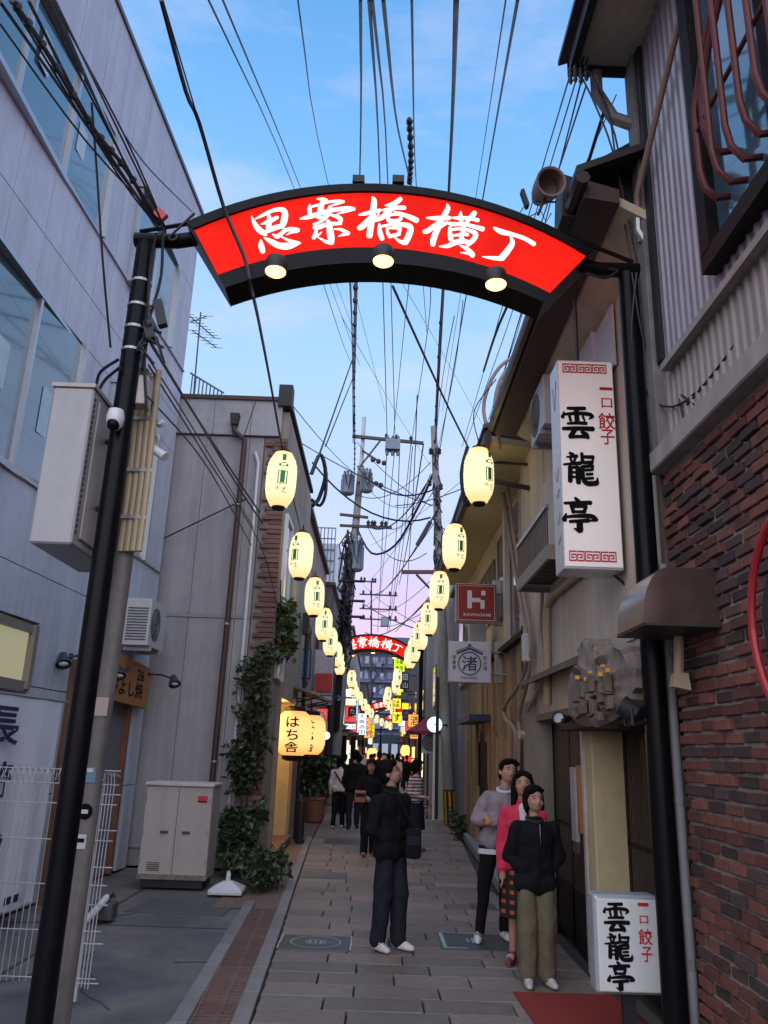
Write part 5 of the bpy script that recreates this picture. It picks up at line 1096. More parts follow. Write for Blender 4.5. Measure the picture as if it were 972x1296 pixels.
# far rows: shades only
FL=[((445,859),36),((447,870),39),((450,878),42),((455,884),46),((461,892),52),((465,898),58),((470,903),64),((477,910),72),((483,914),78),((489,917),84)]
FR=[((503,857),36),((501,868),40),((491,878),46),((489,885),50),((493,892),56),((497,899),62),((501,907),68),((506,913),74),((494,919),80)]
for nm,LST in (('left',FL),('right',FR)):
    for k,(px,Y) in enumerate(LST):
        t=copy_tree(proto,aY(*px,Y)); tag(t,'small glowing lantern far down the lane, %s beyond the second arch in the %s row'%(ORD[k],nm),'lantern','paper lanterns strung over the lane'); t.rotation_euler=(0,0,ang.uniform(-.6,.6))
# ------------------------------------------------------------------ utility poles
def insul(b,p,s=1): b.lathe([(.03*s,0),(.05*s,.04*s),(.03*s,.06*s),(.05*s,.1*s),(.03*s,.13*s),(.01*s,.16*s)],p,7)
YP=28
pole=thing('utility_pole','tall concrete utility pole with three grey transformers on the left of the lane','utility pole',aY(422,960,YP),'utility poles')
pb,pt=aY(420,998,YP),aY(457,590,YP); pm=pb+(pt-pb)*.35
pb.z=0
MB().tube([pb,pm,pt],[.20,.17,.12],12).build('concrete_shaft',m_conc,pole,smooth=True)
MB().tube([pt-Vector((0,0,.3)),aY(461,528,YP)],.075,8).build('steel_top',m_steel,pole,smooth=True)
def arm(b,pa,pb_,r=.045): a,c=aY(*pa,YP-.15),aY(*pb_,YP-.15); b.obx((a+c)/2,(c-a)/2,(0,r,0),Vector((-(c-a).z,0,(c-a).x)).normalized()*r)
for k,(pa,pb2,ins) in enumerate((((446,552),(536,561),(489,502,520)),((430,651),(466,655),()),((430,665),(496,668),(466,471,474,483,488)))):
    b=MB(); arm(b,pa,pb2,.055 if k==0 else .045)
    for px in ins:
        f=(px-pa[0])/(pb2[0]-pa[0]); v=aY(px,pa[1]+(pb2[1]-pa[1])*f,YP-.15); insul(b,v,1.6)
    b.build('cross_arm',m_iron,pole)
b=MB(); 
for pa,pb2 in (((456,590),(482,557)),((458,570),(480,584)),((452,610),(478,612))):
    arm(b,pa,pb2,.03)
for (px,py) in ((479,584),(472,582),(486,586),(476,612),(470,615),(482,614)): v=aY(px,py,YP-.2); b.ball(v,.10,7,5)
b.build('brace',m_iron,pole)
TM=mat('transformer_grey',(.17,.22,.27),.5,.1,var=.12,streak=.25)
for (px,py,w,h,lab) in ((440,614,15,25,1),(464,611,14,25,2),(450,704,19,38,3)):
    v=aY(px,py,YP-.35); k=(YP*.957+ (v.z-1.75)*.289)/1002; r=w*k/2; hh=h*k
    b=MB(); b.lathe([(r*.8,-hh/2),(r,-hh/2+.05),(r,hh/2-.08),(r*1.06,hh/2-.06),(r*1.06,hh/2),(r*.5,hh/2+.06)],v,14)
    T_=b.build('transformer',TM,pole,smooth=True)
    b=MB()
    for q in range(7): a=2*math.pi*q/7+.3; b.obx(v+Vector((math.cos(a)*r*1.02,math.sin(a)*r*1.02,-.05)),(math.cos(a)*.03,math.sin(a)*.03,0),(-math.sin(a)*.02,math.cos(a)*.02,0),(0,0,hh*.38))
    for a in (.4,1.6,2.7): insul(b,v+Vector((math.cos(a)*r*.6,-abs(math.sin(a))*r*.6,hh/2)),1.2)
    b.build('fin_set',TM,T_)
    b=MB(); b.tube([v+Vector((-r*.4,-r,hh*.5)),v+Vector((-r*.2,-r*1.15,.1*hh)),v+Vector((r*.3,-r*1.15,-.3*hh)),v+Vector((r*.5,-r*1.1,.2*hh)),v+Vector((r*.6,-r,.5*hh))],.022,5); b.build('lead',m_wire,T_)
# switch box on the cross arm
v=aY(497,564,YP-.3); b=MB(); b.obx(v,(.28,0,0),(0,.2,0),(0,0,.2)); 
for dx in (-.2,0,.2): b.lathe([(.05,-.3),(.07,-.2),(.06,0)],v+Vector((dx,0,-.1)),8); insul(b,v+Vector((dx,0,.2)),1.4)
b.build('line_switch',TM,pole,bevel=.03)
# dark cable mass on the pole
rq=random.Random(21); b=MB()
for k in range(110):
    y0=rq.uniform(670,810); px=437+ (790-y0)*.06+rq.uniform(-8,5); p=aY(px,y0,YP-.3); q=aY(px+rq.uniform(-9,7),y0+rq.uniform(-5,60),YP-.3+rq.uniform(-.3,.3))
    b.tube([p,(p+q)/2+Vector((rq.uniform(-.25,.25),rq.uniform(-.3,.1),rq.uniform(-.3,.1))),q],rq.uniform(.015,.04),5,False)
for k in range(6):
    px=434+k*1.2; b.tube([aY(px+4,690+7*k,YP-.25),aY(px+1,740,YP-.3),aY(px-4,800,YP-.3),aY(px-12,925,YP-.25)],.04,5)
for y0 in (735,760,780): 
    a,c=aY(428,y0,YP-.4),aY(462,y0+1,YP-.4); b.tube([a,c],.05,5)
b.build('cable_bundle',m_wire,pole,kind='stuff')
MB().tube([aY(425,800,YP-.35),aY(412,1000,YP-.35)],.14,8).build('cable_duct',m_iron,pole,smooth=True)
YR=21.4
pr=thing('utility_pole','concrete utility pole with black and yellow striped foot on the right of the lane','utility pole',gr(567,1042),'utility poles')
p0=gr(567,1042); p1=aY(549,540,YR); p0=Vector((p0.x,YR,0))
MB().tube([p0,p0+(p1-p0)*.5,p1],[.155,.13,.09],12).build('concrete_shaft',m_conc,pr,smooth=True)
b=MB()
d=(p1-p0).normalized()
for k in range(8):
    a=k*math.pi/4
    for j in range(1):
        b.obx(p0+d*.42+Vector((math.cos(a)*.155,math.sin(a)*.155,0)),(-math.sin(a)*.028,math.cos(a)*.028,0),(math.cos(a)*.008,math.sin(a)*.008,0),d*.40)
b.build('yellow_stripe',mat('caution_yellow',(.50,.27,.02),.5),pr)
MB().tube([p0+d*.01,p0+d*.86],[.16,.158],12).build('black_sleeve',m_blackm,pr,smooth=True)
b=MB(); a,c=aY(508,724,YR-.2),aY(562,724,YR-.2); b.obx((a+c)/2,(c-a)/2,(0,.04,0),(0,0,.05)); e=aY(527,727,YR-.2); f_=aY(551,752,YR-.2); b.tube([e,f_],.035,6); b.build('cross_arm',mat('rusted_arm',(.10,.045,.04),.7),pr)
b=MB(); rq=random.Random(22)
for k in range(26):
    y0=rq.uniform(560,720); px=549+(y0-540)*.036; p=aY(px+rq.uniform(-5,4),y0,YR-.15); q=aY(px+rq.uniform(-7,9),y0+rq.uniform(5,40),YR-.15); b.tube([p,(p+q)/2+Vector((rq.uniform(-.15,.15),-.1,0)),q],rq.uniform(.012,.03),5,False)
for (px,py) in ((545,575),(556,575),(544,615),(558,620),(553,640)): insul(b,aY(px,py,YR-.15),1.3)
b.build('cable_bundle',m_wire,pr,kind='stuff')
# second far pole behind
YD=112; p=aY(437,880,52); t=thing('utility_pole','far dark pole with crossed arms behind the left transformer pole','utility pole',(aY(470,900,112).x,112,0),'utility poles')
a=aY(472,905,112); a.z=0; c=aY(470,735,112); MB().tube([a,c],[.16,.1],8).build('concrete_shaft',m_iron,t,smooth=True)
b=MB()
for y0 in (735,752,770,783): 
    u0,u1=aY(455,y0,111.6),aY(503 if y0>750 else 476,y0+2,111.6); b.obx((u0+u1)/2,(u1-u0)/2,(0,.08,0),(0,0,.10))
    for f in (.1,.3,.8,.95): insul(b,u0+(u1-u0)*f,4)
b.build('cross_arm',m_iron,t); v=aY(487,787,111.5); MB().obx(v,(.6,0,0),(0,.5,0),(0,0,.65)).build('transformer',TM,t,bevel=.03)
# ------------------------------------------------------------------ left row of shops behind the grey building
def far_building(name,label,x0,x1,y0,y1,zt,m,wins=(),wm=None,roofm=None,side=1):
    t=thing(name,label,'building',((x0+x1)/2,y0,0),'buildings along the lane')
    MB().bx(x0,x1,y0,y1,0,zt).build('wall',m,t)
    MB().bx(x0-.12,x1+.12,y0-.08,y1,zt,zt+.12).build('roof_edge',roofm or m_iron,t)
    for (wy0,wy1,z0,z1) in wins:   # on the lane face
        xf=x1 if side<0 else x0; s=1 if side<0 else -1
        F=MB().bx(min(xf,xf+s*.04),max(xf,xf+s*.04),wy0,wy1,z0,z1).build('window',m_aludk,t)
        MB().bx(min(xf+s*.04,xf+s*.05),max(xf+s*.04,xf+s*.05),wy0+.06,wy1-.06,z0+.06,z1-.06).build('pane',wm or m_glass,F)
    return t
m_pinkw=mat('mauve_stucco',(.33,.25,.25),.85,streak=.3,bump=.15)
m_dkw=mat('dark_wall',(.12,.11,.12),.85,streak=.2,var=.2)
m_gw=mat('grey_render',(.34,.33,.34),.85,streak=.3,var=.12)
far_building('mauve_building','mauve rendered building behind the brick corner with sloping roof line',-8,-1.92,18.1,27,7.55,m_pinkw,[(18.6,19.4,3.2,5.2),(20.5,22,3.4,5.0),(23.5,25,3.4,5)],side=-1)
far_building('narrow_dark_building','dark narrow building with stacked shop signs past the left pole',-8,-1.7,27.2,42,7.2,m_dkw,[(28,29.5,3.2,4.8),(31,33,3.2,4.8),(36,38,3.2,4.8)],side=-1)
far_building('dim_shop_building','dim three storey shop building on the far left of the lane',-9,-1.45,42.4,66,8.0,m_gw,[(44,46,3.4,5),(48,50,3.4,5),(53,55,3.4,5),(58,60,3.4,5)],side=-1)
far_building('last_left_building','last low dim building closing the left side of the lane',-10,-.9,66.5,100,7.0,m_dkw,[(70,73,3.2,4.6),(78,81,3.2,4.6)],side=-1)
far_building('grey_gap_building','grey rendered building right of the lane behind the striped pole',1.98,8,22.6,33,6.6,m_gw,[(24,25.2,3.2,4.6),(27,28.2,3.2,4.6)],side=1)
far_building('plain_grey_building','plain pale grey building just past the plank clad shop',2.1,8,18.8,22.4,6.0,mat('blue_grey_wall',(.20,.20,.24),.8,streak=.3),[(19.4,20.4,3.3,5)],side=1)
far_building('signboard_building','tall dim building hung with yellow signs on the right of the lane',2.05,9,33.4,58,7.6,m_dkw,[(35,37,3.2,4.8),(41,43,3.2,4.8),(48,50,3.2,4.8)],side=1)
far_building('last_right_building','last dim low building on the far right of the lane',2.75,10,58.5,100,7.2,m_gw,[(62,65,3.2,4.8),(72,75,3.2,4.8)],side=1)
# tower with roof frame, left
a,c=aY(402,668,58),aY(430,760,58)
t=thing('white_tower_block','pale tower block with a steel frame on its roof above the left shops','building',((a.x+c.x)/2,58,0))
x0,x1=a.x,aY(431,665,58).x; zt=a.z-1.2
MB().bx(x0,x1,58,66,0,zt).build('wall',mat('tower_white',(.40,.44,.50),.7,var=.08),t)
b=MB()
for k in range(6): x=x0+(x1-x0)*.8*k/5; b.bx(x-.04,x+.04,57.9,57.98,zt-3,zt+1.2)
for k in range(6): z=zt-3+k*.84; b.bx(x0,x0+(x1-x0)*.8,57.9,57.98,z-.04,z+.04)
b.build('steel_frame',mat('frame_blue',(.10,.14,.20),.5),t)
for k in range(4):
    z=zt-5-2.6*k; F=MB().bx(x1-.6,x1-.15,57.94,58.0,z,z+1.2).build('window',m_aludk,t); MB().bx(x1-.55,x1-.2,57.92,57.94,z+.06,z+1.14).build('pane',m_glass,F)
# background apartment building at the end of the lane
t=thing('hillside_apartment_block','tall blue grey apartment block with many small windows closing the end of the lane','building',(1.5,125,0))
xa,xb=aY(440,850,125).x,aY(530,850,125).x; zt=aY(480,806,125).z
MB().bx(xa,xb,125,140,0,zt).build('wall',mat('block_bluegrey',(.075,.10,.17),.8,var=.25,vs=.8),t)
rq=random.Random(31); f0=None
lit=[m_glass,mat('dim_window',(.10,.13,.2),.2),mat('pale_panel',(.22,.28,.40),.6),glow('far_lit_window',(.65,.75,1),.35)]
for j in range(int(zt/2.3)):
    z=.9+j*2.3
    F=MB().bx(xa-.05,xb+.05,124.2,125,z-.55,z-.42).build('balcony_slab',mat('slab_grey',(.13,.16,.24),.8),t)
    for k in range(9):
        x=xa+.3+k*(xb-xa-.4)/9
        MB().bx(x,x+rq.uniform(.5,.85),124.93,125,z,z+rq.uniform(.9,1.4)).build('window',rq.choice(lit),t)
    if j%2==0: MB().bx(xa+.4+rq.random()*4,xa+1.8+rq.random()*5,124.3,124.4,z-.42,z+.15).build('balcony_rail',mat('rail_dim',(.16,.19,.27),.6),t)
# bare tree in front of it
t=thing('bare_tree','bare dark branched tree under the second arch before the apartment block','tree',(aY(470,930,70).x,75,0)); b=MB(); rq=random.Random(33)
def br(p,d,l,r,n):
    q=p+d*l; m=(p+q)/2+Vector((rq.uniform(-.1,.1),0,rq.uniform(-.1,.1)))*l; b.tube([p,m,q],[r,r*.85,r*.65],5,False)
    if n:
        for _ in range(3): br(p+(q-p)*rq.uniform(.6,1),(d+Vector((rq.uniform(-.9,.9),rq.uniform(-.4,.4),rq.uniform(-.2,.6)))).normalized(),l*.68,r*.62,n-1)
p=Vector((aY(452,900,75).x,75,0)); br(p,Vector((.12,0,1)),5.0,.16,0); MBt=b; tr=MBt.build('trunk',m_iron,t,smooth=True); b=MB()
br(p+Vector((.6,0,4.8)),Vector((.35,0,.9)),2.4,.10,4); br(p+Vector((.55,0,4.5)),Vector((.9,0,.45)),2.6,.09,4); b.build('crown',m_iron,t)
# ------------------------------------------------------------------ far signs
g_ora2=glow('lit_orange_sign',(1,.42,.10),.9); g_cy=glow('lit_cyan_sign',(.35,.75,1),.7); g_amb=glow('amber_pane',(1,.62,.25),1.1)
def sign(name,label,p0,p1,Y,face,txt=None,tm=m_ink,vert=False,depth=.2):
    a,c=aY(*p0,Y),aY(*p1,Y); x0,x1,z0,z1=min(a.x,c.x),max(a.x,c.x),min(a.z,c.z),max(a.z,c.z)
    t=thing(name,label,'sign',((x0+x1)/2,Y,z0),'lit signs down the lane')
    MB().bx(x0-.02,x1+.02,Y,Y+depth,z0-.02,z1+.02).build('casing',m_blackm,t); MB().bx(x0,x1,Y-.02,Y,z0,z1).build('face_panel',face,t)
    if txt:
        b=MB(); n=len(txt)
        for i,ch in enumerate(txt):
            if vert: text(b,ch,((x0+x1)/2,Y-.03,z1-(z1-z0)*(i+.5)/n),(x1-x0)*.72,(z1-z0)/n*.78)
            else: text(b,ch,(x0+(x1-x0)*(i+.5)/n,Y-.03,(z0+z1)/2),(x1-x0)/n*.8,(z1-z0)*.72)
        b.build('lettering',tm,t)
    b=MB(); s=-1 if x0<0 else 1; b.tube([((x0+x1)/2,Y+.1,z1-.1),((x0+x1)/2+s*1.2,Y+.1,z1-.1)],.03,5); b.build('bracket',m_iron,t); return t
sign('shop_sign','pale box sign with a red band over the lane past the grey building',(399,822),(420,892),24,mat('pinkgrey_face',(.42,.36,.40),.5))
v0,v1=aY(400,852,23.95),aY(420,876,23.95); tag(MB().bx(v0.x,v1.x,23.93,23.965,v1.z,v0.z).build('red_band_panel',mat('band_red',(.42,.03,.03),.5)),'red panel fixed across the pale box sign','sign')
sign('shop_sign','red hanging banner sign with white kanji near the globe lamp',(402,897),(413,928),23,g_rsign,['福'],m_whitep,True,.06)
sign('shop_sign','small white lit sign with black writing behind the potted plant',(391,975),(407,995),24,g_white,['た','や'],m_ink,True)
sign('shop_sign','tall blue and white vertical sign beside the dark sign box',(383,822),(391,858),19,mat('blue_sign',(.10,.18,.40),.5),None)
for k,(y0,y1,f,tx,tm,lab) in enumerate(((872,882,g_white,None,m_ink,'pale lit sign topmost of the stacked signs on the left'),(884,893,g_warmw,None,m_ink,'orange tinted lit sign second of the stacked signs'),(895,905,m_blackm,['や','た'],m_whitep,'black sign with white marks in the stacked signs'),(907,914,g_rsign,['大','山'],m_whitep,'red lettered sign under the black one in the stacked signs'),(916,923,g_white,['寿','山'],mat('teal_print',(.02,.25,.22),.5),'mint lit sign lowest of the stacked signs'))):
    sign('shop_sign',lab,(434,y0),(450,y1),39,f,tx,tm)
sign('shop_sign','tall white lit vertical sign with black kanji left of the lane end',(453,903),(463,930),44,g_white,['大','衆','酒','田'],m_ink,True)
sign('shop_sign','yellow green lit sign with four kanji right of the second arch',(499,834),(512,850),40,glow('lit_lime_sign',(.62,.9,.03),.85),['中華','料理'],m_ink,True)
sign('shop_sign','dark vertical sign with pale writing behind the right lanterns',(509,852),(517,872),43,m_blackm,['田','山'],m_whitep,True)
sign('shop_sign','yellow lit sign with black hiragana, upper of two',(497,884),(507,897),46,g_yel,['は'],mat('dark_red_print',(.15,.01,.01),.5))
sign('shop_sign','yellow lit sign with black hiragana, lower of two',(497,901),(508,915),46,g_yel,['す'],mat('dark_red_print',(.15,.01,.01),.5))
sign('shop_sign','small yellow lit arrow sign above the paired yellow signs',(500,872),(510,880),47,g_yel)
sign('shop_sign','small yellow sign just right of the paired yellow signs',(509,890),(517,898),48,g_yel)
sign('shop_sign','teal painted sign above the purple sign',(508,876),(516,886),42,mat('teal_face',(.08,.2,.2),.5))
sign('shop_sign','purple dim sign right of the lower yellow sign',(510,898),(522,912),42,mat('purple_face',(.06,.04,.16),.5),['た'],mat('mauve_print',(.4,.2,.35),.5))
sign('shop_sign','white glowing sign under the lower yellow sign',(505,906),(514,919),52,g_white)
rq=random.Random(91)
cols=[('white',g_white,m_ink),('warm white',g_warmw,m_ink),('yellow',g_yel,m_ink),('red',g_rsign,m_whitep),('orange',g_ora2,m_ink),('cyan',g_cy,m_navy)]
glyph=['山','田','寿','福','酒','や','す','大','橋','和']
for side in (-1,1):
    for k in range(13):
        Y=(30.5 if side<0 else 35)+k*4.4; nm,fm,tm=cols[rq.randrange(6)]; c=cshift(Y); x=(-1.5 if side<0 else 1.55)+c+rq.uniform(-.1,.1)*1; w_=rq.uniform(.3,.55); h_=rq.choice((.5,.9,1.3)); z=rq.uniform(2.3,3.5)
        t=thing('shop_sign','%s lit projecting sign, %s along the %s shop fronts past the transformer pole'%(nm,ORD[k],'left' if side<0 else 'right'),'sign',(x,Y,z),'lit signs down the lane')
        MB().bx(x-w_/2-.02,x+w_/2+.02,Y,Y+.18,z-.02,z+h_+.02).build('casing',m_blackm,t); MB().bx(x-w_/2,x+w_/2,Y-.02,Y,z,z+h_).build('face_panel',fm,t)
        n=max(1,round(h_/w_)); 
        for i in range(n): b=MB(); text(b,rq.choice(glyph),(x,Y-.03,z+h_*(i+.5)/n),w_*.7,h_/n*.75); b.build('character',tm,t)
        b=MB(); b.tube([(x,Y+.1,z+h_*.8),(x+side*1.1,Y+.1,z+h_*.8)],.03,5); b.build('bracket',m_iron,t)
for side in (-1,1):
    for k in range(8):
        Y=(28.5 if side<0 else 34.5)+k*7.2; c=cshift(Y); x=(-1.66 if side<0 else 2.0)
        if side<0: x=-1.66 if Y<42 else (-1.41 if Y<66 else -.86)
        else: x=2.0 if Y<58 else 2.7
        nm,m=[('warm',g_warmw),('amber',g_amb),('white',g_white),('yellow',g_amb)][k%4]
        t=thing('lit_shop','%s lit shop front, %s on the %s side of the lane past the transformer pole'%(nm,ORD[k],'left' if side<0 else 'right'),'shop front',(x,Y,0),'lit shop fronts'); s=-side
        MB().bx(min(x,x-s*.2),max(x,x-s*.2),Y,Y+3.2,0,2.5).build('frame',m_dkwood,t)
        for j in range(3): MB().bx(min(x,x+s*.02),max(x,x+s*.02),Y+.1+j*1.02,Y+1.0+j*1.02,.7,2.0).build('pane',m,t)
        MB().bx(min(x,x+s*.5),max(x,x+s*.5),Y,Y+3.2,2.5,2.62).build('awning',m_brown,t)
# globe lamp on the right pole, red parasol awning, AC
v=aY(550,917,20.9); t=thing('globe_lamp','round bluish white disc lamp on the striped utility pole','lamp',v)
MB().lathe([(.17,-.05),(.19,-.03),(.19,.03),(.17,.05)],v,24,(0,-1,0)).build('diffuser',g_globe,t,smooth=True)
MB().ball(v+Vector((0,-.06,0)),.02,8,6).build('centre_boss',m_blackm,t); b=MB(); b.tube([v,v+Vector((.35,.3,0))],.025,6); b.build('bracket',m_iron,t)
v=aY(542,926,23.5); t=thing('red_awning','dark red pointed awning beside the round lamp','awning',v)
b=MB(); n=8
for k in range(n):
    a,a2=2*math.pi*k/n,2*math.pi*(k+1)/n; b.add([v+Vector((0,0,.42)),v+Vector((.62*math.cos(a),.62*math.sin(a),0)),v+Vector((.62*math.cos(a2),.62*math.sin(a2),0)),v+Vector((.62*math.cos(a2),.62*math.sin(a2),-.07)),v+Vector((.62*math.cos(a),.62*math.sin(a),-.07))],[(0,1,2),(1,4,3,2)])
b.build('canopy',mat('awning_red',(.22,.02,.05),.7),t); MB().tube([v+Vector((0,0,.4)),Vector((v.x,v.y,0))],.03,6).build('pole',m_iron,t)
v=aY(541,953,23.3); ac_unit((v.x+.15,23.2,v.z),'white outdoor unit on the pale wall under the red awning','-y',w=.65,d=.3,h=.55)
v0=aY(533,950,24); t=thing('pale_green_wall','pale greenish lit wall of the shop entrance under the red awning','wall',(v0.x+.4,24,0)); MB().bx(1.62,2.0,23.0,23.1,0,2.2).build('panel',mat('greenish_wall',(.40,.43,.33),.7,var=.1),t); MB().bx(1.60,1.66,22.95,23.0,0,2.3).build('edge_trim',m_whitep,t)
v=aY(556,950,20.8); tag(MB().bx(1.50,1.58,20.6,20.7,.2,3.6).build('dark_sign_post',m_blackm),'dark tall post left of the striped pole','post')
# lit lamp on bracket near left lanterns
v=aY(413,931,22.3); t=thing('bracket_lamp','small white globe lamp on a curved bracket beside the red banner','lamp',v)
MB().ball(v,.10,12,8).build('diffuser',glow('white_globe',(1,.95,.75),1.6),t,smooth=True); MB().tube([v+Vector((0,0,.1)),v+Vector((0,0,.35)),v+Vector((-.12,0,.6)),v+Vector((-.4,0,.7))],.025,6).build('arm',m_acw,t,smooth=True)
spot('wall_lamp',(-1.6,23,3.2),(-1.3,23,3.2),(-1.1,22.9,3.15),'small dark spotlight on an arm below the red panel')
# shop lights at street level far down
for k,(px,py,Y,s,m,lab) in enumerate(((471,955,44,.32,g_ora,'orange glowing lantern outside a shop, left of the crowd'),(478,962,46,.28,g_rsign,'red glowing lantern outside a shop beside the orange one'),(513,950,40,.25,g_ora,'orange glowing lantern on the right of the crowd'),(469,938,50,.18,g_warmw,'small white lantern above the orange one'),(493,962,60,.2,g_ora,'tiny orange light at the lane end'))):
    v=aY(px,py,Y); t=thing('shop_lantern',lab,'lantern',v,'little shop lanterns'); MB().lathe([(s*.5,-s),(s*.8,-s*.6),(s*.85,0),(s*.8,s*.6),(s*.5,s)],v,12).build('shade',m,t,smooth=True); MB().tube([v+Vector((0,0,s)),v+Vector((0,0,s+.5))],.02,5).build('hanger',m_iron,t)
v=aY(516,968,40); sign('shop_banner','red vertical cloth banner at the right of the crowd',(512,957),(520,984),40,g_rsign,None,m_ink,True,.04)
for k,(x,Y,w,z0,z1,m,lab) in enumerate(((-1.40,40,.0,.1,2.2,g_warmw,'warm lit shop front left of the crowd'),(-1.15,48,.0,.1,2.3,g_warmw,'second warm lit shop front further down on the left'),(2.55,62,.0,.1,2.2,g_ora,'amber lit shop front far down on the right'))):
    t=thing('lit_shop',lab,'shop front',(x,Y,0),'lit shop fronts'); s=1 if x<0 else -1
    F=MB().bx(x-.3,x,Y,Y+3,z0,z1+.2).build('frame',m_dkwood,t); 
    for j in range(3): MB().bx(min(x,x+s*.02),max(x,x+s*.02),Y+.1+j,Y+.95+j,z0+.3,z1).build('pane',m if m is not g_ora else glow('amber_window',(1,.5,.15),.8),t)
v=aY(499,940,80); t=thing('blue_shop','blue painted shop front closing the end of the lane','shop front',(v.x,88,0)); MB().bx(v.x-2.6,v.x+3.2,96,97,0,3.6).build('wall',mat('blue_shop',(.09,.13,.20),.6,var=.2,vs=1),t)
for j in range(5): F=MB().bx(v.x-2.2+j*1.1,v.x-1.4+j*1.1,95.9,96,1.0,2.6).build('window',m_aludk,t); MB().bx(v.x-2.15+j*1.1,v.x-1.45+j*1.1,95.87,95.9,1.05,2.55).build('pane',lit[3],F)
# aerials on the roof, balcony rail of the white building roof
t=thing('tv_aerial','tv aerial with many rods above the flat roof of the grey building','aerial',aY(252,470,16))
b=MB(); q=aY(250,470,16); q.z=7.6; top=aY(254,395,16); b.tube([q,top],.018,5)
for (pa,pb2,n) in (((238,398),(272,428),9),((243,418),(274,440),6),((240,408),(262,400),4)):
    a,c=aY(*pa,16),aY(*pb2,16); b.tube([a,c],.012,4)
    for k in range(n): p=a+(c-a)*k/(n-1); b.tube([p+Vector((-.16,.1,.06)),p+Vector((.16,-.1,-.06))],.007,4)
b.build('rods',m_iron,t)
t=thing('roof_railing','dark railing on the roof beside the white building','railing',(-3.2,14.5,7.6)); b=MB()
for k in range(9): x=-3.85+k*.075; b.tube([(x,14.2+.0*k,7.6),(x,14.2,8.75-.05*k)],.014,4)
b.tube([(-3.9,14.2,8.76),(-3.2,14.2,8.35)],.02,5); b.tube([(-3.9,14.2,7.75),(-3.2,14.2,7.72)],.02,5); b.build('bars',mat('blue_grey_rail',(.15,.19,.25),.4),t)
# ------------------------------------------------------------------ overhead cables
WN=0
def cable(pts,r,label,sag=0,grp='overhead cables',name='overhead_cable',m=m_wire,beads=0,n=5):
    """pts: (px,py,Y) on the route"""
    P=[aY(*p) for p in pts]
    if len(P)==2 and sag:
        P=[P[0]+(P[1]-P[0])*k/10-Vector((0,0,sag*4*(k/10)*(1-k/10))) for k in range(11)]
    elif len(P)>2: P=[Vector(q) for q in cr_pts([tuple(p) for p in P],4)]
    r=r*1.3; b=MB(); b.tube(P,r,n)
    if beads:
        for k in range(beads):
            f=(k+.5)/beads*(len(P)-1); i=int(f); p=P[i].lerp(P[min(i+1,len(P)-1)],f-i); b.ball(p,r*1.9,5,4)
    o=b.build(name,m,smooth=True); return tag(o,label,'cable',grp)
cable([(204,0,3.6),(235,115,4.2),(252,155,4.5),(283,262,4.9),(309,325,4.88),(317,362,4.86),(326,400,6.0),(341,478,8),(357,568,9.8)],.011,'black cable drooping across the left of the red arch down to the first left lantern')
cable([(206,0,3.6),(252,155,4.5)],.004,'thin wire joining the drooping cable above the arch')
sky_w=[((264,0,4),(372,238,14),(455,462,28),.006,'thin wire crossing the sky left of the arch centre'),((282,0,4),(385,250,14),(452,430,28),.006,'second thin wire close beside another left of the arch centre'),
((377,0,4),(417,240,13),(487,520,28),.005,'fine wire passing behind the second kanji of the arch'),((456,0,4),(455,240,12),(447,560,27.8),.010,'tied cable rising from the left pole top to the sky centre'),
((467,0,4),(481,236,14),(490,555,28),.011,'cable behind the arch centre, leftmost of the close group'),((471,0,4),(491,236,14),(500,555,28),.010,'cable behind the arch centre, second of the close group'),((485,0,4),(503,160,10),(521,236,14),.012,'cable with a frayed joint over the arch top'),
((521,0,4),(527,238,14),(540,420,24),.008,'thin cable right of the frayed joint over the arch'),((577,0,4),(568,240,10),(551,560,21.3),.017,'thickest black cable running straight to the right pole'),((640,0,4),(606,225,12),(560,520,24),.005,'fine wire right of the thickest cable'),((655,0,4),(613,240,12),(553,590,21.3),.010,'slanting cable right of the arch centre'),
((518,355,14),(510,430,22),(497,560,28),.009,'cable dropping below the arch centre to the line switch'),((545,360,14),(541,420,20),(520,565,28),.009,'cable below the arch to the right end of the cross arm'),
((497,362,9),(560,500,12),(592,565,14),.014,'thick slanting cable below the arch ending in a joint by the right lantern'),((496,355,9),(545,420,16),(700,700,40),.004,'fine slanting wire below the arch'),
((575,400,12),(560,480,18),(551,560,21.3),.007,'wire just right of the right pole top'),((586,380,12),(575,470,18),(553,575,21.3),.006,'another wire right of the right pole top'),((400,330,12),(436,440,20),(450,470,27),.006,'wire left below the arch to the left pole'),((432,400,14),(500,520,24),(545,590,21.3),.005,'wire from below the arch across to the right pole')]
for a,b_,c,r,l in sky_w: cable([a,b_,c],r,l)
cable([(450,355,9),(448,470,20),(449,560,27.7),(448,610,27.7)],.018,'knotted black cable hanging down along the left pole',beads=26)
cable([(577,250,9),(560,370,12),(551,530,21),(550,560,21.2)],.016,'thick black cable below the arch to the right pole',beads=14)
cable([(518,150,8),(520,200,9),(518,232,10)],.02,'frayed cable joint above the arch centre',beads=10)
for k,(a,c,r) in enumerate((((720,100,5),(690,200,8),.006),((690,200,8),(585,565,21),.006),((735,105,5),(655,420,14),.006),((655,420,14),(582,640,21),.006),((742,108,5),(640,420,13),.006),((640,420,13),(590,560,18),.006),((728,105,5),(672,290,9),.005),((660,395,12),(628,505,13),.009),((780,120,5.1),(700,300,8),.004))):
    cable([a,c],r,'thin wire fanning down from the eave insulators, %s strand'%ORD[k],grp='wires from the eave')
cable([(765,140,5.1),(720,270,6),(668,340,7),(632,410,8),(612,470,10)],.012,'dark cable hanging from the gutter box past the horn speaker')
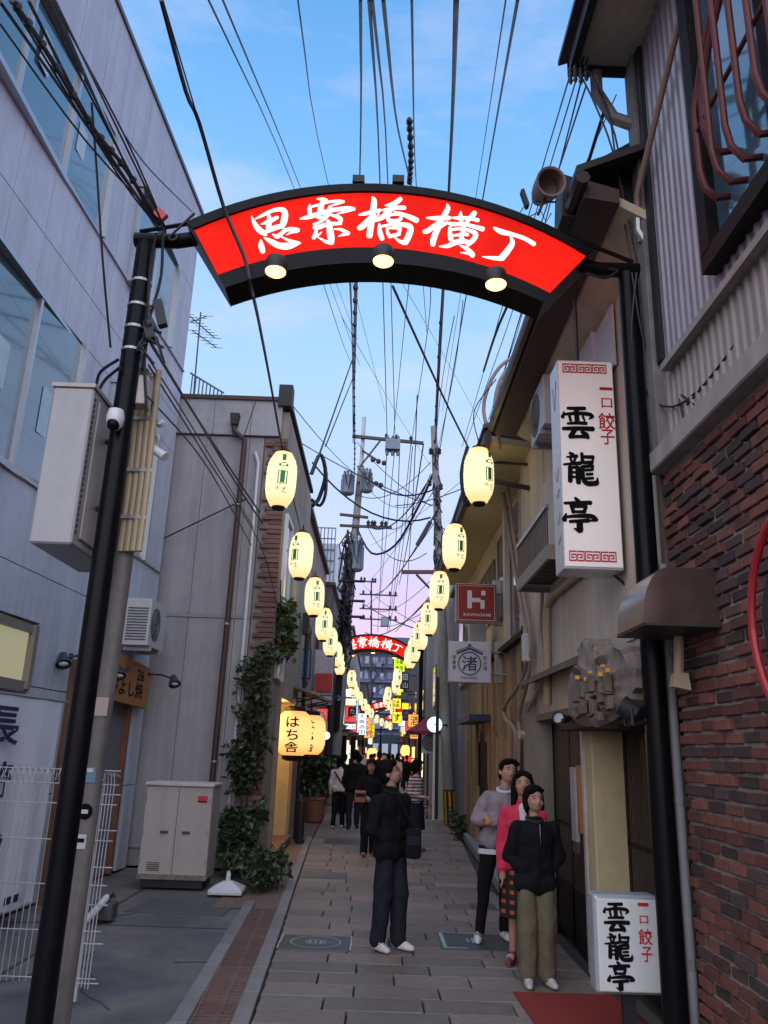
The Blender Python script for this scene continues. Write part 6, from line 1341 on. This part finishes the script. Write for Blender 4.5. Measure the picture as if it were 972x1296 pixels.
# insulators under the eave
t=thing('insulator_rack','cluster of small dark insulators under the right eave corner','insulators',(1.35,5.0,6.85)); b=MB()
for (px,py) in ((722,96),(728,94),(735,96),(742,92)):
    p=aY(px,py,5.0); b.lathe([(.012,.08),(.02,.05),(.012,.03),(.022,0),(.012,-.03),(.02,-.05),(.008,-.08)],p,7); b.tube([p+Vector((0,0,.08)),p+Vector((.04,0,.22))],.006,4)
b.build('insulator',m_blackm,t)
for k,pts in enumerate(([(745,90,5),(770,140,5.05),(785,250,5.1),(800,335,5.1)],[(748,95,5),(778,170,5.05),(792,260,5.1),(806,335,5.1)],[(735,95,5),(752,130,5),(775,190,5),(800,300,5.05)],[(800,345,5.0),(812,420,5.05),(830,480,5.1),(852,520,5.0)],[(806,345,5.0),(800,430,5.05),(820,500,5.1),(868,508,4.6),(972,385,3.6)],[(870,512,4.6),(920,450,4.0),(972,370,3.6)],[(860,505,4.7),(866,530,4.65),(880,515,4.5),(862,500,4.6)])):
    cable(pts,.006,'thin dark wire drooping against the right wall, %s strand'%ORD[k],grp='wires on the right wall')
# bundle to the left end of the arch
for k,(a,b_) in enumerate((((0,2),(118,170)),((12,0),(150,222)),((36,0),(120,165)),((52,0),(172,232)),((62,0),(185,262)),((70,0),(200,270)),((0,30),(110,180)),((66,0),(156,168)))):
    c=[(a[0],a[1],3.2+.1*k),(b_[0],b_[1],4.5),(198+k*1.5,284+k%3*2,5.0)]
    cable(c,.008 if k in(0,2) else .0055,'black wire slanting over the white building to the arch, %s in the bundle'%ORD[k],grp='wires over the white building')
cable([(16,0,3.2),(62,70,3.6),(120,165,4.2),(160,215,4.6),(205,290,5.0)],.012,'thickest twisted cable in front of the upper left windows',beads=12)
cable([(156,168,4.4),(190,215,5.5),(243,268,7.5)],.005,'thin wire from the bundle up to the left end of the arch rim')
cable([(116,130,4.2),(122,210,4.4),(130,330,4.6),(140,440,4.9)],.006,'single thin wire hanging straight down before the white wall')
q=aY(203,272,4.9); tag(MB().obx(q,(.035,0,-.03),(0,.02,0),(.02,0,.025)).build('red_cable_tag',mat('tag_red',(.5,.06,.06),.5)),'small red and white tag on the cables at the arch end','tag')
for k,pts in enumerate(([(206,295,5),(204,350,5.05),(190,400,5.08)],[(198,295,5),(190,340,5.05),(186,410,5.08)],[(186,430,5.1),(183,460,5.1),(186,520,5.1)],[(150,455,5.0),(128,470,5.1),(122,486,5.2)],[(152,465,5.0),(134,480,5.1),(125,494,5.3)])):
    cable(pts,.009,'short loose cable beside the black arch post, %s piece'%ORD[k],grp='loose cables on the post')
cable([(246,270,5.05),(215,300,5.06),(222,303,5.06),(226,296,5.06)],.008,'looped wire end under the left arch arm'); cable([(742,345,5.05),(765,352,5.05),(782,343,5.05),(770,340,5.05)],.008,'looped wire end under the right arch arm')
# four cables leaving the post down the lane
for k,pts in enumerate(([(190,432,5.1),(250,530,8),(330,650,13),(372,705,16),(430,790,27)],[(192,436,5.1),(256,540,8),(334,665,13),(430,800,27)],[(186,450,5.1),(240,535,8),(310,650,12),(360,735,16)],[(188,462,5.1),(262,580,8),(330,690,12),(352,770,12.5)],[(185,500,5.1),(262,590,8),(318,690,12)])):
    cable(pts,.010 if k<2 else .006,'cable running from the left post along the lane, %s from the top'%ORD[k],grp='cables along the left side')
cable([(200,685,12.7),(262,655,12.6),(330,622,12.9)],.010,'black cable slanting across the grey siding'); cable([(325,505,12.6),(306,560,12.6)],.006,'thin stay wire on the parapet of the grey wall')
# drooping thick loops left of the pole
cable([(446,455,26),(420,530,20),(406,570,17),(398,590,16)],.018,'long slack cable from the left pole toward the second left lantern'); cable([(450,470,26),(430,520,22),(412,565,18)],.014,'second slack cable beside the long one left of the pole')
cable([(394,600,15.8),(405,575,15.9),(412,600,16),(404,630,16),(396,640,15.8)],.035,'thick black cable loop hanging left of the pole'); cable([(413,598,16),(412,625,16),(405,640,16),(394,632,15.9)],.028,'smaller thick cable loop beside the larger loop')
# web beyond
rq=random.Random(41)
web=[((640,590,30),(500,640,40)),((630,570,24),(470,690,52)),((556,610,21.4),(468,735,52)),((556,640,21.4),(470,752,52)),((554,655,21.4),(455,770,52)),((545,600,21.4),(490,668,28)),((540,612,21.4),(470,668,28)),((500,565,28),(480,760,52)),((520,562,28),(495,770,52)),((536,562,28),(505,740,60)),((466,668,28),(540,700,21.4)),((450,600,28),(520,640,40)),((560,740,22),(462,800,52)),((560,760,22),(470,790,52)),((460,740,52),(530,790,30)),((455,760,52),(540,800,28)),((470,770,52),(560,720,21.4)),((452,560,28),(545,640,21.4)),((452,590,28),(548,620,21.4)),((450,625,28),(545,585,21.4)),((380,560,20),(548,640,21.4)),((395,585,20),(545,655,21.4)),((360,500,16),(450,600,28))]
for k,(a,c) in enumerate(web):
    cable([a,c],.011 if k%3 else .02,'dark wire between the two far poles, %s strand of the tangle from the top'%(ORD+['twenty first','twenty second','twenty third','twenty fourth'])[k],sag=rq.uniform(.1,.8),grp='tangle of wires between the poles',n=4)
for k,(pts,l) in enumerate((([(490,560,28),(483,700,40),(478,800,55)],'left'),([(506,562,28),(500,700,40),(490,800,55)],'middle'),([(522,565,28),(510,690,40),(492,800,55)],'right'),([(528,500,20),(522,640,32),(512,790,52)],'outer right'),([(443,355,10),(446,440,20),(447,560,27.8)],'outer left'))):
    cable(pts,.014,'cable running away between the poles above the second arch, the %s one'%l,grp='cables above the second arch')
cable([(450,665,28),(470,700,27),(500,690,25),(530,640,22.5),(548,600,21.4)],.03,'thick cable sagging between the left and right poles'); cable([(500,800,40),(560,735,22),(640,590,16)],.012,'black cable from the right shops to the far arch')
p=aY(628,612,21); q=aY(645,590,21)
cable([(545,660,21.3),(528,690,21.3)],.05,'thick dark splice on the cable beside the right pole')
for k,Y in enumerate((9.8,)):
    cable([(606,560,9.8),(600,520,9.9),(628,480,9.7)],.006,'hanging wire above the first right lantern')
cable([(592,565,9.8),(584,600,10),(590,640,10.2),(600,625,10)],.02,'drooping dark cable loop behind the first right lantern')
for k,(a,c) in enumerate((((612,606,9.9),(690,622,9.9)),((622,585,10.5),(668,588,10)))):
    A_,C_=aY(*a),aY(*c); tag(MB().tube([A_,C_],.035 if k==0 else .02,6).build('support_arm',m_iron),'dark steel arm holding the first right lantern' if k==0 else 'thin steel arm above the first right lantern','arm')
# strings carrying the lantern rows
for nm,LST in (('left',LL),('right',RL)):
    cable([(px[0],px[1]-(44/ (i*.45+1)),Y) for i,(px,Y) in enumerate(LST)],.007,'wire carrying the %s row of lanterns'%nm,grp='lantern wires')
# ------------------------------------------------------------------ people
def capsule(mb,p0,p1,r0,r1,n=12):
    p0=Vector(p0);p1=Vector(p1);d=(p1-p0); L_=d.length
    if L_<1e-5: mb.ball(p0,max(r0,r1),n,8); return
    prof=[(r0*math.sin(a),-r0*math.cos(a)) for a in (.02,.5,1.05,1.5)]+[(r1*math.cos(a),L_+r1*math.sin(a)) for a in (.05,.5,1.05,1.55)]
    mb.lathe(prof,p0,n,d)
def fuse(name,prims,vox,m,parent,smooth=2,fold=0,seed=0,mats=None,paint=None,xf=None):
    mb=MB()
    for q in prims:
        k0=len(mb.v)
        if q[0]=='c': capsule(mb,*q[1:5])
        else:
            mb.ball((0,0,0),q[2],16,10); Q=q[3] if len(q)>3 else None
            for i in range(k0,len(mb.v)): mb.v[i]=(Q@mb.v[i] if Q else mb.v[i])+Vector(q[1])
    me=bpy.data.meshes.new(name); me.from_pydata(mb.v,[],mb.f)
    bm=bmesh.new(); bm.from_mesh(me); bmesh.ops.recalc_face_normals(bm,faces=bm.faces); bm.to_mesh(me); bm.free()
    ob=bpy.data.objects.new(name,me); md=ob.modifiers.new('r','REMESH'); md.mode='VOXEL'; md.voxel_size=vox
    if smooth: ms=ob.modifiers.new('s','SMOOTH'); ms.factor=.5; ms.iterations=smooth
    out=_gen(ob); bpy.data.objects.remove(ob); bpy.data.meshes.remove(me)
    if fold:
        nn=[v.normal.copy() for v in out.vertices]
        for v,n in zip(out.vertices,nn):
            k=noise.noise(Vector((v.co.x*9+seed,v.co.y*9,v.co.z*5)))+.5*noise.noise(Vector((v.co.x*20,v.co.y*20+seed,v.co.z*12)))
            v.co+=n*k*fold
    out.name=name
    for mm in (mats or [m]): out.materials.append(mm)
    if paint:
        for p in out.polygons: p.material_index=paint(p.center)
    out.polygons.foreach_set('use_smooth',[True]*len(out.polygons))
    o=bpy.data.objects.new(name,out); COL.objects.link(o); o.parent=parent; WL[o.name]=Vector(); return o
def cloth(nm,col,var=.2,rough=.9): return mat('cloth_'+nm,col,rough,var=var,vs=14,bump=.9,bs=15,spec=.2,aniso=(1,1,.6))
def pmesh(name,mb,m,parent,smooth=True):
    WL['_o']=Vector((0,0,0)); me=bpy.data.meshes.new(name); me.from_pydata(mb.v,[],mb.f)
    bm=bmesh.new(); bm.from_mesh(me); bmesh.ops.recalc_face_normals(bm,faces=bm.faces); bm.to_mesh(me); bm.free()
    me.materials.append(m); me.polygons.foreach_set('use_smooth',[smooth]*len(me.polygons)); o=bpy.data.objects.new(name,me); COL.objects.link(o); o.parent=parent; return o
def hand(pr,w,d,side,S,out=(0,-1,0)):
    """fingers from wrist w along direction d"""
    w=Vector(w); d=Vector(d).normalized(); a=Vector((side,0,0)); a=(a-d*a.dot(d)).normalized(); n=d.cross(a)
    pr.append(('c',w,w+d*.035*S,.019*S,.021*S)); pr.append(('c',w+d*.02*S+n*.012*S,w+d*.045*S-n*.012*S,.014*S,.015*S))
    for k,(o,l) in enumerate(((-.75,.040),(-.25,.047),(.25,.045),(.75,.036))):
        b=w+d*.045*S+n*o*.020*S; pr.append(('c',b,b+d*l*.55*S,.0062*S,.0058*S)); pr.append(('c',b+d*l*.55*S,b+d*l*S-a*.012*S,.0058*S,.005*S))
    b=w+d*.015*S-n*.02*S; pr.append(('c',b,b+d*.028*S-n*.018*S,.0075*S,.0065*S))
def person(label,loc,yaw,H,top,bottom,shoe,hair='short',arms='down',lean=(0,0),head=(0,0),wide=1.0,legw=1.0,female=False,vox=.011,open_front=None,step=0,skirt=None,cap=None,sleeve=None,hem=None,grp=None,feet=None,paint_top=None,top_mats=None,roll=0,hood=False,face=True,collar=None,hem_band=None,cuff=None,stripes=False):
    S=H
    t=thing('person',label,'person',loc,grp); t.rotation_euler=(0,0,R(yaw))
    lx,ly=lean   # offset of shoulders relative to feet (local, fraction)
    def up(p): p=Vector(p); f=p.z; return Vector((p.x+lx*f,p.y+ly*f,p.z))*S
    st=step
    an=[(-.055,-st+.01,.045),(.055,st+.01,.045)] if feet is None else feet
    hip=[(-.05,0,.50),(.05,0,.50)]
    kn=[((a[0]+h[0])/2,(a[1]+h[1])/2-.015,.275) for a,h in zip(an,hip)]
    sh=[(-.098*wide,.005,.775),(.098*wide,.005,.775)]
    if arms=='down': el=[(-.122*wide,.02,.62),(.122*wide,.02,.62)]; wr=[(-.112*wide,-.03,.475),(.112*wide,-.03,.475)]
    elif arms=='pocket': el=[(-.138,.03,.63),(.138,.03,.63)]; wr=[(-.080,-.012,.575),(.080,-.012,.575)]
    elif arms=='fold': el=[(-.150,-.015,.655),(.150,-.015,.645)]; wr=[(.05,-.115,.675),(-.06,-.110,.655)]
    elif arms=='front': el=[(-.135,.01,.635),(.135,.01,.635)]; wr=[(-.055,-.115,.585),(.06,-.115,.575)]
    elif arms=='one': el=[(-.132,.01,.63),(.128,.02,.625)]; wr=[(-.06,-.12,.60),(.125,-.03,.475)]
    sk=[]
    # skin body
    Hc=Vector((0,-.012,.928)); 
    hy,hp=head; HR=Matrix.Rotation(R(hy),3,'Z')@Matrix.Rotation(R(hp),3,'X')@Matrix.Rotation(R(roll),3,'Y')
    nb=Vector((0,.005,.86))
    def hd(p): return up(nb+HR@(Vector(p)-nb))
    HS=1.09
    def hd(p): return up(nb+HR@((Vector(p)-nb)*HS))
    def he(c,r): sk.append(('e',hd(c),Vector(r)*S*HS,HR))
    he((0,-.002,.938),(.0445,.054,.056)); he((0,-.018,.905),(.037,.040,.042)); he((0,-.030,.888),(.022,.022,.020))
    sk.append(('c',hd((0,-.052,.925)),hd((0,-.062,.908)),.0065*S,.0085*S))
    for s in (-1,1): he((.045*s,.004,.920),(.006,.012,.017)); he((.022*s,-.042,.905),(.013,.012,.012))
    he((0,-.052,.893),(.013,.006,.0065))
    sk.append(('c',up((0,.008,.80)),hd((0,.002,.885)),.031*S,.029*S))
    ch=.050 if not female else .046
    sk.append(('c',up((0,0,.76)),up((0,0,.60)),ch*S,.046*S)); sk.append(('c',up((0,0,.60)),up((0,0,.51)),.046*S,.048*S))
    for i in (0,1):
        s=-1 if i==0 else 1
        sk.append(('c',up((0,0,.78)),up(sh[i]),.032*S,.026*S)); sk.append(('c',up(sh[i]),up(el[i]),.026*S,.022*S)); sk.append(('c',up(el[i]),up(wr[i]),.021*S,.015*S))
        d=Vector(wr[i])-Vector(el[i]) if arms!='pocket' else Vector((-s*.6,.15,-.5)); hand(sk,up(wr[i]),up(Vector(wr[i])+d)-up(wr[i]),-s,S)
        sk.append(('c',up((0,0,.52)),up(hip[i]),.042*S,.04*S)); sk.append(('c',up(hip[i]),up(kn[i]),.038*S,.027*S)); sk.append(('c',up(kn[i]),up(an[i]),.027*S,.018*S)); sk.append(('c',up(an[i]),up((an[i][0],an[i][1]-.05,.026)),.014*S,.010*S))
    fuse('body',sk,vox*.75,m_skin,t,smooth=2)
    # face
    if face:
        for s in (-1,1):
            e=MB(); c=hd((.0185*s,-.0505,.926)); e.ball(c,(.0066*S,.0036*S,.0024*S),8,6); pmesh('eye',e,m_ink,t)
            e=MB(); e.tube([hd((.008*s,-.0535,.936)),hd((.02*s,-.0525,.940)),hd((.031*s,-.046,.936))],.0016*S,5); pmesh('eyebrow',e,m_hair,t)
        e=MB(); e.tube([hd((-.014,-.0545,.8925)),hd((0,-.0585,.8935)),hd((.014,-.0545,.8925))],[.002*S,.004*S,.002*S],6); pmesh('mouth',e,mat('lips',(.30,.10,.085),.45),t)
    # hair
    hr=[]
    def hh(c,r): hr.append(('e',hd(c),Vector(r)*S*1.12,HR))
    hh((0,.008,.955),(.0505,.056,.046)); hh((0,.024,.925),(.047,.040,.050))
    hh((0,-.036,.976),(.036,.022,.016))
    for s in (-1,1): hh((.040*s,.002,.945),(.014,.032,.028)); hh((.026*s,-.042,.966),(.022,.016,.014))
    if hair=='long':
        for s in (-1,1): hr.append(('c',hd((.044*s,.008,.93)),up((.052*s,.0,.81)),.018*S,.020*S)); hr.append(('c',hd((.03*s,.03,.92)),up((.035*s,.03,.79)),.026*S,.026*S))
        hr.append(('c',hd((0,.035,.92)),up((0,.035,.79)),.034*S,.028*S))
    if hair=='bob':
        for s in (-1,1): hr.append(('c',hd((.043*s,.006,.935)),hd((.043*s,.002,.885)),.020*S,.018*S))
        hr.append(('c',hd((0,.03,.92)),hd((0,.035,.88)),.040*S,.038*S))
    if hair=='tied': hh((0,.055,.93),(.022,.022,.026)); 
    fuse('hair',hr,vox*.9,m_hair,t,smooth=1,fold=.006,seed=len(label))
    if cap: 
        b=[('e',hd((0,.0,.972)),Vector((.052,.058,.036))*S,HR),('e',hd((0,-.06,.962)),Vector((.036,.03,.007))*S,HR)]
        fuse('cap',b,vox,cap,t,smooth=1)
    # top
    hz=hem if hem else .50
    tp=[('e',up((0,.0,.745)),(.108*S*wide,.070*S,.085*S)),('e',up((0,.0,.66)),(.098*S*wide,.068*S,.10*S)),('c',up((-.046*wide,0,hz+.058)),up((.046*wide,0,hz+.058)),.072*S,.072*S),('c',up((-.038*wide,0,hz+.14)),up((.038*wide,0,hz+.14)),.066*S,.066*S),('c',up((-.036*wide,0,.72)),up((.036*wide,0,.72)),.066*S,.066*S),('c',up((0,0,.74)),up((0,0,hz+.06)),.068*S,.070*S),('c',up((0,.008,.80)),up((0,.004,.825)),.046*S,.037*S)]
    rs=.044 if not female else .038
    for i in (0,1):
        e2=Vector(wr[i]) if sleeve is None else Vector(el[i])
        tp+= [('c',up((0,0,.785)),up(sh[i]),.046*S,.041*S),('c',up(sh[i]),up(el[i]),rs*S,(rs-.004)*S),('c',up(el[i]),up(e2),(rs-.004)*S,(rs-.012)*S)]
    if hood: tp.append(('e',up((0,.05,.82)),(.06*S,.04*S,.035*S)))
    # flat hem: build then clip below hem
    T_=fuse('jacket' if not female else 'top',tp,vox,top,t,smooth=3,fold=.011*S,seed=len(label)*3,mats=top_mats,paint=(None if paint_top is None else (lambda c:paint_top(c/S))))
    if collar:
        b=MB(); cz=[Vector((.043*math.cos(a),.004+.045*math.sin(a),.828+.012*math.sin(a))) for a in [2*math.pi*k/18 for k in range(19)]]
        b.tube([up(q) for q in cz],.0095*S,6,False); pmesh('collar',b,collar,t)
    if hem_band:
        b=MB(); rows=[(hz-.016,1.0),(hz+.012,1.02)]; n=22; vs=[up(((.046*wide+.062)*f*math.cos(2*math.pi*k/n),.066*f*math.sin(2*math.pi*k/n),z)) for z,f in rows for k in range(n)]
        b.add(vs,[(k,(k+1)%n,n+(k+1)%n,n+k) for k in range(n)]); pmesh('shirt_hem',b,hem_band,t)
    if cuff:
        for i in (0,1):
            w_=Vector(wr[i]); e_=Vector(el[i]); d_=(w_-e_).normalized(); b=MB(); b.tube([up(w_-d_*.02),up(w_+d_*.004)],[.0315*S,.030*S],12); pmesh('cuff',b,cuff,t)
    if open_front:
        b=MB(); q=[(-.018,.825),(.022,.825),(.040,.70),(.030,.60),(-.005,.60),(-.012,.70)]
        b=[('c',up((.002,-.045,.81)),up((.012,-.058,.62)),.026*S,.034*S)]
        fuse('undershirt',b,vox,open_front,t,smooth=2)
    # bottoms
    if skirt: 
        b=MB(); rows=[(.56,.085,.066),(.50,.098,.075),(.38,.112,.085),(.24,.125,.095)]; n=20; vs=[];fs=[]
        for z,rx,ry in rows:
            for k in range(n): a=2*math.pi*k/n; w_=1+.05*math.sin(a*6)*(1-z); vs.append(up((rx*w_*math.cos(a),ry*w_*math.sin(a),z)))
        for i in range(len(rows)-1):
            for k in range(n): fs.append((i*n+k,i*n+(k+1)%n,(i+1)*n+(k+1)%n,(i+1)*n+k))
        b.add(vs,fs); pmesh('skirt',b,skirt,t)
    else:
        bt=[('e',up((0,0,.51)),(.088*S,.066*S,.055*S))]
        for i in (0,1): bt+=[('c',up(hip[i]),up(kn[i]),.054*S,.045*S*legw),('c',up(kn[i]),up((an[i][0],an[i][1],.055)),.043*S*legw,.037*S*legw)]
        fuse('trousers',bt,vox,bottom,t,smooth=2,fold=.008*S,seed=len(label))
    for i in (0,1):
        a=an[i]; o=.012*(-1 if i==0 else 1)
        pr=[('c',up((a[0],a[1]+.012,.028)),up((a[0]+o,a[1]-.055,.022)),.026*S,.024*S),('c',up((a[0]+o,a[1]-.055,.020)),up((a[0]+o*1.4,a[1]-.085,.017)),.024*S,.018*S),('c',up((a[0],a[1]+.01,.05)),up((a[0],a[1]-.01,.045)),.022*S,.024*S)]
        o_=fuse('shoe',pr,vox*.7,shoe,t,smooth=1,mats=[shoe,s_sole],paint=lambda c:1 if c.z<.020 else 0)
        for v in o_.data.vertices: v.co.z=max(v.co.z,.003)
        if face:
            b=MB()
            for k in range(3):
                c=up((a[0]+o*.8,a[1]-.035-.014*k,.052-.005*k)); b.tube([c+Vector((-.020*S,0,-.006*S)),c,c+Vector((.020*S,0,-.006*S))],.0022*S,4)
            pmesh('lace',b,m_ink if stripes else m_whitep,t)
    return t
c_black=cloth('black',(.007,.007,.009)); c_jean=cloth('denim',(.016,.018,.024),.45); c_lav=cloth('lavender_grey',(.26,.215,.235)); c_pink=cloth('pink',(.62,.045,.09)); c_white=cloth('white',(.62,.60,.62)); c_khaki=cloth('khaki',(.135,.118,.075)); c_navy=cloth('navy',(.015,.018,.03)); c_char=cloth('charcoal',(.03,.028,.03))
s_sole=mat('shoe_sole',(.22,.20,.19),.7); s_white=mat('white_shoe',(.62,.58,.56),.5); s_red=mat('red_shoe',(.20,.03,.03),.5); s_black=mat('black_shoe',(.02,.02,.02),.4)
# stripes and plaid are prints on cloth
def print_mat(name,ca,cb,scale,axis='z',thr=.5,third=None):
    m=bpy.data.materials.new(name); m.use_nodes=True; n=m.node_tree; p=n.nodes['Principled BSDF']; p.inputs['Roughness'].default_value=.9
    tc_=n.nodes.new('ShaderNodeTexCoord'); wv=n.nodes.new('ShaderNodeTexWave'); wv.bands_direction=axis.upper(); wv.inputs['Scale'].default_value=scale; n.links.new(tc_.outputs['Object'],wv.inputs['Vector'])
    r_=n.nodes.new('ShaderNodeValToRGB'); r_.color_ramp.interpolation='CONSTANT'; r_.color_ramp.elements[0].color=(*ca,1); r_.color_ramp.elements[1].position=thr; r_.color_ramp.elements[1].color=(*cb,1); n.links.new(wv.outputs['Fac'],r_.inputs[0])
    res=r_.outputs[0]
    if third:
        w2=n.nodes.new('ShaderNodeTexWave'); w2.bands_direction='X'; w2.inputs['Scale'].default_value=scale; n.links.new(tc_.outputs['Object'],w2.inputs['Vector']); r2=n.nodes.new('ShaderNodeValToRGB'); r2.color_ramp.interpolation='CONSTANT'; r2.color_ramp.elements[1].position=.5
        n.links.new(w2.outputs['Fac'],r2.inputs[0]); mx=n.nodes.new('ShaderNodeMix'); mx.data_type='RGBA'; n.links.new(r2.outputs[0],mx.inputs['Factor']); mx.inputs['B'].default_value=(*third,1); n.links.new(res,mx.inputs['A']); res=mx.outputs['Result']
    n.links.new(res,p.inputs['Base Color']); return m
c_stripe=print_mat('striped_cloth',(.55,.50,.50),(.16,.06,.08),5.2,'z',.62); c_plaid=print_mat('plaid_cloth',(.012,.010,.012),(.40,.09,.02),4.0,'z',.66,(.012,.010,.010))
p=gr(491,1203); M1=person('man in black jacket and jeans looking up in the middle of the lane',(p.x,p.y,0),48,1.665,c_black,c_jean,s_white,arms='pocket',collar=c_char,head=(38,-20),wide=1.14,legw=1.2,vox=.010,hem=.455,feet=[(-.055,.03,.045),(.055,-.025,.045)])
# glasses
def glasses(t,S,head):
    HR=Matrix.Rotation(R(head[0]),3,'Z')@Matrix.Rotation(R(head[1]),3,'X'); nb=Vector((0,.005,.86)); hd=lambda p:(nb+HR@((Vector(p)-nb)*1.09))*S
    b=MB()
    for s in (-1,1):
        b.tube([hd((.020*s+.015*math.cos(a),-.059,.925+.011*math.sin(a))) for a in [2*math.pi*k/14 for k in range(15)]],.0016*S,4,False); b.tube([hd((.036*s,-.056,.928)),hd((.047*s,.0,.926))],.0014*S,4)
    b.tube([hd((-.005,-.061,.927)),hd((.005,-.061,.927))],.0014*S,4); pmesh('glasses',b,mat('glasses_rim',(.25,.10,.09),.3),t)
glasses(M1,1.665,(38,-20))
def bag_at(c,label,size,m,strap=None):
    t=thing('shoulder_bag',label,'bag',c,'bags carried by people'); x,y,z=size; b=MB(); b.obx(c,(x/2,0,0),(0,y/2,0),(0,0,z/2)); b.build('pouch',m,t,bevel=min(size)*.28,seg=3,smooth=True)
    b=MB(); b.obx(Vector(c)+Vector((0,-y*.5,z*.12)),(x*.42,0,0),(0,.006,0),(0,0,z*.16)); b.build('flap',c_navy,t,bevel=.004)
    if strap: MB().tube(cr_pts([tuple(q) for q in strap],4),.012,5).build('strap',m,t,smooth=True)
    return t
b0_=Vector((p.x,p.y,0)); bag_at(b0_+Vector((.205,-.10,.93)),'black and navy camera bag slung in front of the man in the black jacket',(.15,.20,.26),c_black,[b0_+Vector((.20,-.14,1.04)),b0_+Vector((.16,-.17,1.15)),b0_+Vector((.02,-.15,1.38)),b0_+Vector((-.10,-.06,1.43))])
p=gr(620,1195); M2=person('man in lavender grey sweater leaning with folded arms',(p.x-.05,8.55,0),2,1.70,c_lav,c_black,s_white,arms='fold',collar=c_white,hem_band=c_white,cuff=c_lav,stripes=True,head=(12,-14),lean=(.155,.0),wide=1.02,legw=.85,vox=.010,hem=.49,roll=8,feet=[(-.03,.03,.045),(.13,.10,.045)])
MB_=[('c',Vector((.155*.50*1.7-.14,0,.5*1.7-.05)),Vector((.155*.5*1.7+.14,0,.5*1.7-.05)),.02,.02)]
p=gr(655,1218); M3=person('woman in pink cardigan over white top and dark plaid skirt between two companions',(p.x+.03,7.75,0),-12,1.60,c_pink,c_black,s_red,hair='long',arms='down',cuff=c_pink,head=(4,-12),female=True,vox=.010,hem=.47,open_front=c_white,skirt=c_plaid,lean=(.02,0))
p=gr(681,1249); M4=person('girl in black zipped jacket and khaki trousers, front of the three',(p.x,p.y,0),6,1.50,c_black,c_khaki,mat('white_red_shoe',(.50,.42,.40),.5),hair='bob',arms='pocket',collar=c_char,head=(8,-8),female=False,vox=.009,hem=.45,wide=1.04,legw=1.32,feet=[(-.05,.01,.045),(.055,.015,.045)])
S=1.5; b=MB(); b.tube([Vector((.004*S,-.083*S,.81*S)),Vector((.006*S,-.085*S,.70*S))],.003,4); pmesh('zip',b,m_steel,M4)
# walkers further away
p=gr(427,1048); person('woman in white top with dark crossbody strap walking away on the left',(p.x,p.y,0),172,1.58,c_white,c_black,s_white,hair='bob',arms='one',head=(-25,0),female=True,vox=.016,step=.07,hem=.49,face=False)
b=MB(); q0=Vector((p.x,p.y,0)); tag(MB().tube([q0+Vector((-.13,-.11,1.26)),q0+Vector((.0,-.135,1.08)),q0+Vector((.16,-.11,.88))],.018,5).build('bag_strap',c_navy,smooth=True),'dark blue strap across the back of the woman in white','strap','bags carried by people')
p=gr(446,1049); person('man in dark suit walking away beside the woman in white',(p.x,p.y,0),183,1.74,c_black,c_navy,s_black,arms='down',head=(0,0),vox=.016,step=.06,wide=1.1,hem=.45,face=False)
p=gr(466,1084); person('woman in black with a black cap walking toward the camera behind the man',(p.x,p.y,0),8,1.60,c_black,c_black,s_red,hair='long',arms='one',head=(-6,4),female=True,vox=.014,cap=c_char,hem=.42,legw=1.2,step=.05)
bag_at(Vector((p.x-.17,p.y-.2,.98)),'orange brown handbag held by the woman in the black cap',(.2,.1,.2),mat('tan_leather',(.32,.10,.04),.5))
p=gr(526,1078); person('woman in striped long sleeved top and dark skirt seen beside the man in black',(p.x,p.y,0),55,1.60,c_stripe,c_navy,s_black,hair='bob',arms='one',head=(60,0),female=True,vox=.014,hem=.52,skirt=c_navy)
# crowd farther down the lane
rq=random.Random(77); tops=[c_black,c_char,c_white,c_navy,cloth('rose_grey',(.33,.22,.22)),cloth('sand',(.38,.32,.25)),c_black,cloth('sky',(.25,.3,.4))]
names=['black jacket','charcoal jacket','white shirt','navy jacket','rose grey coat','sand coloured jacket','long black coat','pale blue shirt']
protos=[]
for k in range(8):
    Y=24+k*2.6; px=(436,455,470,480,492,503,515,462)[k]
    x=aY(px,958,Y).x
    protos.append(person('%s person %s in the crowd, seen from behind'%(names[k],('near the left pole','left of the lane centre','behind the woman in the black cap','just above the man in black','beyond the man in black','right of the lane centre','beside the red banner','next to the lit shop fronts')[k]),(x,Y,0),rq.choice((175,185,160,10,200)),rq.uniform(1.58,1.72),tops[k],c_black,s_black,hair='bob' if k%2 else 'short',vox=.03,face=False,step=.05,grp='crowd down the lane'))
extra=[(440,44),(450,40),(459,46),(467,50),(474,43),(483,48),(489,41),(497,46),(506,50),(511,42),(478,56),(494,58),(446,52),(503,60),(486,64)]
where=['far left under the stacked signs','between the stacked signs and the white vertical sign','below the white vertical sign','near the orange lantern','right under the red lantern','behind the heads in the middle','in the middle of the crowd','right of the middle','near the yellow signs','by the red cloth banner','far behind the middle','farther back right of the middle','farther back on the left','farthest back at the right','farthest back in the centre']
for k,((px,Y),wh) in enumerate(zip(extra,where)):
    x=aY(px,955,Y).x; c=copy_tree(protos[(k*3)%8],(x,Y,0)); c.rotation_euler=(0,0,R(rq.uniform(0,360))); c['label']='small %s figure %s'%(names[(k*3)%8].split(' ')[0]+' clad',wh)
bpy.data.scenes.remove(TMP)
